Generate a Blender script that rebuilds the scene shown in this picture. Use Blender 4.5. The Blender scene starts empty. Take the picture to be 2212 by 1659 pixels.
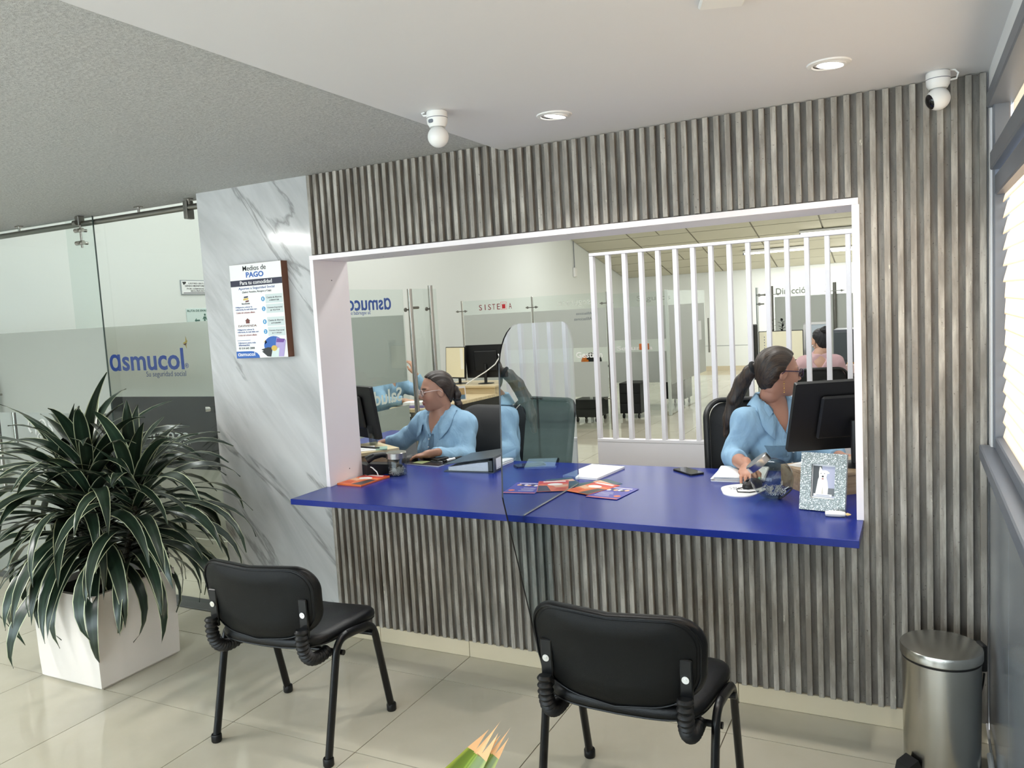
import bpy, bmesh, math, random
import numpy as np
from mathutils import Vector, Matrix

scene = bpy.context.scene
COL = scene.collection
random.seed(7)
PI = math.pi

# ------------------------------------------------------------------ camera
cam_d = bpy.data.cameras.new('camera')
cam = bpy.data.objects.new('camera', cam_d)
COL.objects.link(cam)
cam_d.sensor_width = 36.0
cam_d.lens = 27.793
cam_d.clip_start = 0.05
r_ = Vector((0.892002, 0.448523, -0.056206)); u_ = Vector((0.009456, 0.105798, 0.994343)); f_ = Vector((-0.451932, 0.887488, -0.090131))
cam.matrix_world = Matrix(((r_.x, u_.x, -f_.x, 2.55252), (r_.y, u_.y, -f_.y, -2.97057), (r_.z, u_.z, -f_.z, 1.55011), (0, 0, 0, 1)))
scene.camera = cam

# ------------------------------------------------------------------ world and colour management
world = bpy.data.worlds.new('sky'); scene.world = world
world.use_nodes = True
bg = world.node_tree.nodes['Background']
bg.inputs[0].default_value = (0.88, 0.955, 1.07, 1)
bg.inputs[1].default_value = 5.6
vs = scene.view_settings
vs.view_transform = 'Standard'; vs.look = 'None'; vs.gamma = 1.0; vs.use_curve_mapping = False
vs.exposure = 0.42
try:
    cy = scene.cycles
    cy.max_bounces = 7; cy.diffuse_bounces = 3; cy.glossy_bounces = 4; cy.transmission_bounces = 4
    cy.transparent_max_bounces = 20; cy.caustics_reflective = False; cy.caustics_refractive = False
    cy.sample_clamp_indirect = 6.0; cy.use_denoising = True
except Exception:
    pass

# ------------------------------------------------------------------ materials
MATS = {}
def new_mat(name):
    m = bpy.data.materials.new(name); m.use_nodes = True
    MATS[name] = m
    nt = m.node_tree
    return m, nt, nt.nodes['Principled BSDF']
def srgb(r, g, b):
    f = lambda c: (c / 255 / 12.92) if c / 255 <= 0.04045 else ((c / 255 + 0.055) / 1.055) ** 2.4
    return (f(r), f(g), f(b), 1)
def M(name, rgb=(200, 200, 200), rough=0.5, metal=0.0, spec=0.5, emit=0.0, coat=0.0, alpha=1.0, bump=0.0, bscale=60, var=0.0, vscale=4.0, sheen=0.0, sub=0.0):
    """plain principled material with optional noise relief and mottling"""
    if name in MATS: return MATS[name]
    m, nt, b = new_mat(name)
    c = srgb(*rgb)
    b.inputs['Base Color'].default_value = c
    b.inputs['Roughness'].default_value = rough
    b.inputs['Metallic'].default_value = metal
    b.inputs['Specular IOR Level'].default_value = spec
    b.inputs['Coat Weight'].default_value = coat
    b.inputs['Alpha'].default_value = alpha
    if sheen: b.inputs['Sheen Weight'].default_value = sheen
    if sub:
        b.inputs['Subsurface Weight'].default_value = sub; b.inputs['Subsurface Radius'].default_value = (0.012, 0.005, 0.003)
    if emit:
        b.inputs['Emission Color'].default_value = c; b.inputs['Emission Strength'].default_value = emit
    if bump or var:
        tc = nt.nodes.new('ShaderNodeTexCoord')
        n = nt.nodes.new('ShaderNodeTexNoise'); n.inputs['Scale'].default_value = bscale if bump else vscale
        n.inputs['Detail'].default_value = 4
        nt.links.new(tc.outputs['Object'], n.inputs['Vector'])
        if bump:
            bp = nt.nodes.new('ShaderNodeBump'); bp.inputs['Strength'].default_value = bump; bp.inputs['Distance'].default_value = 0.005
            nt.links.new(n.outputs['Fac'], bp.inputs['Height']); nt.links.new(bp.outputs['Normal'], b.inputs['Normal'])
        if var:
            n2 = nt.nodes.new('ShaderNodeTexNoise'); n2.inputs['Scale'].default_value = vscale; n2.inputs['Detail'].default_value = 5
            nt.links.new(tc.outputs['Object'], n2.inputs['Vector'])
            mx = nt.nodes.new('ShaderNodeMix'); mx.data_type = 'RGBA'
            mx.inputs[6].default_value = tuple(x * (1 - var) for x in c[:3]) + (1,)
            mx.inputs[7].default_value = tuple(min(1, x * (1 + var)) for x in c[:3]) + (1,)
            nt.links.new(n2.outputs['Fac'], mx.inputs[0]); nt.links.new(mx.outputs[2], b.inputs['Base Color'])
    return m
def ramp(nt, stops):
    r = nt.nodes.new('ShaderNodeValToRGB'); e = r.color_ramp.elements
    while len(e) < len(stops): e.new(0.5)
    for i, (p, c) in enumerate(stops):
        e[i].position = p; e[i].color = c
    return r
def noise(nt, vec, scale, detail=4, rough=0.5, dist=0.0):
    n = nt.nodes.new('ShaderNodeTexNoise'); n.inputs['Scale'].default_value = scale; n.inputs['Detail'].default_value = detail
    n.inputs['Roughness'].default_value = rough; n.inputs['Distortion'].default_value = dist
    nt.links.new(vec, n.inputs['Vector']); return n
def mapping(nt, sc, out='Object'):
    tc = nt.nodes.new('ShaderNodeTexCoord'); mp = nt.nodes.new('ShaderNodeMapping'); mp.inputs['Scale'].default_value = sc
    nt.links.new(tc.outputs[out], mp.inputs['Vector']); return mp
def mixc(nt, a, b, fac, mode='MIX'):
    mx = nt.nodes.new('ShaderNodeMix'); mx.data_type = 'RGBA'; mx.blend_type = mode
    for sock, v in ((6, a), (7, b)):
        if isinstance(v, tuple): mx.inputs[sock].default_value = v
        else: nt.links.new(v, mx.inputs[sock])
    if isinstance(fac, float): mx.inputs[0].default_value = fac
    else: nt.links.new(fac, mx.inputs[0])
    return mx.outputs[2]

def weathered_wood():
    m, nt, b = new_mat('weathered_wood')
    mp = mapping(nt, (1, 1, 1))
    oi = nt.nodes.new('ShaderNodeObjectInfo')
    ad = nt.nodes.new('ShaderNodeVectorMath'); ad.operation = 'MULTIPLY_ADD'
    cmb = nt.nodes.new('ShaderNodeCombineXYZ')
    nt.links.new(oi.outputs['Random'], cmb.inputs[0]); nt.links.new(oi.outputs['Random'], cmb.inputs[2])
    nt.links.new(cmb.outputs[0], ad.inputs[0]); ad.inputs[1].default_value = (37, 0, 53); nt.links.new(mp.outputs[0], ad.inputs[2])
    st = nt.nodes.new('ShaderNodeMapping'); st.inputs['Scale'].default_value = (1, 1, 0.09); nt.links.new(ad.outputs[0], st.inputs['Vector'])
    grain = noise(nt, st.outputs[0], 60, 6, 0.65)
    base = ramp(nt, [(0.28, srgb(122, 116, 108)), (0.5, srgb(172, 166, 156)), (0.72, srgb(194, 188, 178))])
    nt.links.new(grain.outputs['Fac'], base.inputs[0])
    st2 = nt.nodes.new('ShaderNodeMapping'); st2.inputs['Scale'].default_value = (1, 1, 0.22); nt.links.new(ad.outputs[0], st2.inputs['Vector'])
    blot = noise(nt, st2.outputs[0], 16, 5, 0.6)
    bl = ramp(nt, [(0.40, (0, 0, 0, 1)), (0.62, (1, 1, 1, 1))]); nt.links.new(blot.outputs['Fac'], bl.inputs[0])
    c1 = mixc(nt, srgb(128, 121, 112), base.outputs[0], bl.outputs[0])
    spots = noise(nt, ad.outputs[0], 120, 4, 0.7)
    sp = ramp(nt, [(0.30, (1, 1, 1, 1)), (0.36, (0, 0, 0, 1))]); nt.links.new(spots.outputs['Fac'], sp.inputs[0])
    c2 = mixc(nt, c1, srgb(84, 76, 68), sp.outputs[0])
    st3 = nt.nodes.new('ShaderNodeMapping'); st3.inputs['Scale'].default_value = (1, 1, 0.35); nt.links.new(ad.outputs[0], st3.inputs['Vector'])
    fl = noise(nt, st3.outputs[0], 34, 6, 0.7)
    fr = ramp(nt, [(0.69, (0, 0, 0, 1)), (0.72, (1, 1, 1, 1))]); nt.links.new(fl.outputs['Fac'], fr.inputs[0])
    c3 = mixc(nt, c2, srgb(196, 190, 176), fr.outputs[0])
    nt.links.new(c3, b.inputs['Base Color'])
    b.inputs['Roughness'].default_value = 0.48
    bp = nt.nodes.new('ShaderNodeBump'); bp.inputs['Strength'].default_value = 0.25; bp.inputs['Distance'].default_value = 0.002
    nt.links.new(grain.outputs['Fac'], bp.inputs['Height']); nt.links.new(bp.outputs['Normal'], b.inputs['Normal'])
    return m
def marble():
    m, nt, b = new_mat('marble')
    mp = mapping(nt, (1, 1, 1)); mp.inputs['Rotation'].default_value = (0, math.radians(-52), 0)
    st = nt.nodes.new('ShaderNodeMapping'); st.inputs['Scale'].default_value = (0.45, 1, 2.1); nt.links.new(mp.outputs[0], st.inputs['Vector'])
    def vein(scale, dist, w, seed):
        of = nt.nodes.new('ShaderNodeMapping'); of.inputs['Location'].default_value = (seed, seed * 2, seed * 3); nt.links.new(st.outputs[0], of.inputs['Vector'])
        n = noise(nt, of.outputs[0], scale, 7, 0.55, dist)
        s = nt.nodes.new('ShaderNodeMath'); s.operation = 'SUBTRACT'; nt.links.new(n.outputs['Fac'], s.inputs[0]); s.inputs[1].default_value = 0.5
        a = nt.nodes.new('ShaderNodeMath'); a.operation = 'ABSOLUTE'; nt.links.new(s.outputs[0], a.inputs[0])
        r = ramp(nt, [(0.0, (1, 1, 1, 1)), (w, (0, 0, 0, 1))]); nt.links.new(a.outputs[0], r.inputs[0])
        return r.outputs[0]
    soft = noise(nt, st.outputs[0], 2.0, 5, 0.6, 0.6)
    sr = ramp(nt, [(0.35, srgb(176, 176, 175)), (0.65, srgb(204, 204, 203))]); nt.links.new(soft.outputs['Fac'], sr.inputs[0])
    mask = noise(nt, mp.outputs[0], 1.6, 3); mr = ramp(nt, [(0.42, (0, 0, 0, 1)), (0.6, (1, 1, 1, 1))]); nt.links.new(mask.outputs['Fac'], mr.inputs[0])
    v1 = vein(1.5, 0.5, 0.018, 3.1); v2 = vein(2.3, 0.8, 0.05, 7.7)
    m1 = nt.nodes.new('ShaderNodeMath'); m1.operation = 'MULTIPLY'; nt.links.new(v1, m1.inputs[0]); m1.inputs[1].default_value = 0.62
    c = mixc(nt, sr.outputs[0], srgb(112, 110, 107), m1.outputs[0])
    m2 = nt.nodes.new('ShaderNodeMath'); m2.operation = 'MULTIPLY'; nt.links.new(v2, m2.inputs[0]); nt.links.new(mr.outputs[0], m2.inputs[1])
    m3 = nt.nodes.new('ShaderNodeMath'); m3.operation = 'MULTIPLY'; nt.links.new(m2.outputs[0], m3.inputs[0]); m3.inputs[1].default_value = 0.2
    c = mixc(nt, c, srgb(132, 129, 125), m3.outputs[0])
    nt.links.new(c, b.inputs['Base Color']); b.inputs['Roughness'].default_value = 0.12
    return m
def floor_tile():
    m, nt, b = new_mat('floor_tile')
    tc = nt.nodes.new('ShaderNodeTexCoord'); oi = nt.nodes.new('ShaderNodeObjectInfo')
    gp = nt.nodes.new('ShaderNodeNewGeometry')
    n = noise(nt, gp.outputs['Position'], 2.2, 5, 0.6)
    r = ramp(nt, [(0.3, srgb(188, 182, 162)), (0.7, srgb(200, 194, 176))]); nt.links.new(n.outputs['Fac'], r.inputs[0])
    hs = nt.nodes.new('ShaderNodeHueSaturation'); nt.links.new(r.outputs[0], hs.inputs['Color'])
    mt = nt.nodes.new('ShaderNodeMath'); mt.operation = 'MULTIPLY_ADD'; nt.links.new(oi.outputs['Random'], mt.inputs[0]); mt.inputs[1].default_value = 0.05; mt.inputs[2].default_value = 0.97
    nt.links.new(mt.outputs[0], hs.inputs['Value']); nt.links.new(hs.outputs[0], b.inputs['Base Color'])
    b.inputs['Roughness'].default_value = 0.06; b.inputs['IOR'].default_value = 1.5
    return m
def popcorn():
    m, nt, b = new_mat('popcorn_plaster')
    mp = mapping(nt, (1, 1, 1))
    n = noise(nt, mp.outputs[0], 90, 5, 0.75)
    r = ramp(nt, [(0.38, srgb(196, 195, 191)), (0.62, srgb(222, 221, 217))]); nt.links.new(n.outputs['Fac'], r.inputs[0])
    nt.links.new(r.outputs[0], b.inputs['Base Color']); b.inputs['Roughness'].default_value = 0.7
    bp = nt.nodes.new('ShaderNodeBump'); bp.inputs['Strength'].default_value = 1.0; bp.inputs['Distance'].default_value = 0.012
    nt.links.new(n.outputs['Fac'], bp.inputs['Height']); nt.links.new(bp.outputs['Normal'], b.inputs['Normal'])
    return m
def clear_glass(name, tint=(235, 245, 240), refl=None, rough=0.0):
    """thin pane: transparent + fresnel mirror"""
    if name in MATS: return MATS[name]
    m = bpy.data.materials.new(name); m.use_nodes = True; MATS[name] = m
    nt = m.node_tree; nt.nodes.clear()
    out = nt.nodes.new('ShaderNodeOutputMaterial'); mx = nt.nodes.new('ShaderNodeMixShader')
    tr = nt.nodes.new('ShaderNodeBsdfTransparent'); tr.inputs[0].default_value = srgb(*tint)
    gl = nt.nodes.new('ShaderNodeBsdfGlossy'); gl.inputs[0].default_value = (0.95, 0.97, 0.97, 1); gl.inputs['Roughness'].default_value = rough
    gm = nt.nodes.new('ShaderNodeNewGeometry'); ml = nt.nodes.new('ShaderNodeMath'); ml.operation = 'MULTIPLY'; ml.use_clamp = True
    iv = nt.nodes.new('ShaderNodeMath'); iv.operation = 'MULTIPLY_ADD'; nt.links.new(gm.outputs['Backfacing'], iv.inputs[0])
    if refl is None:
        fr = nt.nodes.new('ShaderNodeFresnel'); fr.inputs[0].default_value = 1.45; nt.links.new(fr.outputs[0], ml.inputs[0])
        iv.inputs[1].default_value = -0.85; iv.inputs[2].default_value = 0.85
    else:
        ml.inputs[0].default_value = refl; iv.inputs[1].default_value = -1.0; iv.inputs[2].default_value = 1.0
    nt.links.new(iv.outputs[0], ml.inputs[1]); nt.links.new(ml.outputs[0], mx.inputs[0])
    nt.links.new(tr.outputs[0], mx.inputs[1]); nt.links.new(gl.outputs[0], mx.inputs[2]); nt.links.new(mx.outputs[0], out.inputs[0])
    return m
def film(name, rgb, opacity=0.85, rough=0.35, transl=0.3):
    """frosted vinyl film: mostly diffuse, lets some light and a hint of what is behind through"""
    m = bpy.data.materials.new(name); m.use_nodes = True; MATS[name] = m
    nt = m.node_tree; nt.nodes.clear()
    out = nt.nodes.new('ShaderNodeOutputMaterial')
    d = nt.nodes.new('ShaderNodeBsdfPrincipled'); d.inputs['Base Color'].default_value = srgb(*rgb); d.inputs['Roughness'].default_value = rough
    t = nt.nodes.new('ShaderNodeBsdfTranslucent'); t.inputs[0].default_value = srgb(*rgb)
    tr = nt.nodes.new('ShaderNodeBsdfTransparent')
    m1 = nt.nodes.new('ShaderNodeMixShader'); m1.inputs[0].default_value = transl
    nt.links.new(d.outputs[0], m1.inputs[1]); nt.links.new(t.outputs[0], m1.inputs[2])
    m2 = nt.nodes.new('ShaderNodeMixShader'); m2.inputs[0].default_value = opacity
    nt.links.new(tr.outputs[0], m2.inputs[1]); nt.links.new(m1.outputs[0], m2.inputs[2]); nt.links.new(m2.outputs[0], out.inputs[0])
    return m
def grain_wood(name, a, bb, rough=0.4, axis=0, scale=9):
    m, nt, b = new_mat(name)
    sc = [1, 1, 1]; sc[axis] = 0.06
    mp = mapping(nt, (sc[0], sc[1], sc[2]))
    n = noise(nt, mp.outputs[0], scale * 4, 5, 0.6, 0.4)
    r = ramp(nt, [(0.35, srgb(*a)), (0.65, srgb(*bb))]); nt.links.new(n.outputs['Fac'], r.inputs[0])
    nt.links.new(r.outputs[0], b.inputs['Base Color']); b.inputs['Roughness'].default_value = rough
    return m
def glitter():
    m, nt, b = new_mat('silver_glitter')
    mp = mapping(nt, (1, 1, 1))
    v = nt.nodes.new('ShaderNodeTexVoronoi'); v.inputs['Scale'].default_value = 420; nt.links.new(mp.outputs[0], v.inputs['Vector'])
    r = ramp(nt, [(0.0, srgb(104, 110, 108)), (0.8, srgb(146, 152, 149)), (0.95, srgb(250, 250, 250))])
    sep = nt.nodes.new('ShaderNodeSeparateColor'); nt.links.new(v.outputs['Color'], sep.inputs[0]); nt.links.new(sep.outputs[0], r.inputs[0])
    nt.links.new(r.outputs[0], b.inputs['Base Color'])
    b.inputs['Metallic'].default_value = 0.5; b.inputs['Roughness'].default_value = 0.35
    bp = nt.nodes.new('ShaderNodeBump'); bp.inputs['Strength'].default_value = 0.8; bp.inputs['Distance'].default_value = 0.002
    nt.links.new(sep.outputs[1], bp.inputs['Height']); nt.links.new(bp.outputs['Normal'], b.inputs['Normal'])
    return m
def hair_mat(name, dark, light):
    m, nt, b = new_mat(name)
    a = nt.nodes.new('ShaderNodeAttribute'); a.attribute_name = 'flow'
    mp = nt.nodes.new('ShaderNodeMapping'); mp.inputs['Scale'].default_value = (1, 1, 0.06); nt.links.new(a.outputs['Vector'], mp.inputs['Vector'])
    n = noise(nt, mp.outputs[0], 120, 4, 0.6)
    r = ramp(nt, [(0.35, srgb(*dark)), (0.7, srgb(*light))]); nt.links.new(n.outputs['Fac'], r.inputs[0])
    nt.links.new(r.outputs[0], b.inputs['Base Color']); b.inputs['Roughness'].default_value = 0.42
    bp = nt.nodes.new('ShaderNodeBump'); bp.inputs['Strength'].default_value = 0.7; bp.inputs['Distance'].default_value = 0.004
    nt.links.new(n.outputs['Fac'], bp.inputs['Height']); nt.links.new(bp.outputs['Normal'], b.inputs['Normal'])
    return m
def vcol_mat(name, rough=0.5, sub=0.0):
    m, nt, b = new_mat(name)
    a = nt.nodes.new('ShaderNodeAttribute'); a.attribute_name = 'tone'
    nt.links.new(a.outputs['Color'], b.inputs['Base Color']); b.inputs['Roughness'].default_value = rough
    return m
def leaf_mat(name, mid, edge, w0=0.72, w1=0.86):
    """leaf blade: striped along its length by the 'u' coordinate stored across the blade"""
    m, nt, b = new_mat(name)
    a = nt.nodes.new('ShaderNodeAttribute'); a.attribute_name = 'across'
    r = ramp(nt, [(0.0, srgb(*mid)), (0.08, srgb(*[min(255, int(c * 1.25 + 6)) for c in mid])), (0.16, srgb(*mid)), (w0, srgb(*[int(c * 0.9) for c in mid])), (w1, srgb(*edge)), (0.985, srgb(*edge)), (1.0, srgb(*mid))])
    nt.links.new(a.outputs['Fac'], r.inputs[0])
    oi = nt.nodes.new('ShaderNodeObjectInfo'); hs = nt.nodes.new('ShaderNodeHueSaturation')
    mt = nt.nodes.new('ShaderNodeMath'); mt.operation = 'MULTIPLY_ADD'; nt.links.new(oi.outputs['Random'], mt.inputs[0]); mt.inputs[1].default_value = 0.5; mt.inputs[2].default_value = 0.75
    nt.links.new(mt.outputs[0], hs.inputs['Value']); nt.links.new(r.outputs[0], hs.inputs['Color'])
    nt.links.new(hs.outputs[0], b.inputs['Base Color']); b.inputs['Roughness'].default_value = 0.32
    return m

WOOD = weathered_wood(); WOODD = WOOD.copy(); WOODD.name = 'weathered_wood_dark'; MARBLE = marble(); TILE = floor_tile(); POP = popcorn()
WHITE = M('wall_paint', (228, 228, 227), 0.6)
CEIL = M('smooth_plaster', (222, 221, 222), 0.65)
OFFW = M('office_wall_paint', (222, 225, 221), 0.6)
GROUT = M('grout', (92, 82, 68), 0.8)
BASEB = M('baseboard_tile', (206, 194, 168), 0.12, var=0.05, vscale=3)
FRAMEW = M('white_laminate', (242, 234, 235), 0.35)
SLATW = M('white_lacquer', (232, 228, 232), 0.4)
BLUE = M('blue_laminate', (17, 38, 124), 0.26, spec=0.4, bump=0.03, bscale=900)
BLACK = M('black_plastic', (14, 14, 16), 0.45, bump=0.05, bscale=300)
LEATHER = M('black_leatherette', (7, 8, 10), 0.40, spec=0.3, bump=0.12, bscale=220)
BLKMETAL = M('black_painted_metal', (7, 7, 9), 0.3, spec=0.4)
RUBBER = M('black_rubber', (14, 14, 15), 0.42, spec=0.35)
STEEL = M('brushed_steel', (176, 172, 166), 0.27, metal=1.0)
DSTEEL = M('dull_steel', (130, 128, 122), 0.38, metal=1.0, var=0.12, vscale=9)
CHROME = M('chrome', (225, 225, 225), 0.08, metal=1.0)
GREYMET = M('grey_painted_metal', (104, 109, 117), 0.4)
GREYTILE = M('grey_wall_tile', (136, 143, 150), 0.12, var=0.06, vscale=2.5)
GLASS = clear_glass('clear_glass', (246, 250, 248))
GLASSG = clear_glass('green_edge_glass', (248, 251, 250))
MIRG = clear_glass('reflective_divider_glass', (205, 224, 232), refl=0.7)
FROST = film('frosted_film', (200, 203, 198), 0.9)
FROSTG = film('grey_frosted_film', (176, 180, 172), 0.86)
FROSTL = film('light_frosted_film', (222, 226, 222), 0.8)
PAPER = M('paper_white', (240, 240, 240), 0.6)
WPLAS = M('white_plastic', (232, 231, 228), 0.35)
INK = M('ink_black', (20, 20, 28), 0.6)
BLUEINK = M('ink_blue', (38, 82, 190), 0.6)
CREAM = M('cream_panel', (214, 208, 196), 0.5)
CHAR = M('charcoal_panel', (24, 25, 29), 0.45)
LIGHTWOOD = grain_wood('light_maple', (196, 176, 138), (216, 200, 164), 0.35)
OAK = grain_wood('oak_veneer', (150, 126, 100), (184, 160, 130), 0.4)
SKIN1 = vcol_mat('skin', 0.48)
def cotton(name, rgb):
    m, nt, b = new_mat(name)
    b.inputs['Base Color'].default_value = srgb(*rgb); b.inputs['Roughness'].default_value = 0.85; b.inputs['Specular IOR Level'].default_value = 0.2
    mp = mapping(nt, (1, 1, 0.55)); n1 = noise(nt, mp.outputs[0], 13, 3, 0.5, 1.2); n2 = noise(nt, mp.outputs[0], 420, 2)
    mp2 = mapping(nt, (1, 1, 0.3)); mp2.inputs['Rotation'].default_value = (0.5, 0.6, 0.3); n3 = noise(nt, mp2.outputs[0], 26, 2, 0.5, 0.8)
    prev = None
    for nd, st, ds in ((n1, 0.55, 0.02), (n3, 0.22, 0.008), (n2, 0.12, 0.002)):
        bp = nt.nodes.new('ShaderNodeBump'); bp.inputs['Strength'].default_value = st; bp.inputs['Distance'].default_value = ds
        nt.links.new(nd.outputs['Fac'], bp.inputs['Height'])
        if prev: nt.links.new(prev.outputs['Normal'], bp.inputs['Normal'])
        prev = bp
    nt.links.new(prev.outputs['Normal'], b.inputs['Normal'])
    return m
SHIRT = cotton('light_blue_cotton', (146, 180, 206))

# ------------------------------------------------------------------ builders
def tag(o, label=None, cat=None, group=None, kind=None):
    if label: o['label'] = label
    if cat: o['category'] = cat
    if group: o['group'] = group
    if kind: o['kind'] = kind
    return o
def empty(name, loc=(0, 0, 0), rz=0.0, label=None, cat=None, group=None, parent=None):
    o = bpy.data.objects.new(name, None); COL.objects.link(o); o.empty_display_size = 0.05
    o.location = loc; o.rotation_euler = (0, 0, rz)
    if parent: o.parent = parent
    return tag(o, label, cat, group)
def link(name, me, mat=None, parent=None, smooth=None, loc=None):
    o = bpy.data.objects.new(name, me); COL.objects.link(o)
    if mat is not None:
        for mm in (mat if isinstance(mat, (list, tuple)) else [mat]): me.materials.append(mm)
    if smooth is not None:
        for p in me.polygons: p.use_smooth = smooth
    if parent: o.parent = parent
    if loc: o.location = loc
    return o
class MB:
    """collects shapes into one mesh"""
    def __init__(self): self.bm = bmesh.new(); self.mi = 0
    def _mark(self, faces):
        for f in faces: f.material_index = self.mi
    def box(self, x0, x1, y0, y1, z0, z1, b=0.0, seg=1, mtx=None):
        r = bmesh.ops.create_cube(self.bm, size=1.0)
        vs_ = r['verts']
        for v in vs_:
            v.co = Vector(((x0 + x1) / 2 + v.co.x * (x1 - x0), (y0 + y1) / 2 + v.co.y * (y1 - y0), (z0 + z1) / 2 + v.co.z * (z1 - z0)))
        fs = list({f for v in vs_ for f in v.link_faces}); self._mark(fs)
        if b > 0:
            es = list({e for v in vs_ for e in v.link_edges})
            rr = bmesh.ops.bevel(self.bm, geom=es, offset=b, segments=seg, affect='EDGES', profile=0.5)
            self._mark(rr['faces']); vs_ = list({v for f in rr['faces'] for v in f.verts} | {v for v in vs_ if v.is_valid})
        if mtx is not None:
            for v in vs_: v.co = mtx @ v.co
        return self
    def cone(self, p0, p1, r0, r1, n=16, caps=True):
        p0 = Vector(p0); p1 = Vector(p1); d = (p1 - p0).normalized()
        a = d.orthogonal().normalized(); b = d.cross(a)
        A = [self.bm.verts.new(p0 + r0 * (math.cos(2 * PI * i / n) * a + math.sin(2 * PI * i / n) * b)) for i in range(n)]
        B = [self.bm.verts.new(p1 + r1 * (math.cos(2 * PI * i / n) * a + math.sin(2 * PI * i / n) * b)) for i in range(n)]
        fs = [self.bm.faces.new((A[i], A[(i + 1) % n], B[(i + 1) % n], B[i])) for i in range(n)]
        if caps:
            fs.append(self.bm.faces.new(A[::-1])); fs.append(self.bm.faces.new(B))
        self._mark(fs); return self
    def cyl(self, p0, p1, r, n=16): return self.cone(p0, p1, r, r, n)
    def tube(self, pts, r, n=8, closed=False, rs=None, flat=1.0, up=None):
        pts = [Vector(p) for p in pts]; k = len(pts); rings = []; prev = None
        for i, p in enumerate(pts):
            if closed: d = pts[(i + 1) % k] - pts[i - 1]
            else: d = (pts[min(i + 1, k - 1)] - pts[max(i - 1, 0)])
            d.normalize()
            if prev is None:
                a = (Vector(up) - d * d.dot(Vector(up))).normalized() if up else d.orthogonal().normalized()
            else:
                a = prev - d * prev.dot(d); a = a.normalized() if a.length > 1e-6 else d.orthogonal().normalized()
            prev = a; b = d.cross(a); rr = rs[i] if rs else r
            rings.append([self.bm.verts.new(p + rr * (math.cos(2 * PI * j / n) * a + flat * math.sin(2 * PI * j / n) * b)) for j in range(n)])
        fs = []
        for i in range(k if closed else k - 1):
            A, B = rings[i], rings[(i + 1) % k]
            for j in range(n): fs.append(self.bm.faces.new((A[j], A[(j + 1) % n], B[(j + 1) % n], B[j])))
        if not closed:
            fs.append(self.bm.faces.new(rings[0][::-1])); fs.append(self.bm.faces.new(rings[-1]))
        self._mark(fs); return self
    def lathe(self, prof, n=32, c=(0, 0, 0), mtx=None, cap=True):
        rings = []
        for (r, z) in prof:
            rings.append([self.bm.verts.new((c[0] + r * math.cos(2 * PI * j / n), c[1] + r * math.sin(2 * PI * j / n), c[2] + z)) for j in range(n)])
        fs = []
        for A, B in zip(rings[:-1], rings[1:]):
            for j in range(n): fs.append(self.bm.faces.new((A[j], A[(j + 1) % n], B[(j + 1) % n], B[j])))
        if cap:
            fs.append(self.bm.faces.new(rings[0][::-1])); fs.append(self.bm.faces.new(rings[-1]))
        self._mark(fs)
        if mtx is not None:
            for R in rings:
                for v in R: v.co = mtx @ v.co
        return self
    def sphere(self, c, r, seg=20, rings=12, s=(1, 1, 1), mtx=None):
        rr = bmesh.ops.create_uvsphere(self.bm, u_segments=seg, v_segments=rings, radius=1.0)
        for v in rr['verts']:
            v.co = Vector((c[0] + v.co.x * r * s[0], c[1] + v.co.y * r * s[1], c[2] + v.co.z * r * s[2]))
            if mtx is not None: v.co = mtx @ v.co
        self._mark({f for v in rr['verts'] for f in v.link_faces}); return self
    def prism(self, poly, depth, mtx=None, holes=None):
        """2D polygon in xy extruded along +z by depth"""
        A = [self.bm.verts.new((p[0], p[1], 0)) for p in poly]; B = [self.bm.verts.new((p[0], p[1], depth)) for p in poly]
        n = len(poly); fs = [self.bm.faces.new((A[i], A[(i + 1) % n], B[(i + 1) % n], B[i])) for i in range(n)]
        fs.append(self.bm.faces.new(A[::-1])); fs.append(self.bm.faces.new(B)); self._mark(fs)
        if mtx is not None:
            for v in A + B: v.co = mtx @ v.co
        return self
    def quad(self, a, b, c, d):
        f = self.bm.faces.new([self.bm.verts.new(p) for p in (a, b, c, d)]); self._mark([f]); return self
    def mesh(self, name='m', smooth=False, angle=None):
        bmesh.ops.recalc_face_normals(self.bm, faces=self.bm.faces)
        me = bpy.data.meshes.new(name); self.bm.to_mesh(me); self.bm.free()
        if smooth:
            for p in me.polygons: p.use_smooth = True
            if angle is not None:
                try: me.set_sharp_from_angle(angle=math.radians(angle))
                except Exception: pass
        return me
    def build(self, name, mat, parent=None, smooth=False, angle=35, loc=None):
        return link(name, self.mesh(name, smooth, angle if smooth else None), mat, parent, None, loc)
def rrect(w, h, r, n=6, cx=0, cy=0):
    pts = []
    for (sx, sy, a0) in ((1, 1, 0), (-1, 1, 90), (-1, -1, 180), (1, -1, 270)):
        for i in range(n + 1):
            a = math.radians(a0 + 90 * i / n)
            pts.append((cx + sx * (w / 2 - r) + r * math.cos(a), cy + sy * (h / 2 - r) + r * math.sin(a)))
    return pts
def basis(o, x, y, z=None):
    x = Vector(x); y = Vector(y); z = Vector(z) if z else x.cross(y)
    return Matrix(((x.x, y.x, z.x, o[0]), (x.y, y.y, z.y, o[1]), (x.z, y.z, z.z, o[2]), (0, 0, 0, 1)))
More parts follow.
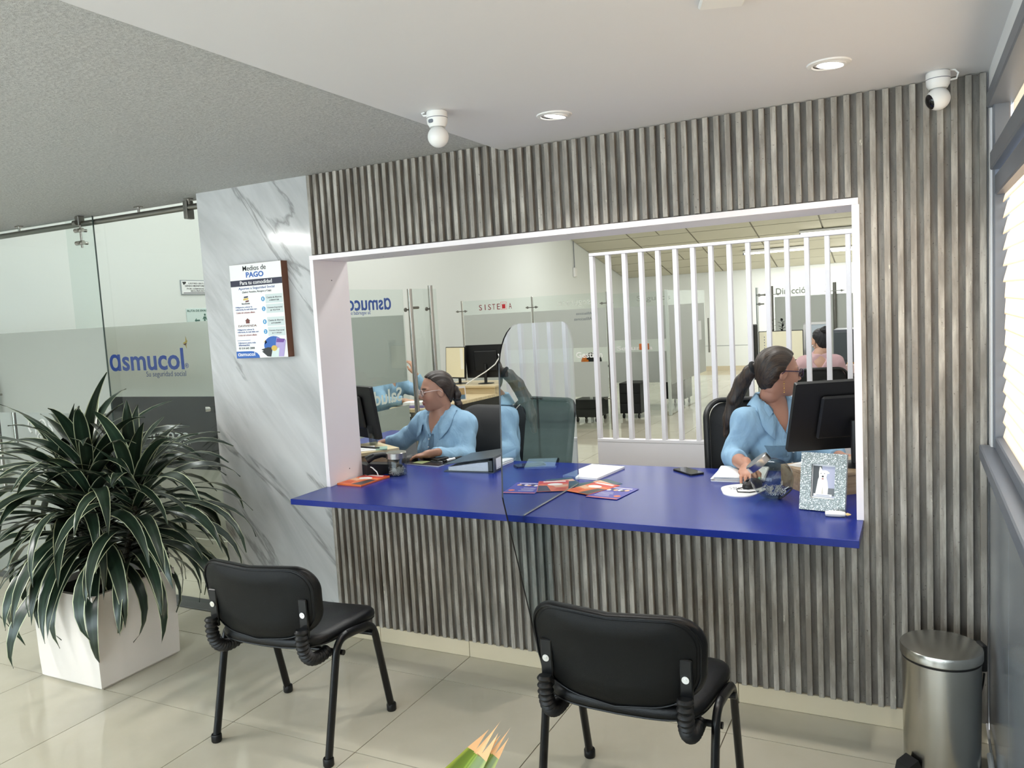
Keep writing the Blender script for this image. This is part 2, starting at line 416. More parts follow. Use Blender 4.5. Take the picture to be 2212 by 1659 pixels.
# frames for lettering: text x axis, text up axis
FACE_MY = lambda o: basis(o, (1, 0, 0), (0, 0, 1))           # read from the -y side
def text_mesh(s, size, bold=0.0, width=None, height=None, align='LEFT', ext=0.0004, shear=0.0, space=1.0):
    cu = bpy.data.curves.new('t', 'FONT'); cu.body = s; cu.size = size; cu.align_x = align; cu.offset = bold * size; cu.extrude = ext; cu.shear = shear; cu.space_character = space
    cu.resolution_u = 3
    o = bpy.data.objects.new('t', cu); COL.objects.link(o)
    dg = bpy.context.evaluated_depsgraph_get(); dg.update()
    me = bpy.data.meshes.new_from_object(o.evaluated_get(dg))
    bpy.data.objects.remove(o); bpy.data.curves.remove(cu)
    if width and len(me.vertices):
        xs = [v.co.x for v in me.vertices]; ys = [v.co.y for v in me.vertices]
        k = width / (max(xs) - min(xs)); x0 = min(xs)
        off = x0 if align == 'LEFT' else (max(xs) + min(xs)) / 2
        ky = (height / (max(ys) - min(ys))) if height else k
        for v in me.vertices: v.co.x = (v.co.x - off) * k; v.co.y *= ky
    me.materials.clear()
    return me
def text(name, s, size, mat, mtx, parent=None, **kw):
    me = text_mesh(s, size, **kw); me.name = name
    me.transform(mtx)
    return link(name, me, mat, parent)
def copy_tree(o, parent=None):
    c = o.copy(); COL.objects.link(c); c.parent = parent
    for ch in o.children: copy_tree(ch, c)
    return c
# ------------------------------------------------------------------ helpers needing parents
def wm(o):
    m = o.matrix_parent_inverse @ o.matrix_basis
    return (wm(o.parent) @ m) if o.parent else m
def keep(o, parent):
    """parent an object whose mesh is given in world coordinates"""
    o.parent = parent; o.matrix_parent_inverse = wm(parent).inverted(); return o

XL, XR = -3.41, 2.7745        # left and right walls
ZS, ZT = 2.218, 2.247         # smooth and textured ceiling heights
ZC = 0.7546                   # counter top

# ------------------------------------------------------------------ floor
fl = MB().box(XL, XR, -5.0, 14.9, -0.06, -0.0025).build('floor', GROUT)
tag(fl, 'glossy beige porcelain tile floor with thin dark joints', 'floor', kind='structure')
TX, TY, TS, GP = 0.7415, -0.2286, 0.6, 0.0019
full = None
far = MB(); nt_ = 0
for j in range(-8, 26):
    for i in range(-8, 5):
        x0 = max(TX + i * TS + GP, XL); x1 = min(TX + (i + 1) * TS - GP, XR)
        y0 = max(TY + j * TS + GP, -5.0); y1 = min(TY + (j + 1) * TS - GP, 14.85)
        if x1 - x0 < 0.02 or y1 - y0 < 0.02: continue
        if -5 <= j <= 13:
            whole = abs(x1 - x0 - TS + 2 * GP) < 1e-4 and abs(y1 - y0 - TS + 2 * GP) < 1e-4
            if whole and full: me = full
            else:
                hx, hy = (x1 - x0) / 2, (y1 - y0) / 2
                me = MB().box(-hx, hx, -hy, hy, -0.008, 0.0).mesh('tile'); me.materials.append(TILE)
                if whole: full = me
            o = bpy.data.objects.new('tile', me); COL.objects.link(o); o.location = ((x0 + x1) / 2, (y0 + y1) / 2, 0); o.parent = fl
        else:
            far.box(x0, x1, y0, y1, -0.008, 0.0)
ft = far.build('outlying_tiles', TILE, fl); tag(ft, kind='stuff')

# ------------------------------------------------------------------ ceilings of the reception
o = MB().box(1.045, XR, -5.0, 0.02, ZS, 2.32).build('ceiling', CEIL); tag(o, 'smooth white lowered ceiling above the chairs', 'ceiling', kind='structure')
o = MB().box(XL, 1.045, -5.0, 0.16, ZT, 2.32).build('ceiling', POP); tag(o, 'rough white textured plaster ceiling on the left', 'ceiling', kind='structure')

# ------------------------------------------------------------------ slatted front wall with the service opening
wf = MB()
wf.box(-0.72, 0.0, 0.16, 0.25, 0, 2.32)
wf.box(-0.72, XR, 0.03, 0.25, 1.871, 2.32)
wf.box(0.0, XR, 0.03, 0.25, 0, 0.7285)
wf.box(2.395, XR, 0.03, 0.25, 0.7285, 1.871)
wf.box(XL, XR, 0.16, 0.25, 2.32, 5.7)
wall = wf.build('wall_front', WHITE)
tag(wall, 'wall clad in weathered grey wood slats around the service opening', 'wall', kind='structure')
bp_ = MB()
bp_.box(0.012, 2.395, 0.019, 0.03, 1.874, 2.247)
bp_.box(0.012, 2.395, 0.019, 0.03, 0.0764, 0.7285)
bp_.box(2.395, XR - 0.004, 0.019, 0.03, 0.0764, ZS)
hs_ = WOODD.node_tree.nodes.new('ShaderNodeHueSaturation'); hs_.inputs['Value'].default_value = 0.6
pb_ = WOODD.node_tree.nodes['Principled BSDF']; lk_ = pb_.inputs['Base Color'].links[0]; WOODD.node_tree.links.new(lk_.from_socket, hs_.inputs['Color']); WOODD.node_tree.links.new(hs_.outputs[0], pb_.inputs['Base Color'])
bp_.build('backing_panel', WOODD, wall)
slat_mesh = {}
for k in range(70):
    x0 = 0.0135 + 0.03965 * k
    zt = ZT if x0 < 1.03 else ZS
    segs = [(1.8745, zt - 0.002), (0.0764, 0.728)] if x0 < 2.38 else [(0.0764, ZS - 0.002)]
    for (a, b) in segs:
        key = (round(b - a, 4))
        if key not in slat_mesh:
            h = b - a
            me = MB().box(-0.0095, 0.0095, -0.0105, 0.0095, 0, h, b=0.0012).mesh('slat'); me.materials.append(WOOD); slat_mesh[key] = me
        o = bpy.data.objects.new('slat', slat_mesh[key]); COL.objects.link(o)
        o.location = (x0 + 0.0095, 0.0092, a); o.parent = wall

# marble slab beside it
mb = MB().box(-0.7195, 0.0118, 0.006, 0.045, 0, ZT)
o = mb.build('wall_marble', MARBLE); tag(o, 'polished white marble slab with grey veins left of the slats', 'wall', kind='structure')

# baseboard pieces (cream tile) with joints
bb = empty('baseboard_front', (0, 0, 0)); tag(bb, 'cream tile baseboard under the slats', 'baseboard', kind='structure')
for (x0, x1) in ((0.012, 0.245), (0.247, 0.7405), (0.7425, 1.3405), (1.3425, 1.94), (1.942, 2.54), (2.542, XR - 0.004)):
    MB().box(x0, x1, 0.009, 0.03, 0.001, 0.0755, b=0.001).build('tile', BASEB, bb)

# white board frame lining the opening
tr = empty('trim_1', (0, 0, ZC)); tag(tr, 'white board frame lining the service opening', 'frame', kind='structure')
def wbox(name, mat, parent, *a, **k): return keep(MB().box(*a, **k).build(name, mat), parent)
wbox('board', FRAMEW, tr, 0.0, 0.022, -0.006, 0.25, ZC, 1.849, b=0.0008)
wbox('board', FRAMEW, tr, 2.373, 2.397, -0.006, 0.25, ZC, 1.8485, b=0.0008)
wbox('board', FRAMEW, tr, 0.0, 2.394, -0.006, 0.25, 1.849, 1.871, b=0.0008)
for (y, z) in ((0.148, 0.815), (0.12, 1.755)):
    keep(MB().cyl((0.0221, y, z), (0.0226, y, z), 0.003, 10).build('screw_hole', INK), tr)
for x in (0.31, 2.31):
    keep(MB().cyl((x, 0.16, 1.8489), (x, 0.16, 1.8484), 0.003, 10).build('screw_hole', INK), tr)

# ------------------------------------------------------------------ right wall with window
wr = MB()
wr.box(XR, XR + 0.14, -5.0, 0.25, 2.14, 2.32)
wr.box(XR, XR + 0.14, 0.25, 14.9, 0, 5.7)
wr.box(XR + 0.01, XR + 0.14, -5.0, 0.25, 0, 1.0)
wr.box(XR, XR + 0.14, -0.055, 0.25, 1.0, 2.14)
o = wr.build('wall_right', WHITE); tag(o, 'right wall with the blind covered window', 'wall', kind='structure')
for i in range(9):
    y1 = -0.002 - i * 0.6; y0 = max(y1 - 0.598, -5.0)
    if y0 < y1: MB().box(XR - 0.002, XR + 0.01, y0, y1, 0.0, 0.988, b=0.001).build('tile', GREYTILE, o)
win = empty('window_1', (XR, -2.0, 1.0)); tag(win, 'grey metal window with light blind on the right', 'window', kind='structure')
G = GREYMET
wbox('sill', G, win, XR - 0.03, XR + 0.13, -5.0, -0.012, 0.99, 1.035, b=0.004)
wbox('frame', G, win, XR + 0.005, XR + 0.05, -0.1, -0.05, 1.035, 2.14, b=0.004)
wbox('frame', G, win, XR - 0.01, XR + 0.06, -5.0, -0.05, 2.095, 2.14, b=0.004)
wbox('frame', G, win, XR - 0.005, XR + 0.055, -5.0, -0.1, 1.90, 1.955, b=0.004)
wbox('frame', G, win, XR + 0.008, XR + 0.05, -5.0, -0.1, 1.825, 1.885, b=0.004)
wbox('frame', G, win, XR + 0.008, XR + 0.05, -5.0, -0.1, 1.035, 1.075, b=0.004)
for y in (-1.35, -2.6, -3.85):
    wbox('mullion', G, win, XR + 0.005, XR + 0.05, y - 0.025, y + 0.025, 1.035, 2.14, b=0.004)
BLIND = film('blind_fabric', (240, 222, 204), 1.0, 0.6, 0.72)
BLIND2 = film('blind_fabric_dense', (226, 212, 198), 1.0, 0.6, 0.55)
wbox('pane', GLASS, win, XR + 0.052, XR + 0.056, -5.0, -0.1, 1.955, 2.095)
wbox('pane', GLASS, win, XR + 0.052, XR + 0.056, -5.0, -0.1, 1.07, 1.83)
wbox('privacy_film', BLIND, win, XR + 0.059, XR + 0.0595, -5.0, -0.08, 1.95, 2.1)
bl = empty('window_blind', (XR + 0.03, -2.0, 1.83), label='pale horizontal slat blind hanging in the right hand window', cat='blind')
me = MB().box(-0.001, 0.001, -2.9, 1.955, -0.0262, 0.0262).mesh('slat'); me.materials.append(BLIND)
for k in range(16):
    z = 1.098 + k * 0.0485
    o = bpy.data.objects.new('slat', me); COL.objects.link(o); o.location = (XR + 0.036, -2.01, z); o.rotation_euler = (0, math.radians(4 if 5 < k < 10 else 14), 0); keep(o, bl)
    o.matrix_parent_inverse = Matrix.Translation((-(XR + 0.03), 2.0, -1.83))

# ------------------------------------------------------------------ office shell behind
zc = lambda y: 2.91 + (11.61 - y) * 0.2255     # sloping roof ceiling
o = MB().box(XL - 0.12, XL, -5.0, 14.9, 0, 5.9).build('wall_left', OFFW); tag(o, 'long white side wall running back through the office', 'wall', kind='structure')
o = MB().box(XL, XR, 14.8, 14.92, 0, 2.6).build('wall_back', OFFW); tag(o, 'far white wall at the back of the office', 'wall', kind='structure')
MB().box(XL, XR, 14.785, 14.8, 0.0, 0.10).build('skirting', BASEB, o)
MB().box(XL + 1.2, XR, 14.795, 14.8, 0.55, 0.556).build('groove', GREYMET, o)
o = MB().box(XL, XR, -5.1, -5.0, 0, 0.5).box(XL, XR, -5.1, -5.0, 2.15, 2.32).build('wall_rear', WHITE); tag(o, 'low wall under the added shop front window behind the viewer', 'wall', kind='structure')
sf = empty('window_2', (0, -5.05, 0.5)); tag(sf, 'unseen shop front window added behind the viewer to let daylight in', 'window', kind='structure')  # unseen glazed front, put in so sky light floods the reception
for i in range(5):
    x = XL + i * (XR - XL) / 4
    wbox('mullion', G, sf, x - 0.03, x + 0.03, -5.09, -5.02, 0.5, 2.15)
    if i < 4: wbox('pane', GLASS, sf, x + 0.03, x + (XR - XL) / 4 - 0.03, -5.06, -5.055, 0.5, 2.15)
# sloping ceiling of lay-in panels
GRIDM = M('ceiling_grid', (150, 146, 132), 0.6)
PANEL = M('ceiling_panel', (206, 202, 184), 0.75, var=0.04, vscale=3)
cg = MB()
cg.bm.verts.ensure_lookup_table()
a = [(XL, 0.2), (XR, 0.2), (XR, 14.9), (XL, 14.9)]
A = [cg.bm.verts.new((x, y, zc(y) + 0.012)) for x, y in a]; B = [cg.bm.verts.new((x, y, zc(y) + 0.06)) for x, y in a]
cg.bm.faces.new(A); cg.bm.faces.new(B)
for i in range(4): cg.bm.faces.new((A[i], A[(i + 1) % 4], B[(i + 1) % 4], B[i]))
oc = cg.build('ceiling', GRIDM); tag(oc, 'sloping panel ceiling of the back office', 'ceiling', kind='structure')
tilt = math.atan(0.2255); PX, PY = 1.14, 0.583
pm = MB().box(-PX / 2 + 0.014, PX / 2 - 0.014, -PY / 2 / math.cos(tilt) + 0.014, PY / 2 / math.cos(tilt) - 0.014, -0.006, 0.006).mesh('ceiling_panel'); pm.materials.append(PANEL)
hm = MB().box(-PX / 4 + 0.012, PX / 4 - 0.012, -PY / 2 / math.cos(tilt) + 0.014, PY / 2 / math.cos(tilt) - 0.014, -0.006, 0.006).mesh('ceiling_panel'); hm.materials.append(PANEL)
for j in range(25):
    y = 14.8 - PY * (j + 0.5)
    if y < 0.3: break
    for i in range(6):
        x = XL + PX * (i + 0.5)
        if x > XR: continue
        parts = [(pm, x)]
        if i == 1 and j % 3 == 2: parts = [(hm, x - PX / 4), (hm, x + PX / 4)]
        if x + PX / 2 > XR + 0.01: parts = [(hm, x - PX / 4)]
        for me_, xx in parts:
            o = bpy.data.objects.new('panel', me_); COL.objects.link(o); o.location = (xx, y, zc(y)); o.rotation_euler = (-tilt, 0, 0); o.parent = oc

# ------------------------------------------------------------------ lamps
EMW = bpy.data.materials.new('lamp_white'); EMW.use_nodes = True
b_ = EMW.node_tree.nodes['Principled BSDF']; b_.inputs['Emission Color'].default_value = (1, 0.98, 0.94, 1); b_.inputs['Emission Strength'].default_value = 9
def area(name, loc, size, size_y, power, rot=(0, 0, 0), color=(1, 0.985, 0.965), parent=None):
    d = bpy.data.lights.new(name, 'AREA'); d.shape = 'RECTANGLE'; d.size = size; d.size_y = size_y; d.energy = power; d.color = color
    o = bpy.data.objects.new(name, d); COL.objects.link(o); o.location = loc; o.rotation_euler = rot
    if parent: keep(o, parent)
    return o
def downlight(x, y, label, tiltx):
    t = empty('downlight', (x, y, ZS), label=label, cat='ceiling light', group='recessed downlights')
    MB().lathe([(0.045, 0.0), (0.062, 0.0), (0.060, -0.004), (0.048, -0.006), (0.044, -0.003)], 40, cap=False).build('trim_ring', WPLAS, t, smooth=True)
    m = Matrix.Translation((0.004, 0, -0.001)) @ Matrix.Rotation(tiltx, 4, 'Y')
    MB().lathe([(0.044, 0.003), (0.044, -0.004), (0.037, -0.006)], 40, mtx=m, cap=False).build('swivel_ring', WPLAS, t, smooth=True)
    MB().lathe([(0.0365, -0.0045), (0.030, -0.0065), (0.0001, -0.007)], 32, mtx=m).build('lens', EMW, t, smooth=True)
    d = bpy.data.lights.new('downlight_beam', 'SPOT'); d.energy = 22; d.spot_size = math.radians(120); d.spot_blend = 0.8; d.shadow_soft_size = 0.03; d.color = (1, 0.96, 0.9)
    lo = bpy.data.objects.new('downlight_beam', d); COL.objects.link(lo); lo.location = (0, 0, -0.02); lo.parent = t
downlight(1.46, -0.391, 'round recessed ceiling downlight between the two ceiling cameras, left of the pair', 0.16)
downlight(2.344, -0.418, 'round recessed ceiling downlight near the right wall camera', 0.10)
def led_batten(x, y0, y1, z, label, power):
    t = empty('led_batten', (x, (y0 + y1) / 2, z), label=label, cat='ceiling light', group='ceiling LED battens')
    L = (y1 - y0) / 2
    MB().box(-0.03, 0.03, -L, L, -0.02, 0, b=0.003).build('housing', WPLAS, t)
    MB().box(-0.022, 0.022, -L + 0.02, L - 0.02, -0.04, -0.0205, b=0.008, seg=2).build('diffuser', EMW, t)
    area('batten_light', (x, (y0 + y1) / 2, z - 0.045), 0.05, 2 * L, power, parent=t)
led_batten(-1.64, -2.75, -1.5, ZT, 'long LED batten on the textured ceiling over the entrance', 38)
# office fluorescent fittings along the slope
def office_lamp(x, y, label, power=60, z=None):
    hung = z is not None; z = z if hung else zc(y) - 0.012
    t = empty('fluorescent_lamp', (x, y, z), label=label, cat='ceiling light', group='office fluorescent lamps')
    MB().box(-0.6, 0.6, -0.05, 0.05, -0.045, -0.0, b=0.004).build('housing', WPLAS, t)
    for s in (-0.025, 0.025):
        MB().cyl((-0.56, s, -0.062), (0.56, s, -0.062), 0.013, 12).build('tube', EMW, t, smooth=True)
    if hung:
        for s in (-0.5, 0.5): MB().cyl((s, 0, 0.0), (s, 0, zc(y) - z), 0.004, 6).build('suspension_rod', GREYMET, t)
    for s in (-0.59, 0.59):
        MB().box(s - 0.012, s + 0.012, -0.045, 0.045, -0.082, -0.0455, b=0.003).build('end_cap', GREYMET, t)
    area('fluorescent_light', (x, y, z - 0.09), 1.1, 0.1, power, parent=t, color=(0.98, 1.0, 0.985))
office_lamp(1.35, 12.39, 'twin tube lamp on the sloping ceiling, nearest the divider top', 30)
office_lamp(0.17, 13.35, 'twin tube lamp glaring behind the white slats', 30)
office_lamp(1.75, 13.63, 'twin tube lamp at the far right of the sloping ceiling', 30)
for (x, y, lb) in ((-1.6, 9.6, 'over the far glass cubicles'), (0.6, 7.4, 'over the pink dressed worker'), (-1.9, 5.0, 'over the system cubicle'), (0.9, 2.6, 'above the white slat divider'), (-1.9, 1.8, 'above the left glass cubicle')):
    office_lamp(x, y, 'twin tube lamp hanging ' + lb, 70 if y < 2 else 36)

office_lamp(0.15, 1.15, 'unseen twin tube lamp added on rods to brighten the left worker area', 9, z=2.9)  # added lamp pair out of view, brightens divider base, jamb and workers
office_lamp(1.75, 1.15, 'unseen twin tube lamp added on rods to brighten the right worker area', 9, z=2.9)
# ------------------------------------------------------------------ blue counter
ct = MB()
poly = [(-0.002, -0.259), (2.3944, -0.259), (2.3944, 0.25), (2.62, 0.25), (2.62, 0.77), (-0.30, 0.77), (-0.46, 0.86), (-0.56, 1.0), (-0.56, 1.66), (-0.80, 1.66), (-0.80, 0.25), (-0.002, 0.25)]
ct.prism(poly, 0.0261, mtx=Matrix.Translation((0, 0, ZC - 0.0261)))
bmesh.ops.bevel(ct.bm, geom=[e for e in ct.bm.edges if abs(e.verts[0].co.z - e.verts[1].co.z) < 1e-5], offset=0.0012, segments=1, affect='EDGES')
cnt = ct.build('countertop', BLUE); tag(cnt, 'royal blue laminate service counter running through the opening', 'counter')
pd = empty('desk_pedestal', (2.45, 0.55, 0), label='grey support panel holding up the right end of the blue counter', cat='panel')
MB().box(-0.015, 0.015, -0.22, 0.2, 0, ZC - 0.0262).build('panel', GREYMET, pd)
pd = empty('desk_pedestal', (-0.6, 0.55, 0), label='grey support panel holding up the left end of the blue counter', cat='panel')
MB().box(-0.015, 0.015, -0.22, 1.1, 0, ZC - 0.0262).build('panel', GREYMET, pd)

# ------------------------------------------------------------------ reflective glass divider standing across the counter
gd = empty('glass_divider', (1.19, -0.1, ZC), label='reflective tinted glass sneeze divider with rounded top standing across the counter', cat='glass panel')
def arc(cx, cz, r, a0, a1, n=8): return [(cx + r * math.cos(math.radians(a0 + (a1 - a0) * i / n)), cz + r * math.sin(math.radians(a0 + (a1 - a0) * i / n))) for i in range(n + 1)]
out = [(-0.165, 0.10), (-0.012, 0.10), (-0.012, ZC - 0.0275), (-0.2605, ZC - 0.0275), (-0.2605, ZC + 0.0008), (0.318, ZC + 0.0008), (0.325, 1.37)]
out += arc(0.205, 1.375, 0.124, 0, 90)[0:]
out += arc(-0.215, 1.325, 0.180, 90, 178)
out += [(-0.404, 1.168), (-0.424, 0.868), (-0.418, 0.845)]
mtx = basis((1.187, 0, 0), (0, 1, 0), (0, 0, 1))
pm_ = MB().prism(out, 0.006, mtx=mtx).mesh('pane')
pm_.materials.append(MIRG); pm_.materials.append(BLKMETAL)
for p in pm_.polygons: p.material_index = 0 if abs(p.normal.x) > 0.9 else 1
keep(link('pane', pm_), gd)
keep(MB().box(1.183, 1.1968, -0.2585, 0.3, ZC + 0.0006, ZC + 0.006, b=0.001).build('seal_strip', STEEL), gd)

# ------------------------------------------------------------------ sliding glass door on the left
rail = empty('door_rail', (-2.0, 0.08, 2.2), label='round steel rail carrying the sliding glass door under the ceiling', cat='rail')
def wobj(o, parent): return keep(o, parent)
wobj(MB().cyl((XL + 0.01, 0.08, 2.2), (-0.70, 0.08, 2.2), 0.016, 20).build('tube', DSTEEL, smooth=True), rail)
for x in (-2.93, -2.33, -1.25, -0.86):
    wobj(MB().cyl((x, 0.08, 2.212), (x, 0.08, 2.244), 0.007, 10).box(x - 0.02, x + 0.02, 0.065, 0.095, 2.239, 2.2465).build('ceiling_bracket', STEEL, smooth=False), rail)
def hanger(x, parent, y=0.06):
    h = wobj(MB().box(x - 0.016, x + 0.016, y - 0.012, y + 0.03, 2.19, 2.243, b=0.003).cyl((x - 0.02, y - 0.016, 2.205), (x + 0.006, y - 0.016, 2.205), 0.014, 16).build('roller_hanger', DSTEEL), parent)
    return h
sd = empty('sliding_door', (-2.4, 0.06, 0.01), label='sliding glass door with frosted bands and a small group logo', cat='door')
wobj(MB().box(-3.3, -1.615, 0.057, 0.065, 0.012, 2.232).build('pane', GLASSG), sd)
wobj(MB().box(-1.6149, -1.6135, 0.0565, 0.0655, 0.012, 2.232).build('dark_edge', M('glass_edge', (70, 84, 80), 0.2)), sd)
wobj(MB().box(-3.3, -1.6155, 0.0555, 0.0565, 1.094, 1.597).build('frosted_band', FROSTG), sd)
wobj(MB().box(-3.3, -1.6155, 0.0555, 0.0565, 0.03, 0.885).build('frosted_band', FROSTG), sd)
GREYLOGO = M('grey_vinyl', (186, 188, 184), 0.5)
for i, cx in enumerate((-2.378, -2.272)):
    pts = [(cx + 0.036 * math.cos(math.radians(t)), 0.0545, 1.008 + 0.042 * math.sin(math.radians(t))) for t in range(250, -16, -14)] + [(cx + 0.036, 0.0545, 0.975), (cx + 0.034, 0.0545, 0.958)]
    wobj(MB().tube(pts, 0.006, 6).build('logo_letter', GREYLOGO), sd)
pts = [(-2.175, 0.0545, 1.048), (-2.195, 0.0545, 1.05), (-2.21, 0.0545, 1.035), (-2.205, 0.0545, 1.015), (-2.185, 0.0545, 1.0), (-2.175, 0.0545, 0.98), (-2.19, 0.0545, 0.96), (-2.212, 0.0545, 0.964)]
wobj(MB().tube(pts, 0.006, 6).build('logo_letter', GREYLOGO), sd)
wobj(text('logo_word', 'Group', 0.06, GREYLOGO, basis((-2.345, 0.0548, 0.925), (1, 0, 0), (0, 0, 1)), shear=0.3), sd)
hanger(-1.74, sd); hanger(-3.1, sd)
for z in (2.16, 2.088):
    wobj(MB().cyl((-1.755, 0.045, z), (-1.69, 0.045, z), 0.0125, 16).cyl((-1.72, 0.03, z), (-1.72, 0.09, z), 0.009, 14).build('glass_clamp', STEEL, smooth=True), sd)
wobj(MB().box(-1.722, -1.708, 0.046, 0.054, 2.06, 2.19, b=0.002).build('clamp_strip', STEEL), sd)
hd = wobj(MB().cyl((-2.66, 0.115, 0.62), (-2.66, 0.115, 1.31), 0.0125, 16).build('pull_handle', STEEL, smooth=True), sd)
for z in (0.72, 1.21):
    o = MB().cyl((-2.66, 0.02, z), (-2.66, 0.115, z), 0.007, 12).cyl((-2.66, 0.066, z), (-2.66, 0.074, z), 0.015, 14).build('standoff', STEEL, smooth=True); keep(o, hd)
hd = wobj(MB().cyl((-2.66, 0.012, 0.62), (-2.66, 0.012, 1.31), 0.0125, 16).build('pull_handle', STEEL, smooth=True), sd)
fp = empty('fixed_glass_panel', (-1.3, 0.1, 0.01), label='clear fixed glass panel behind the sliding door beside the marble', cat='glass panel')
wobj(MB().box(-1.915, -0.722, 0.096, 0.104, 0.008, 2.232).build('pane', GLASSG), fp)
wobj(MB().box(-0.885, -0.857, 0.06, 0.11, 2.14, 2.236, b=0.003).build('edge_clamp', DSTEEL), fp)
trk = MB().box(XL + 0.01, -0.722, 0.02, 0.15, 0.0002, 0.008, b=0.002).build('door_track', M('dark_threshold', (96, 98, 98), 0.35, metal=0.4)); tag(trk, 'dark grey threshold strip under the sliding door', 'threshold')
lk = empty('floor_lock', (-2.02, 0.2, 0), label='small steel floor lock block by the door track', cat='door hardware')
MB().box(-0.05, 0.05, -0.03, 0.03, 0.0005, 0.11, b=0.004).build('block', DSTEEL, lk)
MB().cyl((0.0, -0.032, 0.055), (0, -0.027, 0.055), 0.022, 18).build('lock_face', CHROME, lk, smooth=True)

# ------------------------------------------------------------------ logo partition behind the door
lp = empty('logo_partition', (-2.4, 1.1, 0), label='partition with stacked company logo panels behind the sliding door', cat='partition')
px0, px1 = -3.25, -1.19
wobj(MB().box(px0, px1, 1.103, 1.111, 0.004, 1.613).build('pane', GLASSG), lp)
wobj(MB().box(px0, px1, 1.0975, 1.1025, 1.07, 1.612).build('cream_band', M('cream_vinyl', (226, 224, 214), 0.45)), lp)
wobj(MB().box(px0, px1, 1.0975, 1.1025, 0.53, 1.0695).build('charcoal_band', CHAR), lp)
wobj(MB().box(px0, px1, 1.0975, 1.1025, 0.006, 0.5295).build('beige_band', M('beige_vinyl', (196, 192, 180), 0.45)), lp)
TY_ = 1.0968
def ltext(name, s, size, mat, x, z, **kw): return wobj(text(name, s, size, mat, basis((x, TY_, z), (1, 0, 0), (0, 0, 1)), **kw), lp)
ltext('blue_lettering', 'ɑsmucol', 0.2, BLUEINK, -3.01, 1.275, bold=0.02, width=0.818, height=0.16)
ltext('registered_mark', '®', 0.05, BLUEINK, -2.185, 1.28)
ltext('tagline', 'Su seguridad social', 0.06, M('ink_slate_blue', (96, 110, 160), 0.6), -2.607, 1.222, width=0.425)
star = MB(); star.mi = 0
star.prism([(-0.022, 0), (0.008, 0.012), (0.012, 0.05), (0.02, 0.016), (0.03, 0.018), (0.014, -0.002), (0.012, -0.04), (0.0, -0.01)], 0.001, mtx=basis((-2.165, TY_, 1.462), (1, 0, 0), (0, 0, 1)))
wobj(star.build('star_mark', M('ink_gold', (206, 176, 70), 0.5)), lp)
wobj(MB().prism([(-0.02, -0.002), (0.02, 0.006), (0.004, -0.012)], 0.001, mtx=basis((-2.165, TY_ - 0.0006, 1.456), (1, 0, 0), (0, 0, 1))).build('star_mark', M('ink_dark_red', (96, 40, 46), 0.5)), lp)
WINK = M('ink_white', (236, 236, 234), 0.6)
ltext('white_lettering', 'seguranza', 0.1, WINK, -2.94, 0.745, bold=0.006, width=0.735, height=0.085)
wobj(MB().prism([(-0.018, 0), (0, 0.03), (0.018, 0), (0, -0.03)], 0.001, mtx=basis((-2.89, TY_ - 0.0004, 0.765), (1, 0, 0), (0, 0, 1))).build('diamond_mark', M('ink_sky_blue', (96, 150, 200), 0.5)), lp)
ltext('small_lettering', '· G & V ·', 0.045, WINK, -2.345, 0.705, width=0.14)
ltext('navy_lettering', 'PARTNER', 0.09, M('ink_navy', (34, 34, 62), 0.6), -2.62, 0.19, bold=0.01, width=0.44, height=0.062)
wobj(MB().prism([(0, 0), (0.05, 0.09), (0.07, 0.09), (0.07, 0)], 0.001, mtx=basis((-2.84, TY_, 0.27), (1, 0, 0), (0, 0, 1))).build('red_mark', M('ink_red', (206, 70, 66), 0.5)), lp)
kb = wobj(MB().box(-1.958, -1.9, 1.07, 1.097, 0.955, 1.007, b=0.003).build('lock_plate', BLACK), lp)
keep(MB().cyl((-1.975, 1.06, 0.981), (-1.95, 1.085, 0.981), 0.022, 20).build('knob', CHROME, smooth=True), kb)

# signs on the far left wall
sg = empty('warning_sign', (XL + 0.004, 2.31, 1.945), label='white framed camera surveillance notice on the white side wall', cat='sign')
SB = lambda y, z, x=XL + 0.0095: basis((x, y, z), (0, 1, 0), (0, 0, 1))
wobj(MB().box(XL + 0.0005, XL + 0.008, 2.175, 2.55, 1.88, 2.015, b=0.001).build('board', M('sign_grey_rim', (150, 156, 160), 0.5)), sg)
wobj(MB().box(XL + 0.008, XL + 0.009, 2.185, 2.54, 1.888, 2.007).build('face', PAPER), sg)
for s, z, h in (('USTED ESTÁ', 1.978, 0.2), ('SIENDO MONITOREADO', 1.953, 0.28), ('POR CÁMARAS DE', 1.928, 0.24), ('SEGURIDAD', 1.906, 0.16)):
    wobj(text('lettering', s, 0.02, INK, SB(2.3625, z), bold=0.012, width=h, height=0.016, align='CENTER'), sg)
wobj(MB().box(XL + 0.009, XL + 0.0095, 2.2, 2.52, 1.893, 1.899).build('small_print', INK), sg)
for y in (2.215, 2.51):
    wobj(MB().prism([(-0.022, 0.012), (0.02, 0.014), (0.022, 0.002), (-0.005, -0.016)], 0.001, mtx=SB(y, 1.985)).build('camera_icon', INK), sg)
ev = empty('evacuation_sign', (XL + 0.004, 2.4, 1.7), label='pale green evacuation route sign with walking figure and arrow', cat='sign')
wobj(MB().box(XL + 0.0005, XL + 0.006, 2.215, 2.6, 1.56, 1.752, b=0.001).build('board', M('sign_pale_green', (206, 222, 218), 0.5)), ev)
DG = M('ink_dark_green', (50, 96, 84), 0.6)
wobj(text('lettering', 'RUTA DE EVACUACIÓN', 0.03, DG, SB(2.225, 1.722, XL + 0.0075), bold=0.012, width=0.365, height=0.024), ev)
wobj(MB().prism([(-0.03, 0), (-0.008, 0.022), (-0.008, 0.007), (0.03, 0.007), (0.03, -0.007), (-0.008, -0.007), (-0.008, -0.022)], 0.001, mtx=SB(2.33, 1.64, XL + 0.0065)).build('arrow', DG), ev)
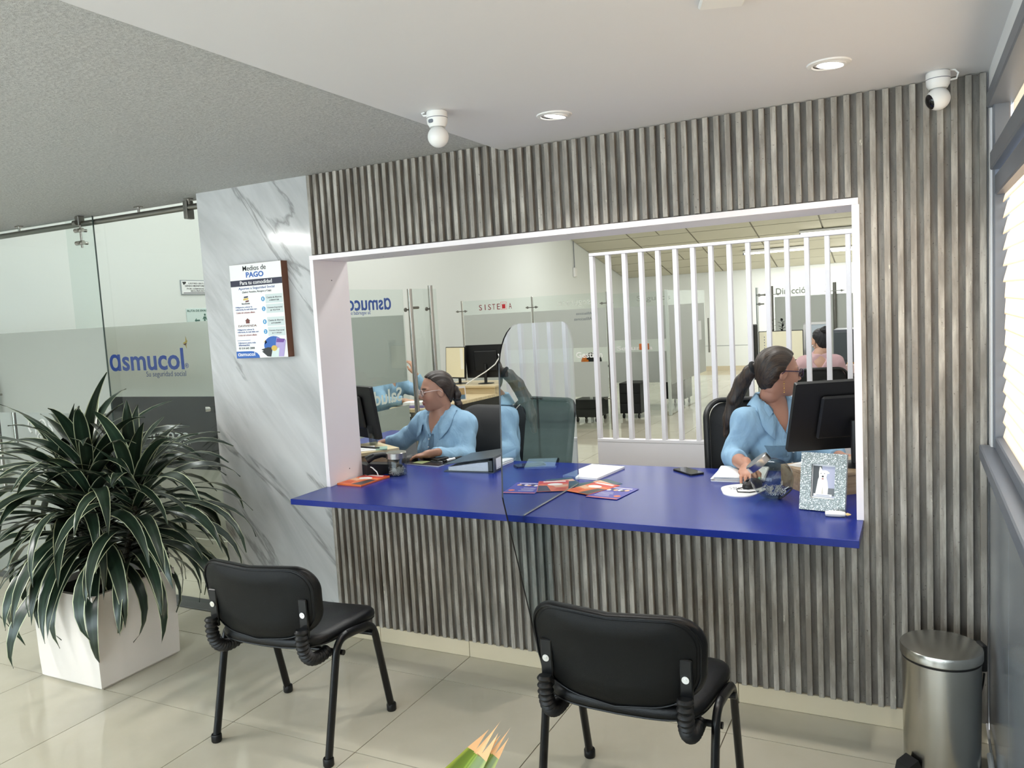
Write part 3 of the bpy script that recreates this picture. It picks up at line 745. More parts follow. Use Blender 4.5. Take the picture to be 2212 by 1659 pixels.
man = MB().sphere((0.004, 0.046, 0.0005), 0.011, 12, 8, s=(1, 1, 0.06)).prism([(-0.012, 0.03), (0.014, 0.03), (0.026, 0.0), (0.02, -0.004), (0.01, 0.014), (0.006, -0.004), (0.024, -0.04), (0.014, -0.044), (-0.002, -0.012), (-0.014, -0.044), (-0.026, -0.04), (-0.012, -0.006), (-0.01, 0.014), (-0.02, 0.002), (-0.026, 0.006)], 0.001)
o = man.build('walking_figure', DG); o.data.transform(SB(2.42, 1.645, XL + 0.0065)); wobj(o, ev)

# ------------------------------------------------------------------ white slat room divider behind the right desk
sv = empty('slat_divider', (1.5, 1.92, 0), label='white slatted wooden room divider behind the seated worker', cat='room divider')
D0, D1, DY0, DY1, DZ = 0.684, 2.38, 1.9, 1.945, 1.902
wobj(MB().box(D0, D1 + 0.02, DY0, DY1, 0.0005, 0.665, b=0.002).build('base_panel', SLATW), sv)
wobj(MB().box(D0, D1 + 0.02, DY0 - 0.002, DY1 + 0.002, 0.6655, 0.686, b=0.002).build('lower_rail', SLATW), sv)
wobj(MB().box(D0, D1 + 0.02, DY0 - 0.002, DY1 + 0.002, DZ - 0.019, DZ, b=0.002).build('top_rail', SLATW), sv)
sm = MB().box(0, 0.026, 0, DY1 - DY0, 0, DZ - 0.0195 - 0.6865, b=0.0015).mesh('slat'); sm.materials.append(SLATW)
for k in range(16):
    o = bpy.data.objects.new('slat', sm); COL.objects.link(o); o.parent = sv
    o.location = (D0 + k * 0.1099 - 1.5, DY0 - 1.92, 0.6864)

# ------------------------------------------------------------------ glass cubicle with mirrored lettering (left of office)
XP = -1.18
gp = empty('glass_partition', (XP, 1.8, 0), label='glass partition with reversed blue lettering behind the left worker', cat='partition')
wobj(MB().box(XP - 0.004, XP + 0.004, 1.114, 2.47, 0.02, 1.787).build('pane', GLASSG), gp)
wobj(MB().box(XP - 0.0055, XP - 0.0045, 1.2, 2.465, 1.035, 1.578).build('frosted_band', FROST), gp)
wobj(MB().box(XP - 0.0055, XP - 0.0045, 1.2, 2.465, 0.04, 0.835).build('frosted_band', FROST), gp)
MIR = lambda y, z: basis((XP - 0.0065, y, z), (0, -1, 0), (0, 0, 1))     # read from the -x side
RB = M('ink_royal', (24, 70, 160), 0.5)
wobj(text('blue_lettering', 'ɑsmucol', 0.15, RB, MIR(2.308, 1.632), bold=0.02, width=0.60, height=0.115), gp)
wobj(text('tagline', 'Su seguridad social', 0.045, RB, MIR(2.03, 1.598), width=0.31), gp)
wobj(text('white_lettering', 'Salud Fa', 0.15, WINK, MIR(2.375, 0.885), bold=0.02, width=0.60, height=0.115), gp)
wobj(MB().box(XP - 0.0068, XP - 0.006, 2.235, 2.325, 1.215, 1.385).build('taped_note', PAPER), gp)
def post(y, x=XP + 0.03, top=1.79, label=''):
    t = empty('steel_post', (x, y, 0), label=label, cat='post', group='steel cubicle posts')
    MB().cyl((0, 0, 0.006), (0, 0, top), 0.021, 24).build('tube', STEEL, t, smooth=True)
    MB().cyl((0, 0, 0.0), (0, 0, 0.006), 0.045, 24).build('base_flange', STEEL, t, smooth=True)
    for z in (1.62, 0.4):
        MB().cyl((-0.024, 0, z), (0.0, 0, z), 0.009, 12).cyl((-0.025, -0.045, z), (-0.014, -0.045, z), 0.017, 14).box(-0.022, -0.016, -0.05, 0.0, z - 0.005, z + 0.005).build('glass_clamp', DSTEEL, t, smooth=True)
    return t
post(2.529, label='steel tube post of the glass cubicle, the nearer of the two')
post(2.848, top=1.82, label='steel tube post of the glass cubicle, right above the left worker head')
gp2 = empty('glass_partition', (XP, 2.75, 0), label='narrow clear glass pane between the two steel posts', cat='partition')
wobj(MB().box(XP - 0.004, XP + 0.004, 2.585, 2.985, 0.02, 1.793).build('pane', GLASSG), gp2)
wobj(MB().cyl((XP + 0.006, 2.56, 1.635), (XP + 0.02, 2.66, 1.635), 0.012, 12).build('lever_clamp', DSTEEL, smooth=True), gp2)

# ------------------------------------------------------------------ cubicle rows further back
def row_panel(x0, x1, y, top, label, letters=None, band=(0.87, 1.05), frost_top=1.545, mat=FROST):
    t = empty('glass_partition', ((x0 + x1) / 2, y, 0), label=label, cat='partition', group='office glass partitions')
    wobj(MB().box(x0, x1, y - 0.004, y + 0.004, 0.006, top).build('pane', GLASSG), t)
    wobj(MB().box(x0 + 0.01, x1 - 0.01, y - 0.0055, y - 0.0045, band[1], frost_top).build('frosted_band', mat), t)
    wobj(MB().box(x0 + 0.01, x1 - 0.01, y - 0.0055, y - 0.0045, 0.42, band[0]).build('frosted_band', mat), t)
    return t
RINK = M('ink_dark_red2', (120, 34, 40), 0.6)
p = row_panel(-2.92, -1.885, 6.43, 1.735, 'frosted glass partition lettered in thin red capitals', frost_top=1.545)
TB = lambda x, z, y=6.4235: basis((x, y, z), (1, 0, 0), (0, 0, 1))
for s, x in (('S', -2.665), ('I', -2.577), ('S', -2.527), ('T', -2.462), ('E', -2.39), ('A', -2.215)):
    wobj(text('red_letter', s, 0.095, RINK, TB(x, 1.6), width=(0.012 if s == 'I' else 0.045), height=0.075), p)
wobj(MB().prism([(0, 0), (0.09, 0), (0.09, 0.1), (0, 0.1), (0, 0.004), (0.004, 0.004), (0.004, 0.096), (0.086, 0.096), (0.086, 0.004), (0, 0.004)], 0.001, mtx=TB(-2.335, 1.595)).build('bracket_mark', M('ink_red', (206, 70, 66))), p)
wobj(MB().prism([(0, 0), (0.05, 0), (0.05, 0.07), (0.034, 0.05), (0.025, 0.07), (0.016, 0.05), (0, 0.07)], 0.001, mtx=TB(-2.315, 1.607)).build('book_mark', M('ink_crimson', (176, 24, 36), 0.6)), p)
p = row_panel(-1.862, -0.855, 6.43, 1.735, 'frosted glass partition with faint reversed lettering and Gestión strip', frost_top=1.545)
wobj(text('faint_lettering', 'asegurate', 0.1, M('vinyl_faint', (196, 200, 192), 0.5), basis((-1.0, 6.4235, 1.6), (-1, 0, 0), (0, 0, 1)), width=0.5, height=0.09), p)
wobj(text('white_lettering', 'Gestión', 0.1, WINK, TB(-1.29, 0.925), bold=0.02, width=0.36, height=0.075), p)
for z, w in ((1.47, 0.24), (1.40, 0.27)):
    wobj(text('handwriting', '- Afiliaciones', 0.05, GREYMET, basis((-1.02, 6.4235, z), (-1, 0, 0), (0, 0, 1)), width=w), p)
for x, lb in ((-2.935, 'slim glass joint post at the far left of the red lettered partition'), (-1.8735, 'slim steel joint post between the red lettered and reversed lettered partitions'), (-0.843, 'slim steel joint post at the right end of the reversed lettered partition')):
    t = empty('partition_post', (x, 6.43, 0), label=lb, cat='post')
    MB().box(-0.010, 0.010, -0.012, 0.012, 0, 1.74, b=0.002).build('bar', STEEL, t)
    for z in (1.6, 0.4):
        MB().box(-0.09, 0.09, -0.02, -0.0125, z - 0.006, z + 0.006, b=0.002).cyl((-0.06, -0.024, z), (-0.06, -0.0125, z), 0.016, 12).cyl((0.06, -0.024, z), (0.06, -0.0125, z), 0.016, 12).build('spider_clamp', DSTEEL, t)
p = row_panel(-1.45, -0.47, 8.2, 1.735, 'frosted glass partition lettered Seguros behind the white slats', frost_top=1.53)
wobj(text('faint_lettering', 'Seguros', 0.14, M('vinyl_grey', (150, 154, 146), 0.5), basis((-1.02, 8.193, 1.61), (1, 0, 0), (0, 0, 1)), bold=0.01, width=0.5, height=0.1), p)
wobj(text('white_lettering', 'Segurida', 0.12, WINK, basis((-1.36, 8.193, 0.9), (1, 0, 0), (0, 0, 1)), bold=0.02, width=0.55, height=0.085), p)
wobj(MB().box(-1.0, -0.86, 8.15, 8.19, 0.9, 0.99, b=0.004).build('orange_tag', M('orange_card', (206, 110, 50), 0.6)), p)
t = empty('partition_post', (-0.455, 7.75, 0), label='slim pale post of the open glass door behind the white slats', cat='post')
MB().box(-0.02, 0.02, -0.02, 0.02, 0, 1.74, b=0.003).build('bar', M('pale_alu', (196, 204, 196), 0.35), t)
p = empty('glass_door', (-0.46, 9.2, 0), label='half open frosted glass office door with long pull handle', cat='door')
wobj(MB().box(-0.464, -0.456, 7.8, 10.0, 0.01, 1.735).build('pane', GLASSG), p)
wobj(MB().box(-0.4555, -0.4545, 7.85, 9.95, 0.42, 1.53).build('frosted_band', FROST), p)
hd = wobj(MB().cyl((-0.40, 9.98, 0.72), (-0.40, 9.98, 1.28), 0.015, 12).build('pull_handle', STEEL, smooth=True), p)
wobj(MB().box(-0.4535, -0.4525, 9.2, 9.7, 0.95, 1.25).build('taped_note', PAPER), p)
# management office at the far right
dp = empty('glass_partition', (1.2, 10.0, 0), label='far frosted glass partition lettered Dirección', cat='partition')
wobj(MB().box(0.63, 2.75, 9.996, 10.004, 0.01, 1.72).build('pane', GLASSG), dp)
wobj(MB().box(0.64, 2.74, 9.9945, 9.9955, 0.4, 1.555).build('frosted_band', FROST), dp)
wobj(text('grey_lettering', 'Dirección', 0.13, M('vinyl_grey', (150, 154, 146), 0.5), basis((0.66, 9.993, 1.595), (1, 0, 0), (0, 0, 1)), bold=0.016, width=0.5, height=0.1), dp)
for x, lb in ((0.60, 'dark steel post carrying hinge arms of the far management door'), (1.515, 'dark steel post in the far management partition')):
    t = empty('steel_post', (x, 9.97, 0), label=lb, cat='post')
    MB().cyl((0, 0, 0), (0, 0, 1.73), 0.026, 16).build('tube', DSTEEL, t, smooth=True)
    MB().box(-0.14, 0.14, -0.032, -0.026, 1.595, 1.607).cyl((-0.1, -0.04, 1.6), (-0.1, -0.026, 1.6), 0.018, 10).cyl((0.1, -0.04, 1.6), (0.1, -0.026, 1.6), 0.018, 10).build('spider_clamp', DSTEEL, t)
p = empty('glass_door', (0.38, 10.4, 0), label='clear glass door with clamp hinges left of the far management partition', cat='door')
wobj(MB().box(0.38, 0.392, 9.85, 10.0, 0.01, 1.72).build('pane', M('glass_edge', (70, 84, 80), 0.2)), p)
for z in (1.60, 1.46):
    wobj(MB().box(0.39, 0.5, 9.86, 9.88, z - 0.012, z + 0.012).cyl((0.43, 9.85, z), (0.43, 9.87, z), 0.024, 12).build('hinge', DSTEEL), p)

# ------------------------------------------------------------------ poster board on the marble
po = empty('poster_board', (-0.317, 0.006, 1.396), label='payment methods poster board mounted on the marble', cat='poster')
PX0, PX1, PZ0, PZ1, PYF = -0.487, -0.149, 1.396, 1.861, -0.038
BROWN = M('mdf_edge', (112, 72, 52), 0.6)
wobj(MB().box(PX0, PX1, PYF + 0.0006, 0.0055, PZ0, PZ1).build('board', BROWN), po)
wobj(MB().box(PX0 + 0.0005, PX1 - 0.0005, PYF, PYF + 0.0005, PZ0 + 0.0005, PZ1 - 0.0005).build('print_sheet', M('poster_white', (238, 238, 234), 0.4)), po)
PW, PH = PX1 - PX0, PZ1 - PZ0
def pp(u, v): return (PX0 + u * PW, PZ1 - v * PH)
def ptext(name, s, mat, u, v, w, h=None, align='LEFT', bold=0.01, lift=0.0006):
    x, z = pp(u, v)
    wobj(text(name, s, 0.03, mat, basis((x, PYF - lift, z), (1, 0, 0), (0, 0, 1)), width=w * PW, height=(h * PH if h else None), align=align, bold=bold), po)
def prect(name, mat, u0, u1, v0, v1, lift=0.0003, poly=None):
    x0, z1 = pp(u0, v0); x1, z0 = pp(u1, v1)
    pts = poly or [(0, 0), (1, 0), (1, 1), (0, 1)]
    q = [(x0 + a * (x1 - x0), z0 + b * (z1 - z0)) for a, b in pts]
    wobj(MB().prism(q, 0.0003, mtx=basis((0, PYF - lift, 0), (1, 0, 0), (0, 0, 1))).build(name, mat), po)
NAVY = M('poster_navy', (26, 28, 56), 0.5); PBLUE = M('poster_blue', (40, 96, 176), 0.5); SLATE = M('poster_slate', (60, 84, 150), 0.5); LG = M('poster_grey', (206, 216, 214), 0.5); LBL = M('poster_sky', (60, 150, 200), 0.5)
ptext('lettering', 'Medios de', INK, 0.49, 0.072, 0.45, 0.052, 'CENTER', 0.002)
ptext('lettering', 'PAGO', PBLUE, 0.49, 0.142, 0.34, 0.058, 'CENTER', 0.03)
prect('navy_band', NAVY, 0.0, 1.0, 0.167, 0.232)
ptext('lettering', 'Para tu comodidad', WINK, 0.5, 0.216, 0.62, 0.04, 'CENTER', 0.012)
ptext('lettering', 'Aportes a Seguridad Social', SLATE, 0.5, 0.268, 0.7, 0.032, 'CENTER', 0.006)
ptext('lettering', '(Salud, Pensión, Riesgos y Caja)', INK, 0.5, 0.304, 0.56, 0.024, 'CENTER', 0.004)
for k, (v, nm) in enumerate(((0.335, 'Bancolombia'), (0.575, 'DAVIVIENDA'))):
    for i, (a, b) in enumerate((('Cuenta de Ahorros', '# 00002977388' if k == 0 else '# 473100469809'), ('Convenio Empresarial', '# 92754' if k == 0 else '# 1139281'))):
        v0 = v + i * 0.104
        prect('grey_box', LG, 0.66, 0.985, v0, v0 + 0.092)
        ptext('small_lettering', a, INK, 0.825, v0 + 0.042, 0.28, 0.018, 'CENTER', 0.008)
        ptext('small_lettering', b, INK, 0.825, v0 + 0.070, 0.18, 0.016, 'CENTER', 0.008)
        prect('number_disc', LBL, 0.575, 0.645, v0 + 0.02, v0 + 0.07, poly=[(0.5 + 0.5 * math.cos(t * PI / 8), 0.5 + 0.5 * math.sin(t * PI / 8)) for t in range(16)])
        ptext('number', str(i + 1), WINK, 0.61, v0 + 0.057, 0.016 if i == 0 else 0.026, 0.026, 'CENTER', 0.01, lift=0.0009)
    if k == 0:
        prect('logo_stripe', NAVY, 0.24, 0.325, 0.338, 0.358, poly=[(0, 0), (0.95, 0.2), (1, 1), (0.05, 0.8)])
        prect('logo_stripe', M('poster_yellow', (214, 180, 80)), 0.225, 0.33, 0.358, 0.382, poly=[(0, 0), (0.95, 0.2), (1, 1), (0.05, 0.8)])
        prect('logo_stripe', M('poster_maroon', (106, 52, 44)), 0.265, 0.335, 0.382, 0.404, poly=[(0, 0), (0.95, 0.2), (1, 1), (0.05, 0.8)])
        ptext('small_lettering', nm, NAVY, 0.27, 0.424, 0.16, 0.016, 'CENTER', 0.01)
    else:
        prect('house_mark', M('poster_maroon', (106, 52, 44)), 0.225, 0.33, 0.573, 0.628, poly=[(0.15, 0), (0.85, 0), (0.85, 0.5), (1, 0.5), (0.5, 1), (0, 0.5), (0.15, 0.5)])
        ptext('small_lettering', nm, M('poster_maroon', (106, 52, 44)), 0.265, 0.664, 0.36, 0.022, 'CENTER', 0.0)
    ptext('small_lettering', 'Obligatorio colocar la', SLATE, 0.06, v + 0.125, 0.33, 0.02)
    ptext('small_lettering', 'referencia, la cual debe ser:', SLATE, 0.06, v + 0.151, 0.42, 0.02)
    ptext('small_lettering', 'Cédula del cotizante afiliado', M('poster_rose', (170, 110, 110)), 0.065, v + 0.185, 0.37, 0.018)
prect('rule', SLATE, 0.04, 0.30, 0.806, 0.81)
ptext('small_lettering', 'Llámanos para más', SLATE, 0.06, 0.842, 0.34, 0.022)
ptext('small_lettering', 'información:', SLATE, 0.06, 0.868, 0.22, 0.022)
ptext('lettering', '© 314 645 2808', INK, 0.06, 0.902, 0.31, 0.022, bold=0.012)
prect('blue_corner', PBLUE, 0.0, 0.46, 0.925, 0.999, poly=[(0, 0), (1, 0), (0.98, 0.35), (0.9, 0.7), (0.75, 0.95), (0.65, 1), (0, 1)])
ptext('lettering', 'ɑsmucol', WINK, 0.03, 0.975, 0.34, 0.04, bold=0.02, lift=0.001)
prect('blue_disc', PBLUE, 0.56, 0.94, 0.775, 0.975, poly=[(0.5 + 0.5 * math.cos(t * PI / 12), 0.5 + 0.5 * math.sin(t * PI / 12)) for t in range(24)])
prect('wallet', M('poster_black', (36, 36, 36)), 0.50, 0.72, 0.885, 0.992, lift=0.0007, poly=[(0, 0.75), (0.6, 0.95), (0.95, 0.9), (0.9, 0.0), (0.5, 0.05), (0.05, 0.55), (0.2, 0.6)])
prect('banknote', M('poster_lilac', (176, 160, 206)), 0.74, 0.985, 0.79, 0.992, lift=0.0011, poly=[(0.0, 0.0), (0.3, 1.0), (1.0, 0.85), (0.75, 0.0)])
prect('banknote', M('poster_violet', (110, 70, 150)), 0.80, 0.97, 0.80, 0.845, lift=0.0014, poly=[(0.0, 0.1), (0.1, 1.0), (1.0, 0.8), (0.8, 0.0)])
prect('banknote', M('poster_mint', (214, 226, 222)), 0.68, 0.86, 0.90, 0.996, lift=0.0013, poly=[(0.0, 0.0), (0.25, 1.0), (0.95, 1.0), (0.8, 0.0)])
prect('coin', M('poster_yellow', (214, 180, 80)), 0.70, 0.81, 0.872, 0.932, lift=0.0018, poly=[(0.5 + 0.5 * math.cos(t * PI / 10), 0.5 + 0.5 * math.sin(t * PI / 10)) for t in range(20)])
prect('arrow_mark', M('poster_yellow', (214, 180, 80)), 0.55, 0.62, 0.812, 0.862, poly=[(0, 0.4), (0.5, 0.6), (0.4, 0), (1, 0.5), (0.6, 1)])

# ------------------------------------------------------------------ ceiling cameras
def dome_camera(loc, yaw, label, lens):
    t = empty('security_camera', loc, yaw, label=label, cat='security camera')
    MB().lathe([(0.030, 0.0), (0.034, -0.004), (0.0345, -0.022), (0.0345, -0.024), (0.033, -0.040), (0.028, -0.048), (0.026, -0.052)], 40).build('base', WPLAS, t, smooth=True)
    hd_ = MB().sphere((0, 0, -0.082), 0.0345, 32, 20, s=(1, 1, 1.0)).build('head', WPLAS, t, smooth=True)
    if lens:
        m = Matrix.Translation((0, 0, -0.082)) @ Matrix.Rotation(math.radians(108), 4, 'Y')
        MB().lathe([(0.0001, 0.0352), (0.012, 0.0345), (0.021, 0.0295), (0.0235, 0.0262)], 32, mtx=m, cap=False).build('lens_window', M('lens_black', (8, 8, 12), 0.08), t, smooth=True)
    MB().lathe([(0.0346, -0.0225), (0.0349, -0.0235), (0.0346, -0.0245)], 40, cap=False).build('seam', GREYMET, t, smooth=True)
    return t
c1 = dome_camera((1.173, -0.693, ZS), 0.0, 'white dome security camera on the ceiling, its back to the viewer', False)
MB().prism(rrect(0.018, 0.012, 0.005), 0.001, mtx=basis((-0.004, -0.0335, -0.0365), (1, 0, 0), (0, 0, 1))).build('speaker_grille', GREYMET, c1)
MB().tube([(-0.03, -0.01, -0.012), (-0.044, -0.012, -0.010), (-0.05, -0.012, -0.003), (-0.04, -0.01, 0.0)], 0.0035, 8).build('cable', WPLAS, c1, smooth=True)
c2 = dome_camera((2.632, -0.1, ZS), math.radians(203), 'white dome security camera in the right ceiling corner with dark lens', True)
MB().tube([(-0.03, 0.012, -0.03), (-0.048, 0.016, -0.028), (-0.052, 0.018, -0.012), (-0.044, 0.016, -0.002), (-0.028, 0.012, 0.0)], 0.003, 8).build('cable', WPLAS, c2, smooth=True)
o = MB().box(-0.05, 0.05, -0.05, 0.05, -0.012, 0, b=0.004).build('ceiling_plate', WPLAS); o.location = (2.19, -1.13, ZS); o.rotation_euler = (0, 0, 0.35); tag(o, 'white plastic cover plate on the ceiling at the top edge of the picture', 'cover plate')
cb = empty('wall_junction_box', (XL + 0.02, 11.71, 2.27), label='small white junction box hanging on a cable on the far white wall', cat='electrical box')
MB().box(-0.018, 0.03, -0.06, 0.06, -0.09, 0.09, b=0.01).build('box', WPLAS, cb)
MB().cyl((0, 0, 0.09), (0, 0, 0.62), 0.008, 8).build('cable', GREYMET, cb)
# ------------------------------------------------------------------ visitor chairs
def outline_back(n=16):
    """half-rounded backrest outline (x, z) about its centre"""
    pts = []
    W2, ztop, zbot = 0.258, 0.138, -0.148
    def corner(cx, cz, rx, rz, a0, a1, k):
        for i in range(k + 1):
            a = math.radians(a0 + (a1 - a0) * i / k); pts.append((cx + rx * math.cos(a), cz + rz * math.sin(a)))
    corner(W2 - 0.085, ztop - 0.085, 0.085, 0.085, 0, 90, n)
    pts.append((0, ztop - 0.004))
    corner(-W2 + 0.085, ztop - 0.085, 0.085, 0.085, 90, 180, n)
    corner(-W2 + 0.17, -0.02, 0.165, 0.118, 185, 262, n)
    pts.append((0, zbot))
    corner(W2 - 0.17, -0.02, 0.165, 0.118, 278, 355, n)
    return pts
def pad_mesh(outl, profile, bend, name):
    """closed cushion: rings of the outline shrunk by s and lifted by h on the front side, flat on the back"""
    bm = bmesh.new(); rings = []
    for (s, h) in profile:
        rings.append([bm.verts.new(bend(x * s, z * s, h)) for (x, z) in outl])
    n = len(outl)
    for A, B in zip(rings[:-1], rings[1:]):
        for i in range(n): bm.faces.new((A[i], A[(i + 1) % n], B[(i + 1) % n], B[i]))
    for R in (rings[0], rings[-1]):
        c = Vector((0, 0, 0))
        for v in R: c += v.co
        cv = bm.verts.new(c / n)
        for i in range(n): bm.faces.new((R[i], R[(i + 1) % n], cv))
    bmesh.ops.recalc_face_normals(bm, faces=bm.faces)
    me = bpy.data.meshes.new(name); bm.to_mesh(me); bm.free()
    for p in me.polygons: p.use_smooth = True
    return me
def make_chair(label):
    t = empty('visitor_chair', (0, 0, 0), label=label, cat='chair', group='black visitor chairs')
    zc_, yb = 0.578, -0.235
    bend = lambda x, z, h: Vector((x, yb + 0.75 * x * x + h - 0.13 * z, zc_ + z))
    ob = outline_back()
    link('backrest', pad_mesh(ob, [(0.4, 0.004), (0.8, 0.0), (0.955, -0.001), (0.985, 0.004), (1.0, 0.014), (0.995, 0.026), (0.96, 0.035), (0.85, 0.042), (0.5, 0.048)], bend, 'backrest'), LEATHER, t)
    link('back_shell', pad_mesh(ob, [(0.5, -0.0035), (0.90, -0.0035), (0.915, -0.001), (0.915, 0.002)], bend, 'back_shell'), M('black_shell', (10, 11, 11), 0.55, spec=0.25, bump=0.2, bscale=500), t)
    # piping along the back edge
    MB().tube([bend(x * 0.955, z * 0.955, -0.002) for x, z in ob], 0.0028, 6, closed=True).build('piping', LEATHER, t, smooth=True)
    # seat
    so = []
    for i in range(72):
        a = 2 * PI * i / 72; c_, s_ = math.cos(a), math.sin(a)
        rx = 0.245 * abs(c_) ** 0.42 * (1 if c_ > 0 else -1); ry = 0.208 * abs(s_) ** 0.42 * (1 if s_ > 0 else -1)
        so.append((rx * (1 + 0.06 * (ry / 0.208)) , ry))
    def sbend(x, y, h): return Vector((x, y + 0.005, 0.389 + h + 0.25 * x * x - 0.010 * max(0, y / 0.2) ** 2 + 0.012 * max(0, -y / 0.2) ** 2))
    link('seat', pad_mesh(so, [(0.7, 0.0), (0.95, 0.0), (0.99, 0.006), (1.0, 0.016), (0.99, 0.03), (0.955, 0.040), (0.85, 0.046), (0.5, 0.040), (0.2, 0.037)], sbend, 'seat'), LEATHER, t)
    MB().tube([sbend(x * 0.985, y * 0.985, 0.004) for x, y in so], 0.003, 6, closed=True).build('seat_piping', RUBBER, t, smooth=True)
    # side frames, one continuous leg-rail-leg tube cut into legs and rail
    def bez(p0, p1, p2, k): return [tuple((1 - s) ** 2 * a + 2 * s * (1 - s) * b + s * s * c for a, b, c in zip(p0, p1, p2)) for s in [i / k for i in range(k + 1)]]
    for s in (-1, 1):
        x = 0.258 * s
        MB().tube([(x, -0.208, 0.0), (x, -0.123, 0.345)] + bez((x, -0.118, 0.365), (x, -0.105, 0.418), (x, -0.05, 0.415), 6), 0.0168, 14, flat=0.72, up=(0, 1, 0)).build('leg', BLKMETAL, t, smooth=True)
        MB().tube([(x, 0.208, 0.0), (x, 0.138, 0.31)] + bez((x, 0.133, 0.335), (x, 0.118, 0.392), (x, 0.07, 0.398), 6), 0.0168, 14, flat=0.72, up=(0, 1, 0)).build('leg', BLKMETAL, t, smooth=True)
        MB().tube([(x, -0.05, 0.415), (x, 0.0, 0.41), (x, 0.07, 0.398)], 0.0168, 14, flat=0.72, up=(0, 0, 1)).build('side_rail', BLKMETAL, t, smooth=True)
        for y in (-0.208, 0.208):
            MB().lathe([(0.017, 0.0), (0.0195, 0.004), (0.0195, 0.026), (0.0175, 0.03)], 16, c=(x, y * 0.985, 0)).build('foot_cap', RUBBER, t, smooth=True)
        # back support: ribbed sleeve and flat bar
        xb = 0.205 * s
        path = bez((xb, -0.10, 0.368), (xb, -0.245, 0.345), (xb, -0.228, 0.498), 72)
        MB().tube(path, 0.02, 14, rs=[0.0215 + 0.0030 * math.cos(i * PI / 2.5) for i in range(73)]).build('ribbed_sleeve', RUBBER, t, smooth=True)
        yy = lambda z: yb + 0.75 * xb * xb - 0.13 * (z - zc_) - 0.012
        MB().box(xb - 0.018, xb + 0.018, yy(0.52) - 0.006, yy(0.52) + 0.006, 0.46, 0.60, b=0.003).build('support_bar', BLKMETAL, t)
        MB().cyl((xb, yy(0.52) - 0.0065, 0.545), (xb, yy(0.52) - 0.0105, 0.545), 0.0105, 16).cyl((xb, yy(0.52) - 0.0105, 0.545), (xb, yy(0.52) - 0.0115, 0.545), 0.004, 8).build('bolt', CHROME, t, smooth=False)
    for y, z in ((-0.09, 0.366), (0.10, 0.362)):
        MB().cyl((-0.272, y, z), (0.272, y, z), 0.010, 12).build('cross_bar', BLKMETAL, t, smooth=True)
    return t
ch = make_chair('black padded visitor chair beside the planted box')
ch.location = (0.440, -0.742, 0); ch.rotation_euler = (0, 0, math.radians(3.0))
ch2 = copy_tree(ch); ch2.location = (1.798, -0.752, 0); ch2.rotation_euler = (0, 0, math.radians(0.0)); ch2['label'] = 'black padded visitor chair in front of the glass divider'

# ------------------------------------------------------------------ planter box
pl = empty('planter_box', (-0.833, -0.638, 0), label='white square concrete planter box with scuffed edges', cat='planter')
PLW = M('planter_plaster', (226, 219, 212), 0.6, bump=0.3, bscale=14, var=0.06, vscale=5)
bm = bmesh.new()
def ring(h, z): return [bm.verts.new((sx * h, sy * h, z)) for sx, sy in ((-1, -1), (1, -1), (1, 1), (-1, 1))]
R = [ring(0.196, 0.0), ring(0.208, 0.012), ring(0.211, 0.10), ring(0.213, 0.30), ring(0.214, 0.425), ring(0.196, 0.425), ring(0.194, 0.36)]
for A, B in zip(R[:-1], R[1:]):
    for i in range(4): bm.faces.new((A[i], A[(i + 1) % 4], B[(i + 1) % 4], B[i]))
bm.faces.new(R[0][::-1]); bm.faces.new(R[-1])
bmesh.ops.recalc_face_normals(bm, faces=bm.faces); me = bpy.data.meshes.new('box'); bm.to_mesh(me); bm.free()
link('box', me, PLW, pl)
SOIL = M('potting_soil', (46, 38, 32), 0.9, bump=1.0, bscale=45, var=0.4, vscale=30)
MB().box(-0.1935, 0.1935, -0.1935, 0.1935, 0.361, 0.397).build('soil', SOIL, pl)
MB().prism([(0.215, 0.16), (0.218, 0.17), (0.215, 0.185), (0.212, 0.17)], 0.0008, mtx=basis((-0.02, -0.2125, 0), (1, 0, 0), (0, 0, 1))).build('chip_mark', SOIL, pl)

# ------------------------------------------------------------------ dracaena
LEAF = leaf_mat('striped_leaf', (34, 50, 38), (198, 204, 168), 0.84, 0.92)
def leaf_mesh(L, w, el, droop, seed, nseg=11, twist=0.0, fold=0.14):
    rnd = random.Random(seed)
    bm = bmesh.new(); lay = bm.verts.layers.float.new('across'); rows = []
    x = z = 0.0; a = math.radians(el); side = rnd.uniform(-0.12, 0.12)
    us = (-1, -0.8, -0.4, 0, 0.4, 0.8, 1)
    for i in range(nseg + 1):
        t = i / nseg
        ww = w * (0.42 + 0.58 * math.sin(min(1, t * 2.4) * PI / 2)) * (1 - max(0, (t - 0.45) / 0.55) ** 2.0) + 0.0006
        row = []
        for u in us:
            n_ = fold * abs(u) * ww * (1 - 0.6 * t)
            tw = twist * t
            yy = u * ww * math.cos(tw) + side * L * t * t
            up = n_ + u * ww * math.sin(tw) + 0.0025 * math.sin(9 * t + 2.1 * u + seed)
            v = bm.verts.new((x - up * math.sin(a), yy, z + up * math.cos(a))); v[lay] = abs(u); row.append(v)
        rows.append(row)
        st = L / nseg
        x += st * math.cos(a); z += st * math.sin(a)
        a -= math.radians(droop) * (0.35 + 1.3 * t) / nseg
    for A, B in zip(rows[:-1], rows[1:]):
        for j in range(len(us) - 1): bm.faces.new((A[j], A[j + 1], B[j + 1], B[j]))
    me = bpy.data.meshes.new('leaf'); bm.to_mesh(me); bm.free()
    for p in me.polygons: p.use_smooth = True
    return me
dr = empty('dracaena_plant', (-0.833, -0.638, 0.398), label='bushy dracaena with dark green white edged strap leaves', cat='plant')
STEM = M('plant_stem', (62, 58, 46), 0.7, bump=0.5, bscale=60)
stems = [((-0.845, -0.655), 0.955, 96, 1.12), ((-0.62, -0.60), 0.90, 70, 1.0), ((-1.03, -0.62), 0.88, 70, 1.04)]
rnd = random.Random(11); li = 0
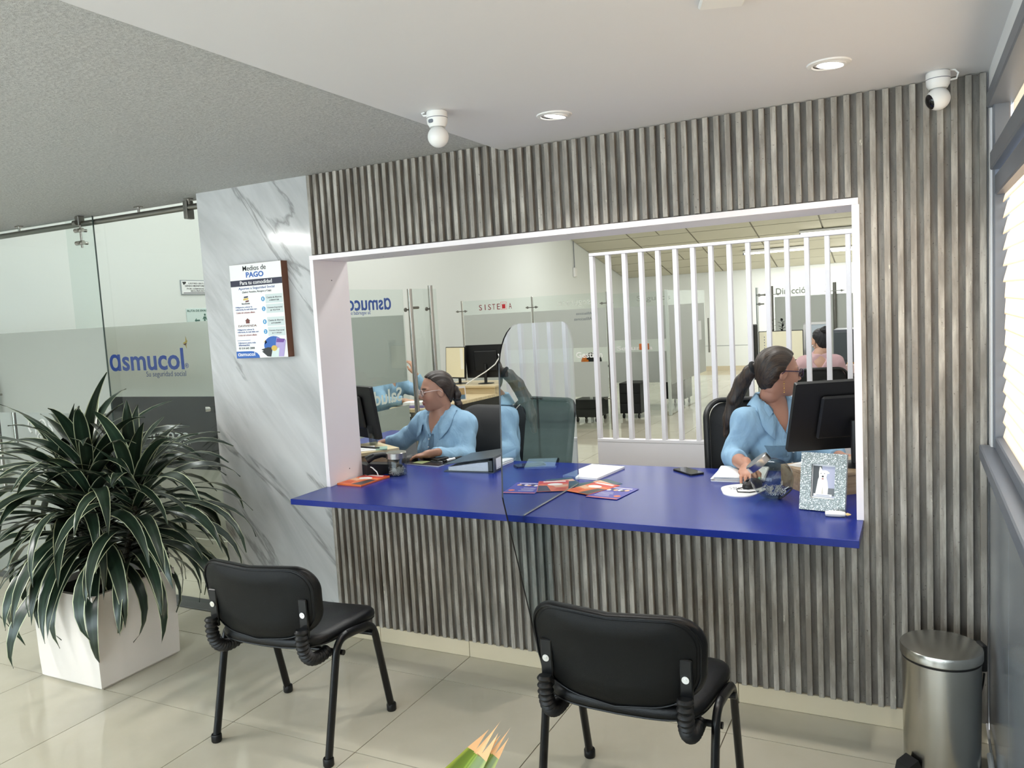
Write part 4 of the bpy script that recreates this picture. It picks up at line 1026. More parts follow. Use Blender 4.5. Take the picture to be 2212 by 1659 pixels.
for (sx, sy), zt, nleaf, sc in stems:
    base = (-0.833 + (sx + 0.833) * 0.35, -0.638 + (sy + 0.638) * 0.35, 0.39)
    pts = [base, (base[0] * 0.5 + sx * 0.5, base[1] * 0.5 + sy * 0.5, 0.56), (sx, sy, 0.75), (sx, sy, zt)]
    keep(MB().tube(pts, 0.013, 10, rs=[0.017, 0.014, 0.012, 0.008]).build('stem', STEM, smooth=True), dr)
    for k in range(nleaf):
        t = k / (nleaf - 1)
        z = zt - t ** 1.05 * (zt - 0.50)
        # pull towards the base when low
        f_ = max(0.0, min(1.0, (0.75 - z) / 0.35)); x = sx + (base[0] - sx) * f_ * 0.6; y = sy + (base[1] - sy) * f_ * 0.6
        el = 84 - 78 * t ** 0.55 + rnd.uniform(-9, 9); dp = 34 + 118 * t ** 0.55 + rnd.uniform(-22, 22)
        L = sc * (0.34 + 0.30 * min(1, t * 2.2) + rnd.uniform(-0.06, 0.08)) * (1.0 if t < 0.75 else 0.9)
        me = leaf_mesh(L, 0.031 + rnd.uniform(-0.005, 0.004), el, dp, li, twist=rnd.uniform(-0.5, 0.5)); me.materials.append(LEAF)
        o = bpy.data.objects.new('leaf', me); COL.objects.link(o)
        o.location = (x, y, z); o.rotation_euler = (0, 0, k * 2.39996 + rnd.uniform(-0.3, 0.3)); li += 1
        o.parent = dr; o.matrix_parent_inverse = Matrix.Translation((0.833, 0.638, -0.398))

# ------------------------------------------------------------------ pedal bin
bn = empty('pedal_bin', (2.624, -0.258, 0), math.radians(0), label='round brushed steel pedal bin in the corner by the slats', cat='trash bin')
SBIN = M('bin_steel', (186, 183, 176), 0.24, metal=1.0, var=0.08, vscale=12)
MB().lathe([(0.100, 0.0), (0.106, 0.004), (0.108, 0.03), (0.1115, 0.40), (0.1115, 0.402)], 56).build('body', SBIN, bn, smooth=True)
MB().lathe([(0.1085, 0.0), (0.1125, 0.002), (0.1125, 0.024), (0.108, 0.026)], 56).build('base_ring', BLACK, bn, smooth=True)
MB().lathe([(0.113, 0.4025), (0.1135, 0.4035), (0.1135, 0.409), (0.113, 0.4095)], 56).build('rubber_seal', BLACK, bn, smooth=True)
MB().lathe([(0.115, 0.41), (0.1165, 0.412), (0.1165, 0.437), (0.1145, 0.441), (0.09, 0.4455), (0.05, 0.449), (0.001, 0.450)], 56).build('lid', SBIN, bn, smooth=True)
a_ = math.radians(232)
mt_ = Matrix.Rotation(math.radians(225), 4, 'Z')
pdl = MB().box(0.095, 0.165, -0.032, 0.032, 0.022, 0.026, mtx=Matrix.Rotation(0.2, 4, 'Y')).mesh('pedal'); pdl.transform(mt_); link('pedal', pdl, BLACK, bn)
pd2 = MB().prism([(0.10, 0.06), (0.118, 0.10), (0.155, 0.085), (0.165, 0.05), (0.10, 0.03)], 0.05, mtx=basis((0, -0.025, 0), (1, 0, 0), (0, 0, 1), (0, 1, 0))).mesh('pedal_guard'); pd2.transform(mt_); link('pedal_guard', pd2, BLACK, bn)
hg = MB().box(0.112, 0.128, -0.022, 0.022, 0.36, 0.445, b=0.003).mesh('hinge'); hg.transform(Matrix.Rotation(math.radians(20), 4, 'Z')); link('hinge', hg, BLACK, bn)
MB().tube([(0.118 * math.cos(t), 0.118 * math.sin(t), 0.36 - 0.10 * math.sin((t - 0.1) * 3.2)) for t in [0.1 + 0.98 * i / 14 for i in range(15)]], 0.003, 6).build('wire_handle', BLKMETAL, bn, smooth=True)
cd = empty('extension_cord', (2.735, -0.4, 0), label='white extension cord with plug lying along the right wall', cat='cord')
keep(MB().tube([(2.765, -0.02, 0.085), (2.764, -0.10, 0.083), (2.764, -0.20, 0.075)], 0.004, 8).build('cable', WPLAS, smooth=True), cd)
keep(MB().tube([(2.760, -0.20, 0.075), (2.760, -0.27, 0.06)], 0.009, 10).build('plug', WPLAS, smooth=True), cd)

# ------------------------------------------------------------------ yucca in the foreground
FG = leaf_mat('yucca_leaf', (100, 122, 40), (140, 152, 60), 0.7, 0.92)
TIP = M('dry_tip', (226, 178, 128), 0.7, var=0.15, vscale=60)
yc = empty('yucca_plant', (1.93, -2.42, 0), label='yucca with pale green leaves and dried tips close to the viewer', cat='plant')
MB().lathe([(0.09, 0.0), (0.12, 0.02), (0.15, 0.28), (0.155, 0.30), (0.14, 0.30), (0.13, 0.26)], 32).build('pot', M('dark_pot', (70, 66, 62), 0.6), yc, smooth=True)
MB().tube([(0, 0, 0.26), (0.01, 0.005, 0.5), (0, 0.01, 0.74)], 0.03, 12, rs=[0.035, 0.03, 0.026]).build('trunk', STEM, yc, smooth=True)
def blade(p0, p1, w, up, name, mat, parent, tip_from=None, nseg=9, fold=0.3, sag=0.0):
    p0 = Vector(p0); p1 = Vector(p1); d = (p1 - p0); s_ = d.cross(Vector(up)).normalized(); n_ = s_.cross(d).normalized()
    bm = bmesh.new(); lay = bm.verts.layers.float.new('across'); rows = []
    for i in range(nseg + 1):
        t = i / nseg; c_ = p0 + d * t + n_ * (sag * math.sin(PI * t)); ww = w * (1 - max(0, (t - 0.35) / 0.65) ** 2.2) * (0.75 + 0.25 * min(1, 3 * t)) + 0.0004
        row = []
        for u in (-1, -0.5, 0, 0.5, 1):
            v = bm.verts.new(c_ + s_ * (u * ww) + n_ * (fold * abs(u) * ww)); v[lay] = abs(u); row.append(v)
        rows.append(row)
    for i, (A, B) in enumerate(zip(rows[:-1], rows[1:])):
        for j in range(4): bm.faces.new((A[j], A[j + 1], B[j + 1], B[j]))
    me = bpy.data.meshes.new(name); bm.to_mesh(me); bm.free()
    for p in me.polygons: p.use_smooth = True
    o = link(name, me, mat, parent); return o
def yleaf(base, tip, w, up, cut=0.87):
    """strap leaf whose last stretch is dry and split into slivers"""
    base = Vector(base); tip = Vector(tip); d = tip - base; s_ = d.cross(Vector(up)).normalized(); n_ = s_.cross(d).normalized()
    wd = lambda t: w * (1 - max(0, (t - 0.35) / 0.65) ** 2.2) * (0.75 + 0.25 * min(1, 3 * t)) + 0.0004
    def strip(t0, t1, u0, u1, name, mat, lean=0.0, close=False):
        bm = bmesh.new(); lay = bm.verts.layers.float.new('across'); rows = []
        for i in range(9):
            f = i / 8; t = t0 + (t1 - t0) * f; ww = wd(min(t, 0.995)); k = (1 - f ** 1.6) if close else 1.0; um = (u0 + u1) / 2
            row = []
            for j in range(5):
                u = um + (u0 + (u1 - u0) * j / 4 - um) * k
                v = bm.verts.new(base + d * t + s_ * (u * ww + lean * f) + n_ * (0.3 * abs(u) * ww)); v[lay] = abs(u); row.append(v)
            rows.append(row)
        for A, B in zip(rows[:-1], rows[1:]):
            for j in range(4): bm.faces.new((A[j], A[j + 1], B[j + 1], B[j]))
        me = bpy.data.meshes.new(name); bm.to_mesh(me); bm.free()
        for p in me.polygons: p.use_smooth = True
        return link(name, me, mat)
    lf = keep(strip(0, cut, -1, 1, 'leaf', FG), yc)
    for (u0, u1, t1, ln) in ((-1, -0.25, 0.955, -0.002), (-0.3, 0.35, 1.0, 0.0), (0.3, 1, 0.965, 0.003)):
        keep(strip(cut - 0.004, t1, u0, u1, 'dried_tip', TIP, ln, True), lf)
yleaf((1.93, -2.33, 0.80), (2.121, -2.20, 1.078), 0.034, (0.6, -0.6, 0.5), 0.87)
yleaf((1.96, -2.30, 0.82), (2.128, -2.19, 1.066), 0.026, (0.7, -0.5, 0.5), 0.88)
yleaf((1.90, -2.35, 0.80), (1.922, -2.20, 0.982), 0.03, (0.1, -0.9, 0.4), 0.88)
for k in range(8):
    a = 3.3 + k * 0.35; e = 0.25 + 0.12 * (k % 3)
    yleaf((1.93 + 0.02 * math.cos(a), -2.41 + 0.02 * math.sin(a), 0.72), (1.93 + 0.30 * math.cos(a), -2.41 + 0.26 * math.sin(a), 0.72 + e - 0.14), 0.02, (-math.cos(a) * 0.3, -math.sin(a) * 0.3, 1), 0.8)
# ------------------------------------------------------------------ things on the blue counter
def sheet(name, mat, w, d, t, loc, rz, label, cat, group=None):
    e = empty(name, loc, rz, label=label, cat=cat, group=group)
    MB().box(-w / 2, w / 2, -d / 2, d / 2, 0, t, b=min(0.0006, t / 3)).build('sheet', mat, e)
    return e
def patch(parent, name, mat, pts, z):
    MB().prism(pts, 0.0003, mtx=Matrix.Translation((0, 0, z))).build(name, mat, parent)
def ell(cx, cy, rx, ry, n=20): return [(cx + rx * math.cos(2 * PI * i / n), cy + ry * math.sin(2 * PI * i / n)) for i in range(n)]
def bx(x0, x1, y0, y1): return [(x0, y0), (x1, y0), (x1, y1), (x0, y1)]
ORG = M('flyer_orange', (222, 110, 56), 0.35); RED = M('flyer_red', (196, 62, 48), 0.35); DKF = M('flyer_dark', (58, 58, 62), 0.35); PURP = M('flyer_violet', (70, 66, 160), 0.35); TAN = M('flyer_tan', (226, 176, 140), 0.35); WHT = M('flyer_white', (242, 238, 232), 0.35); TEAL = M('flyer_teal', (36, 76, 84), 0.35)
def orange_flyer(loc, rz, label, t=0.0016, w=0.14, d=0.21):
    e = sheet('flyer', ORG, w, d, t, loc, rz, label, 'flyer', 'advertising flyers on the counter')
    z = t
    patch(e, 'print_field', RED, bx(-w / 2 + 0.002, w / 2 - 0.002, d * 0.2, d / 2 - 0.002), z)
    patch(e, 'print_field', DKF, [(w * 0.05, -d * 0.48), (w * 0.48, -d * 0.48), (w * 0.48, d * 0.05), (w * 0.2, d * 0.02)], z)
    patch(e, 'print_field', TAN, [(-w * 0.48, -d * 0.1), (-w * 0.1, -d * 0.16), (w * 0.02, d * 0.02), (-w * 0.48, d * 0.1)], z)
    patch(e, 'print_circle', WHT, ell(-w * 0.06, d * 0.12, w * 0.25, d * 0.11), z + 0.0004)
    patch(e, 'print_band', WHT, bx(-w * 0.4, w * 0.34, d * 0.36, d * 0.44), z + 0.0004)
    for k in range(3): patch(e, 'print_line', RED, bx(-w * 0.42, -w * (0.12 - 0.04 * k), -d * (0.26 + 0.07 * k), -d * (0.24 + 0.07 * k)), z + 0.0004)
    return e
def violet_flyer(loc, rz, label, t=0.0016, w=0.15, d=0.21):
    e = sheet('flyer', PURP, w, d, t, loc, rz, label, 'flyer', 'advertising flyers on the counter')
    z = t
    patch(e, 'print_band', ORG, bx(-w * 0.49, w * 0.49, -d * 0.49, -d * 0.44), z)
    patch(e, 'print_spot', ORG, ell(w * 0.33, -d * 0.25, w * 0.1, d * 0.07), z)
    for k in range(4): patch(e, 'print_line', WHT, bx(-w * 0.36, w * (0.1 - 0.05 * (k % 2)), -d * (0.3 - 0.09 * k), -d * (0.285 - 0.09 * k)), z)
    for k in range(6): patch(e, 'print_figure', (WHT, DKF, TAN)[k % 3], ell(-w * 0.25 + k * w * 0.11, d * (0.2 + 0.04 * (k % 2)), w * 0.07, d * 0.07, 10), z + 0.0003 * (k % 3))
    patch(e, 'print_line', WHT, bx(-w * 0.36, w * 0.36, d * 0.38, d * 0.42), z)
    return e
orange_flyer((0.108, 0.145, ZC + 0.0002), math.radians(-3), 'stack of red and orange flyers at the left jamb of the opening', t=0.009, w=0.152, d=0.22)
fd = sheet('flyer', TEAL, 0.13, 0.2, 0.0012, (1.272, 0.322, ZC + 0.0002), math.radians(-38), 'dark teal flyer lying lowest under the orange flyer', 'flyer', 'advertising flyers on the counter')
patch(fd, 'print_band', TAN, bx(-0.06, 0.06, 0.02, 0.06), 0.0012)
violet_flyer((1.40, 0.182, ZC + 0.0016), math.radians(-8), 'violet flyer with white figures and orange strip right of the glass divider')
orange_flyer((1.288, 0.238, ZC + 0.0036), math.radians(-22), 'orange flyer with white circle overlapping the violet flyer')
pad_ = sheet('notepad', PAPER, 0.185, 0.285, 0.011, (1.175, 0.558, ZC + 0.0002), math.radians(-8), 'white writing pad lying behind the flyers', 'notepad')
for k in range(9): patch(pad_, 'print_mark', GREYMET, bx(-0.07 + k * 0.015, -0.062 + k * 0.015, 0.128, 0.131), 0.011)

# smartphone
sp = empty('smartphone', (1.607, 0.662, ZC + 0.0002), math.radians(-43), label='black smartphone lying on the blue counter', cat='phone')
MB().prism(rrect(0.158, 0.076, 0.011), 0.008).build('body', BLACK, sp)
MB().prism(rrect(0.148, 0.069, 0.008), 0.0004, mtx=Matrix.Translation((0, 0, 0.008))).build('screen', M('phone_screen', (54, 60, 70), 0.06), sp)

# paper stack under the right worker's arm
ps = empty('paper_stack', (1.855, 0.628, ZC + 0.0002), math.radians(3), label='uneven stack of white papers under the forearm of the right worker', cat='papers')
rp = random.Random(4)
for k in range(9):
    dx, dy, a = rp.uniform(-0.008, 0.008), rp.uniform(-0.008, 0.008), rp.uniform(-0.05, 0.05)
    m = PAPER if k != 3 else M('paper_pink', (236, 206, 200), 0.6)
    o = MB().box(-0.105, 0.105, -0.125, 0.125, 0, 0.0022).build('sheets', m, ps); o.location = (dx, dy, 0.0024 * k); o.rotation_euler = (0, 0, a)

# mouse mat, mouse
mm = empty('mouse_mat', (1.912, 0.345, ZC + 0.0002), 0, label='white oval mouse mat with faint lettering', cat='mouse mat')
MB().prism([(x * (1 + 0.10 * math.sin(3 * math.atan2(y, x))), y) for x, y in ell(0, 0, 0.086, 0.115, 40)], 0.004).build('mat', M('mat_white', (226, 226, 228), 0.5), mm)
text('lettering', 'un café con mensaje', 0.016, GREYMET, Matrix.Translation((-0.06, 0.03, 0.0045)), mm, width=0.10)
text('lettering', 'lo cambia todo', 0.016, GREYMET, Matrix.Translation((-0.05, 0.005, 0.0045)), mm, width=0.08)
def mouse(loc, rz, label):
    e = empty('computer_mouse', loc, rz, label=label, cat='computer mouse')
    prof = MB().sphere((0, 0, 0.004), 1.0, 24, 14, s=(0.031, 0.054, 0.034))
    for v in prof.bm.verts: v.co.z = max(v.co.z, 0.0005)
    prof.build('shell', BLACK, e, smooth=True)
    MB().cyl((-0.004, 0.03, 0.03), (0.004, 0.03, 0.03), 0.008, 14).build('scroll_wheel', RUBBER, e)
    return e
m1 = mouse((1.945, 0.405, ZC + 0.0046), math.radians(150), 'black computer mouse on the white mouse mat under the right worker hand')
MB().tube([(0.0, 0.052, 0.008), (0.012, 0.085, 0.004), (-0.02, 0.115, 0.0022), (-0.06, 0.09, 0.0022), (-0.075, 0.05, 0.003)], 0.0022, 8).build('cable', BLACK, m1, smooth=True)
mouse((0.05, 0.64, ZC + 0.0002), math.radians(160), 'black computer mouse under the left worker hand')

# ------------------------------------------------------------------ glass jars with clips
JARG = clear_glass('jar_glass', (236, 238, 236)); METBIT = M('clip_metal', (214, 212, 208), 0.35, metal=0.5)
def clips(n, region, seed):
    rr = random.Random(seed); b = MB()
    for k in range(n):
        p = Vector(region(rr)); d = Vector((rr.uniform(-1, 1), rr.uniform(-1, 1), rr.uniform(-0.8, 0.8))).normalized(); s = d.orthogonal().normalized()
        L, w = 0.009, 0.0035
        b.tube([p - d * L + s * w, p + d * L + s * w, p + d * (L + 0.002), p + d * L - s * w, p - d * L - s * w], 0.0011, 4)
    return b
jr = empty('glass_jar', (0.193, 0.315, ZC + 0.0002), label='cylindrical glass jar with steel lid and clips beside the desk phone', cat='jar')
MB().lathe([(0.046, 0.0), (0.05, 0.004), (0.05, 0.078), (0.046, 0.086), (0.046, 0.0875), (0.0445, 0.086), (0.0475, 0.077), (0.0475, 0.006), (0.001, 0.005)], 40).build('glass_body', JARG, jr, smooth=True)
MB().lathe([(0.051, 0.088), (0.0525, 0.089), (0.0525, 0.116), (0.050, 0.119), (0.0, 0.119)], 40).build('lid', STEEL, jr, smooth=True)
o = clips(70, lambda r: (lambda a, q: (q * math.cos(a), q * math.sin(a), 0.010 + r.random() * (0.028 - 0.012 * (1 - math.cos(a)) / 2)))(r.uniform(0, 6.28), 0.036 * math.sqrt(r.random())), 3).build('metal_clips', METBIT, jr, smooth=True); tag(o, kind='stuff')
rj = empty('round_jar', (2.05, 0.245, ZC), label='tilted round glass candy jar with steel lid and metal clips', cat='jar')
ax = Vector((-0.62, -0.10, 0.78)).normalized()
rotm = Vector((0, 0, 1)).rotation_difference(ax).to_matrix().to_4x4(); cc = Vector((0, 0, 0.081))
mt = Matrix.Translation(cc) @ rotm
prof = []
for i in range(25):
    a = -PI / 2 + 0.42 + (PI - 0.42 - 0.62) * i / 24; prof.append((0.083 * math.cos(a), 0.083 * math.sin(a)))
prof = [(0.001, prof[0][1] + 0.006), (prof[0][0] - 0.004, prof[0][1])] + prof
inner = [(r - 0.0025, z * 0.97) for r, z in prof[::-1][:-2]]
MB().lathe(prof + inner, 48, mtx=mt, cap=False).build('glass_body', JARG, rj, smooth=True)
zt_ = prof[-1][1]
MB().lathe([(prof[-1][0] + 0.002, zt_ - 0.002), (0.051, zt_ + 0.001), (0.051, zt_ + 0.024), (0.048, zt_ + 0.027), (0.0, zt_ + 0.027)], 40, mtx=mt).build('lid', STEEL, rj, smooth=True)
MB().tube([tuple(mt @ Vector((0.034 * math.cos(t), 0.034 * math.sin(t), -0.0765))) for t in [2 * PI * i / 30 for i in range(30)]], 0.003, 8, closed=True).build('foot_ring', M('dark_glass_rim', (60, 58, 58), 0.1), rj, smooth=True)
o = clips(60, lambda r: (lambda a, q: (q * math.cos(a) + 0.01, q * math.sin(a), 0.016 + 0.028 * r.random() + 0.25 * q))(r.uniform(0, 6.28), 0.046 * math.sqrt(r.random())), 9).build('metal_clips', METBIT, rj, smooth=True); tag(o, kind='stuff')

# ------------------------------------------------------------------ desk phone
ph = empty('desk_phone', (0.066, 0.345, ZC + 0.0002), math.radians(60), label='black corded desk telephone beside the left jamb', cat='telephone')
MB().prism([(-0.10, 0), (0.10, 0), (0.10, 0.035), (-0.085, 0.065), (-0.10, 0.06)], 0.11, mtx=basis((0, 0.05, 0), (1, 0, 0), (0, 0, 1), (0, -1, 0))).build('base', BLACK, ph)
MB().tube([(-0.085, -0.03, 0.083), (-0.055, -0.045, 0.100), (0.0, -0.03, 0.099), (0.055, -0.03, 0.084), (0.09, -0.03, 0.062)], 0.018, 12, rs=[0.021, 0.018, 0.014, 0.017, 0.021]).build('handset', BLACK, ph, smooth=True)
for r in range(4):
    for c_ in range(3):
        x = -0.01 + c_ * 0.03; z = 0.0525 - (x + 0.1) * 0.148 + 0.0065
        MB().box(x - 0.009, x + 0.009, -0.01 + r * 0.014, 0.0 + r * 0.014, z - 0.004, z + 0.002, b=0.001).build('key', M('grey_key', (58, 58, 60), 0.5), ph)
for x in (0.02, 0.045): MB().cyl((x, -0.0605, 0.03), (x, -0.0625, 0.03), 0.004, 10).build('socket', GREYMET, ph)
MB().tube([(-0.08, -0.061, 0.05), (-0.075, -0.075, 0.046), (-0.06, -0.09, 0.025), (-0.055, -0.095, 0.004)], 0.003, 8).build('cord', WPLAS, ph, smooth=True)

# ------------------------------------------------------------------ left riser, monitor and what stands on it
rl = empty('monitor_riser', (-0.135, 0.475, ZC + 0.0002), math.radians(60), label='oak desktop riser shelf beside the left monitor', cat='riser shelf')
MB().box(-0.145, 0.145, -0.145, 0.165, 0.082, 0.10, b=0.001).build('shelf', LIGHTWOOD, rl)
MB().box(-0.145, 0.145, -0.130, -0.115, 0.0, 0.0815).build('front_panel', OAK, rl)
MB().box(-0.145, -0.13, -0.114, 0.165, 0.0, 0.0815).build('side_panel', OAK, rl)
MB().box(0.13, 0.145, -0.114, 0.165, 0.0, 0.0815).build('side_panel', OAK, rl)
ZR = ZC + 0.1004
def monitor(loc, rz, tilt_, label, w=0.48, h=0.29, foot=None, z0=0.13, screen=None):
    """screen faces local +y"""
    e = empty('monitor', loc, rz, label=label, cat='monitor')
    m = Matrix.Translation((0, 0, z0 + h / 2)) @ Matrix.Rotation(tilt_, 4, 'X')
    MB().prism(rrect(w, h, 0.006, 3), 0.022, mtx=m @ basis((0, -0.022, 0), (1, 0, 0), (0, 0, 1), (0, 1, 0))).build('casing', BLACK, e)
    MB().box(-w * 0.28, w * 0.28, -0.042, -0.0225, -h * 0.3, h * 0.32, b=0.008, mtx=m).build('rear_cover', BLACK, e)
    MB().box(-w / 2 + 0.008, w / 2 - 0.008, 0.0002, 0.0012, -h / 2 + 0.014, h / 2 - 0.008, mtx=m).build('screen', screen or M('screen_dark', (30, 34, 44), 0.15), e)
    MB().cyl((0, -0.055, 0.006), (0, -0.05, z0 + h * 0.42), 0.016, 14).build('stand_column', BLACK, e, smooth=True)
    MB().lathe([(0.0, 0.0), (0.085, 0.0), (0.085, 0.004), (0.03, 0.010), (0, 0.011)], 32, c=(0, -0.05, 0)).build('stand_base', BLACK, e, smooth=True)
    return e
monitor((-0.305, 0.655, ZC + 0.0002), math.radians(-24), math.radians(8), 'black monitor seen edge on behind the left jamb', w=0.48, h=0.30, z0=0.135)
gw = empty('water_glass', (-0.155, 0.592, ZR), label='clear drinking glass of water on the oak riser', cat='glass')
MB().lathe([(0.001, 0.0), (0.024, 0.0), (0.031, 0.112), (0.0295, 0.112), (0.0228, 0.006), (0.001, 0.006)], 32, cap=False).build('tumbler', JARG, gw, smooth=True)
MB().lathe([(0.001, 0.0065), (0.0226, 0.0065), (0.0272, 0.066), (0.001, 0.066)], 32, cap=False).build('water', clear_glass('water', (214, 220, 226)), gw, smooth=True)
sheet('paper_slip', PAPER, 0.10, 0.15, 0.004, (-0.10, 0.45, ZR), math.radians(40), 'loose white papers on the oak riser', 'papers')
sheet('card', M('card_green', (150, 184, 168), 0.5), 0.06, 0.09, 0.006, (-0.015, 0.475, ZR), math.radians(35), 'pale green card at the front edge of the oak riser', 'card')
st_ = empty('marker_pen', (-0.08, 0.42, ZR + 0.0045), math.radians(28), label='long black marker lying across the papers on the riser', cat='pen')
MB().tube([(-0.07, 0, 0.022), (0.0, 0, 0.012), (0.075, 0, 0.003)], 0.005, 10).build('barrel', BLACK, st_, smooth=True)

# magazine and keyboard in front of left worker
mg = empty('magazine', (0.20, 0.665, ZC + 0.0002), math.radians(-7), label='dark glossy catalogue lying open edge up by the left worker hand', cat='magazine')
MB().box(-0.12, 0.12, -0.12, 0.12, 0, 0.006, b=0.001).build('pages', PAPER, mg)
MB().box(-0.121, 0.121, -0.1205, 0.1205, 0.0062, 0.0072).build('cover', M('cover_dark', (44, 46, 50), 0.2), mg)
MB().box(-0.08, -0.01, -0.1, -0.03, 0.0073, 0.0076).build('cover_print', M('cover_olive', (150, 158, 110), 0.3), mg)
for k in range(4): MB().box(-0.02, 0.09, -0.02 + 0.03 * k, -0.005 + 0.03 * k, 0.0073, 0.0076).build('cover_print', M('cover_grey', (150, 152, 156), 0.3), mg)
kb_ = empty('tablet_case', (0.165, 0.70, ZC + 0.0082), math.radians(-20), label='black folder lying on the dark catalogue', cat='folder')
MB().box(-0.055, 0.085, -0.035, 0.045, 0.0, 0.012, b=0.003).build('folder', BLACK, kb_)
pn = empty('ballpoint_pen', (0.298, 0.69, ZC + 0.0078), math.radians(78), label='black and white printed ballpoint pen along the catalogue edge', cat='pen')
MB().tube([(-0.075, 0, 0.006), (0.06, 0, 0.006), (0.075, 0, 0.006)], 0.0065, 10, rs=[0.0065, 0.0065, 0.003]).build('barrel', BLACK, pn, smooth=True)
MB().tube([(-0.05, 0, 0.0062), (0.015, 0, 0.0062)], 0.0069, 10).build('printed_sleeve', PAPER, pn, smooth=True)
# ring binder
bd = empty('ring_binder', (0.53, 0.605, ZC + 0.0002), math.radians(4), label='thick dark grey ring binder with white spine label left of the divider', cat='binder')
BG = M('binder_board', (52, 62, 70), 0.32)
MB().box(-0.145, 0.135, -0.16, 0.16, 0.0, 0.003).build('cover', BG, bd)
MB().prism([(-0.14, 0.035), (0.135, 0.076), (0.135, 0.079), (-0.14, 0.038)], 0.32, mtx=basis((0, 0.16, 0), (1, 0, 0), (0, 0, 1), (0, -1, 0))).build('cover', BG, bd)
MB().box(0.135, 0.139, -0.16, 0.16, 0.0, 0.079, b=0.001).build('spine', BG, bd)
MB().box(0.1392, 0.1398, -0.13, 0.13, 0.012, 0.068).build('spine_label', PAPER, bd)
for k in range(8): MB().box(0.13985, 0.1400, -0.115 + k * 0.02, -0.103 + k * 0.02, 0.016, 0.0185).build('label_print', GREYMET, bd)
MB().prism([(-0.125, 0.004), (0.10, 0.004), (0.10, 0.052), (0.03, 0.044), (-0.125, 0.022)], 0.29, mtx=basis((0, 0.145, 0), (1, 0, 0), (0, 0, 1), (0, -1, 0))).build('paper_block', M('paper_block', (196, 204, 212), 0.7, bump=0.5, bscale=160), bd)
MB().box(0.102, 0.128, -0.15, 0.15, 0.004, 0.062, b=0.003).build('lever_mechanism', M('dark_steel', (56, 60, 60), 0.4, metal=0.6), bd)
nb = empty('spiral_notebook', (0.83, 0.70, ZC + 0.0002), math.radians(20), label='spiral bound notebook lying behind the glass divider', cat='notebook')
MB().box(-0.08, 0.08, -0.11, 0.11, 0, 0.012, b=0.001).build('pages', PAPER, nb)
MB().tube([(0.08 + 0.006 * math.cos(a), -0.105 + 0.21 * a / (2 * PI * 34), 0.007 + 0.007 * math.sin(a)) for a in [i * 0.6 for i in range(int(2 * PI * 34 / 0.6))]], 0.0008, 4).build('wire_spiral', BLKMETAL, nb)

# ------------------------------------------------------------------ right riser, monitor, photo frame
rr_ = empty('monitor_riser', (2.235, 0.46, ZC + 0.0002), math.radians(40), label='oak desktop riser box under the right monitor', cat='riser shelf')
MB().box(-0.125, 0.215, -0.13, 0.14, 0.0755, 0.09, b=0.001).build('shelf', OAK, rr_)
MB().box(-0.125, -0.111, -0.13, 0.14, 0.0, 0.075).build('side_panel', OAK, rr_)
MB().box(0.201, 0.215, -0.13, 0.14, 0.0, 0.075).build('side_panel', OAK, rr_)
MB().box(-0.11, 0.20, -0.128, -0.114, 0.0, 0.075).build('front_panel', OAK, rr_)
monitor((2.312, 0.572, ZC + 0.0904), math.radians(30), math.radians(20), 'large black monitor seen from behind in front of the right worker', w=0.50, h=0.315, z0=0.052)
sheet('paper_slip', PAPER, 0.1, 0.16, 0.003, (2.165, 0.505, ZC + 0.0905), math.radians(-30), 'white sheet lying on the right oak riser', 'papers')
pf = empty('photo_frame', (2.25, 0.086, ZC + 0.0004), math.radians(-10), label='glittery silver photo frame showing a sitting white dog', cat='photo frame')
GLT = glitter()
fm = Matrix.Translation((0, 0, 0.001)) @ Matrix.Rotation(math.radians(-13), 4, 'X')
W_, H_ = 0.163, 0.213; wi, hi = 0.084, 0.126; cz = 0.108
fb_ = MB()
for a in ((-W_ / 2, -wi / 2, 0, H_), (wi / 2, W_ / 2, 0, H_), (-wi / 2, wi / 2, 0, cz - hi / 2), (-wi / 2, wi / 2, cz + hi / 2, H_)): fb_.box(a[0], a[1], -0.008, 0.008, a[2], a[3], mtx=fm)
fb_.build('frame_border', GLT, pf)
MB().box(-W_ / 2, W_ / 2, 0.0082, 0.010, 0.0, H_, mtx=fm).build('back_board', M('frame_back', (120, 120, 120), 0.7), pf)
MB().box(-wi / 2, wi / 2, 0.004, 0.0078, cz - hi / 2, cz + hi / 2, mtx=fm).build('mount', PAPER, pf)
def photo(name, mat, pts, k):
    q = [(-wi / 2 + 0.003 + u * (wi - 0.006), cz - hi / 2 + 0.006 + v * (hi - 0.012)) for u, v in pts]
    MB().prism(q, 0.0003, mtx=fm @ basis((0, 0.0038 - 0.0004 * k, 0), (1, 0, 0), (0, 0, 1))).build(name, mat, pf)
photo('photo_backdrop', M('photo_lilac', (176, 178, 200), 0.3), bx(0, 1, 0, 1), 0)
photo('photo_shadow', M('photo_dark', (48, 50, 52), 0.3), [(0, 0), (0.16, 0.05), (0.22, 0.5), (0.42, 0.9), (0.4, 1), (0, 1)], 1)
photo('photo_shadow', M('photo_grey', (96, 98, 100), 0.3), bx(0.62, 1, 0.05, 0.3), 1)
DOGW = M('photo_dog_white', (244, 242, 232), 0.3)
photo('photo_dog', DOGW, [(0.14, 0.1), (0.2, 0.36), (0.24, 0.56), (0.28, 0.64), (0.27, 0.8), (0.3, 0.97), (0.35, 0.97), (0.43, 0.86), (0.55, 0.87), (0.64, 0.86), (0.76, 0.8), (0.74, 0.76), (0.66, 0.76), (0.62, 0.64), (0.68, 0.5), (0.72, 0.3), (0.7, 0.08)], 2)
photo('photo_dog_shade', M('photo_dog_shade', (214, 208, 192), 0.3), [(0.42, 0.1), (0.46, 0.34), (0.5, 0.1)], 3)
INK2 = INK
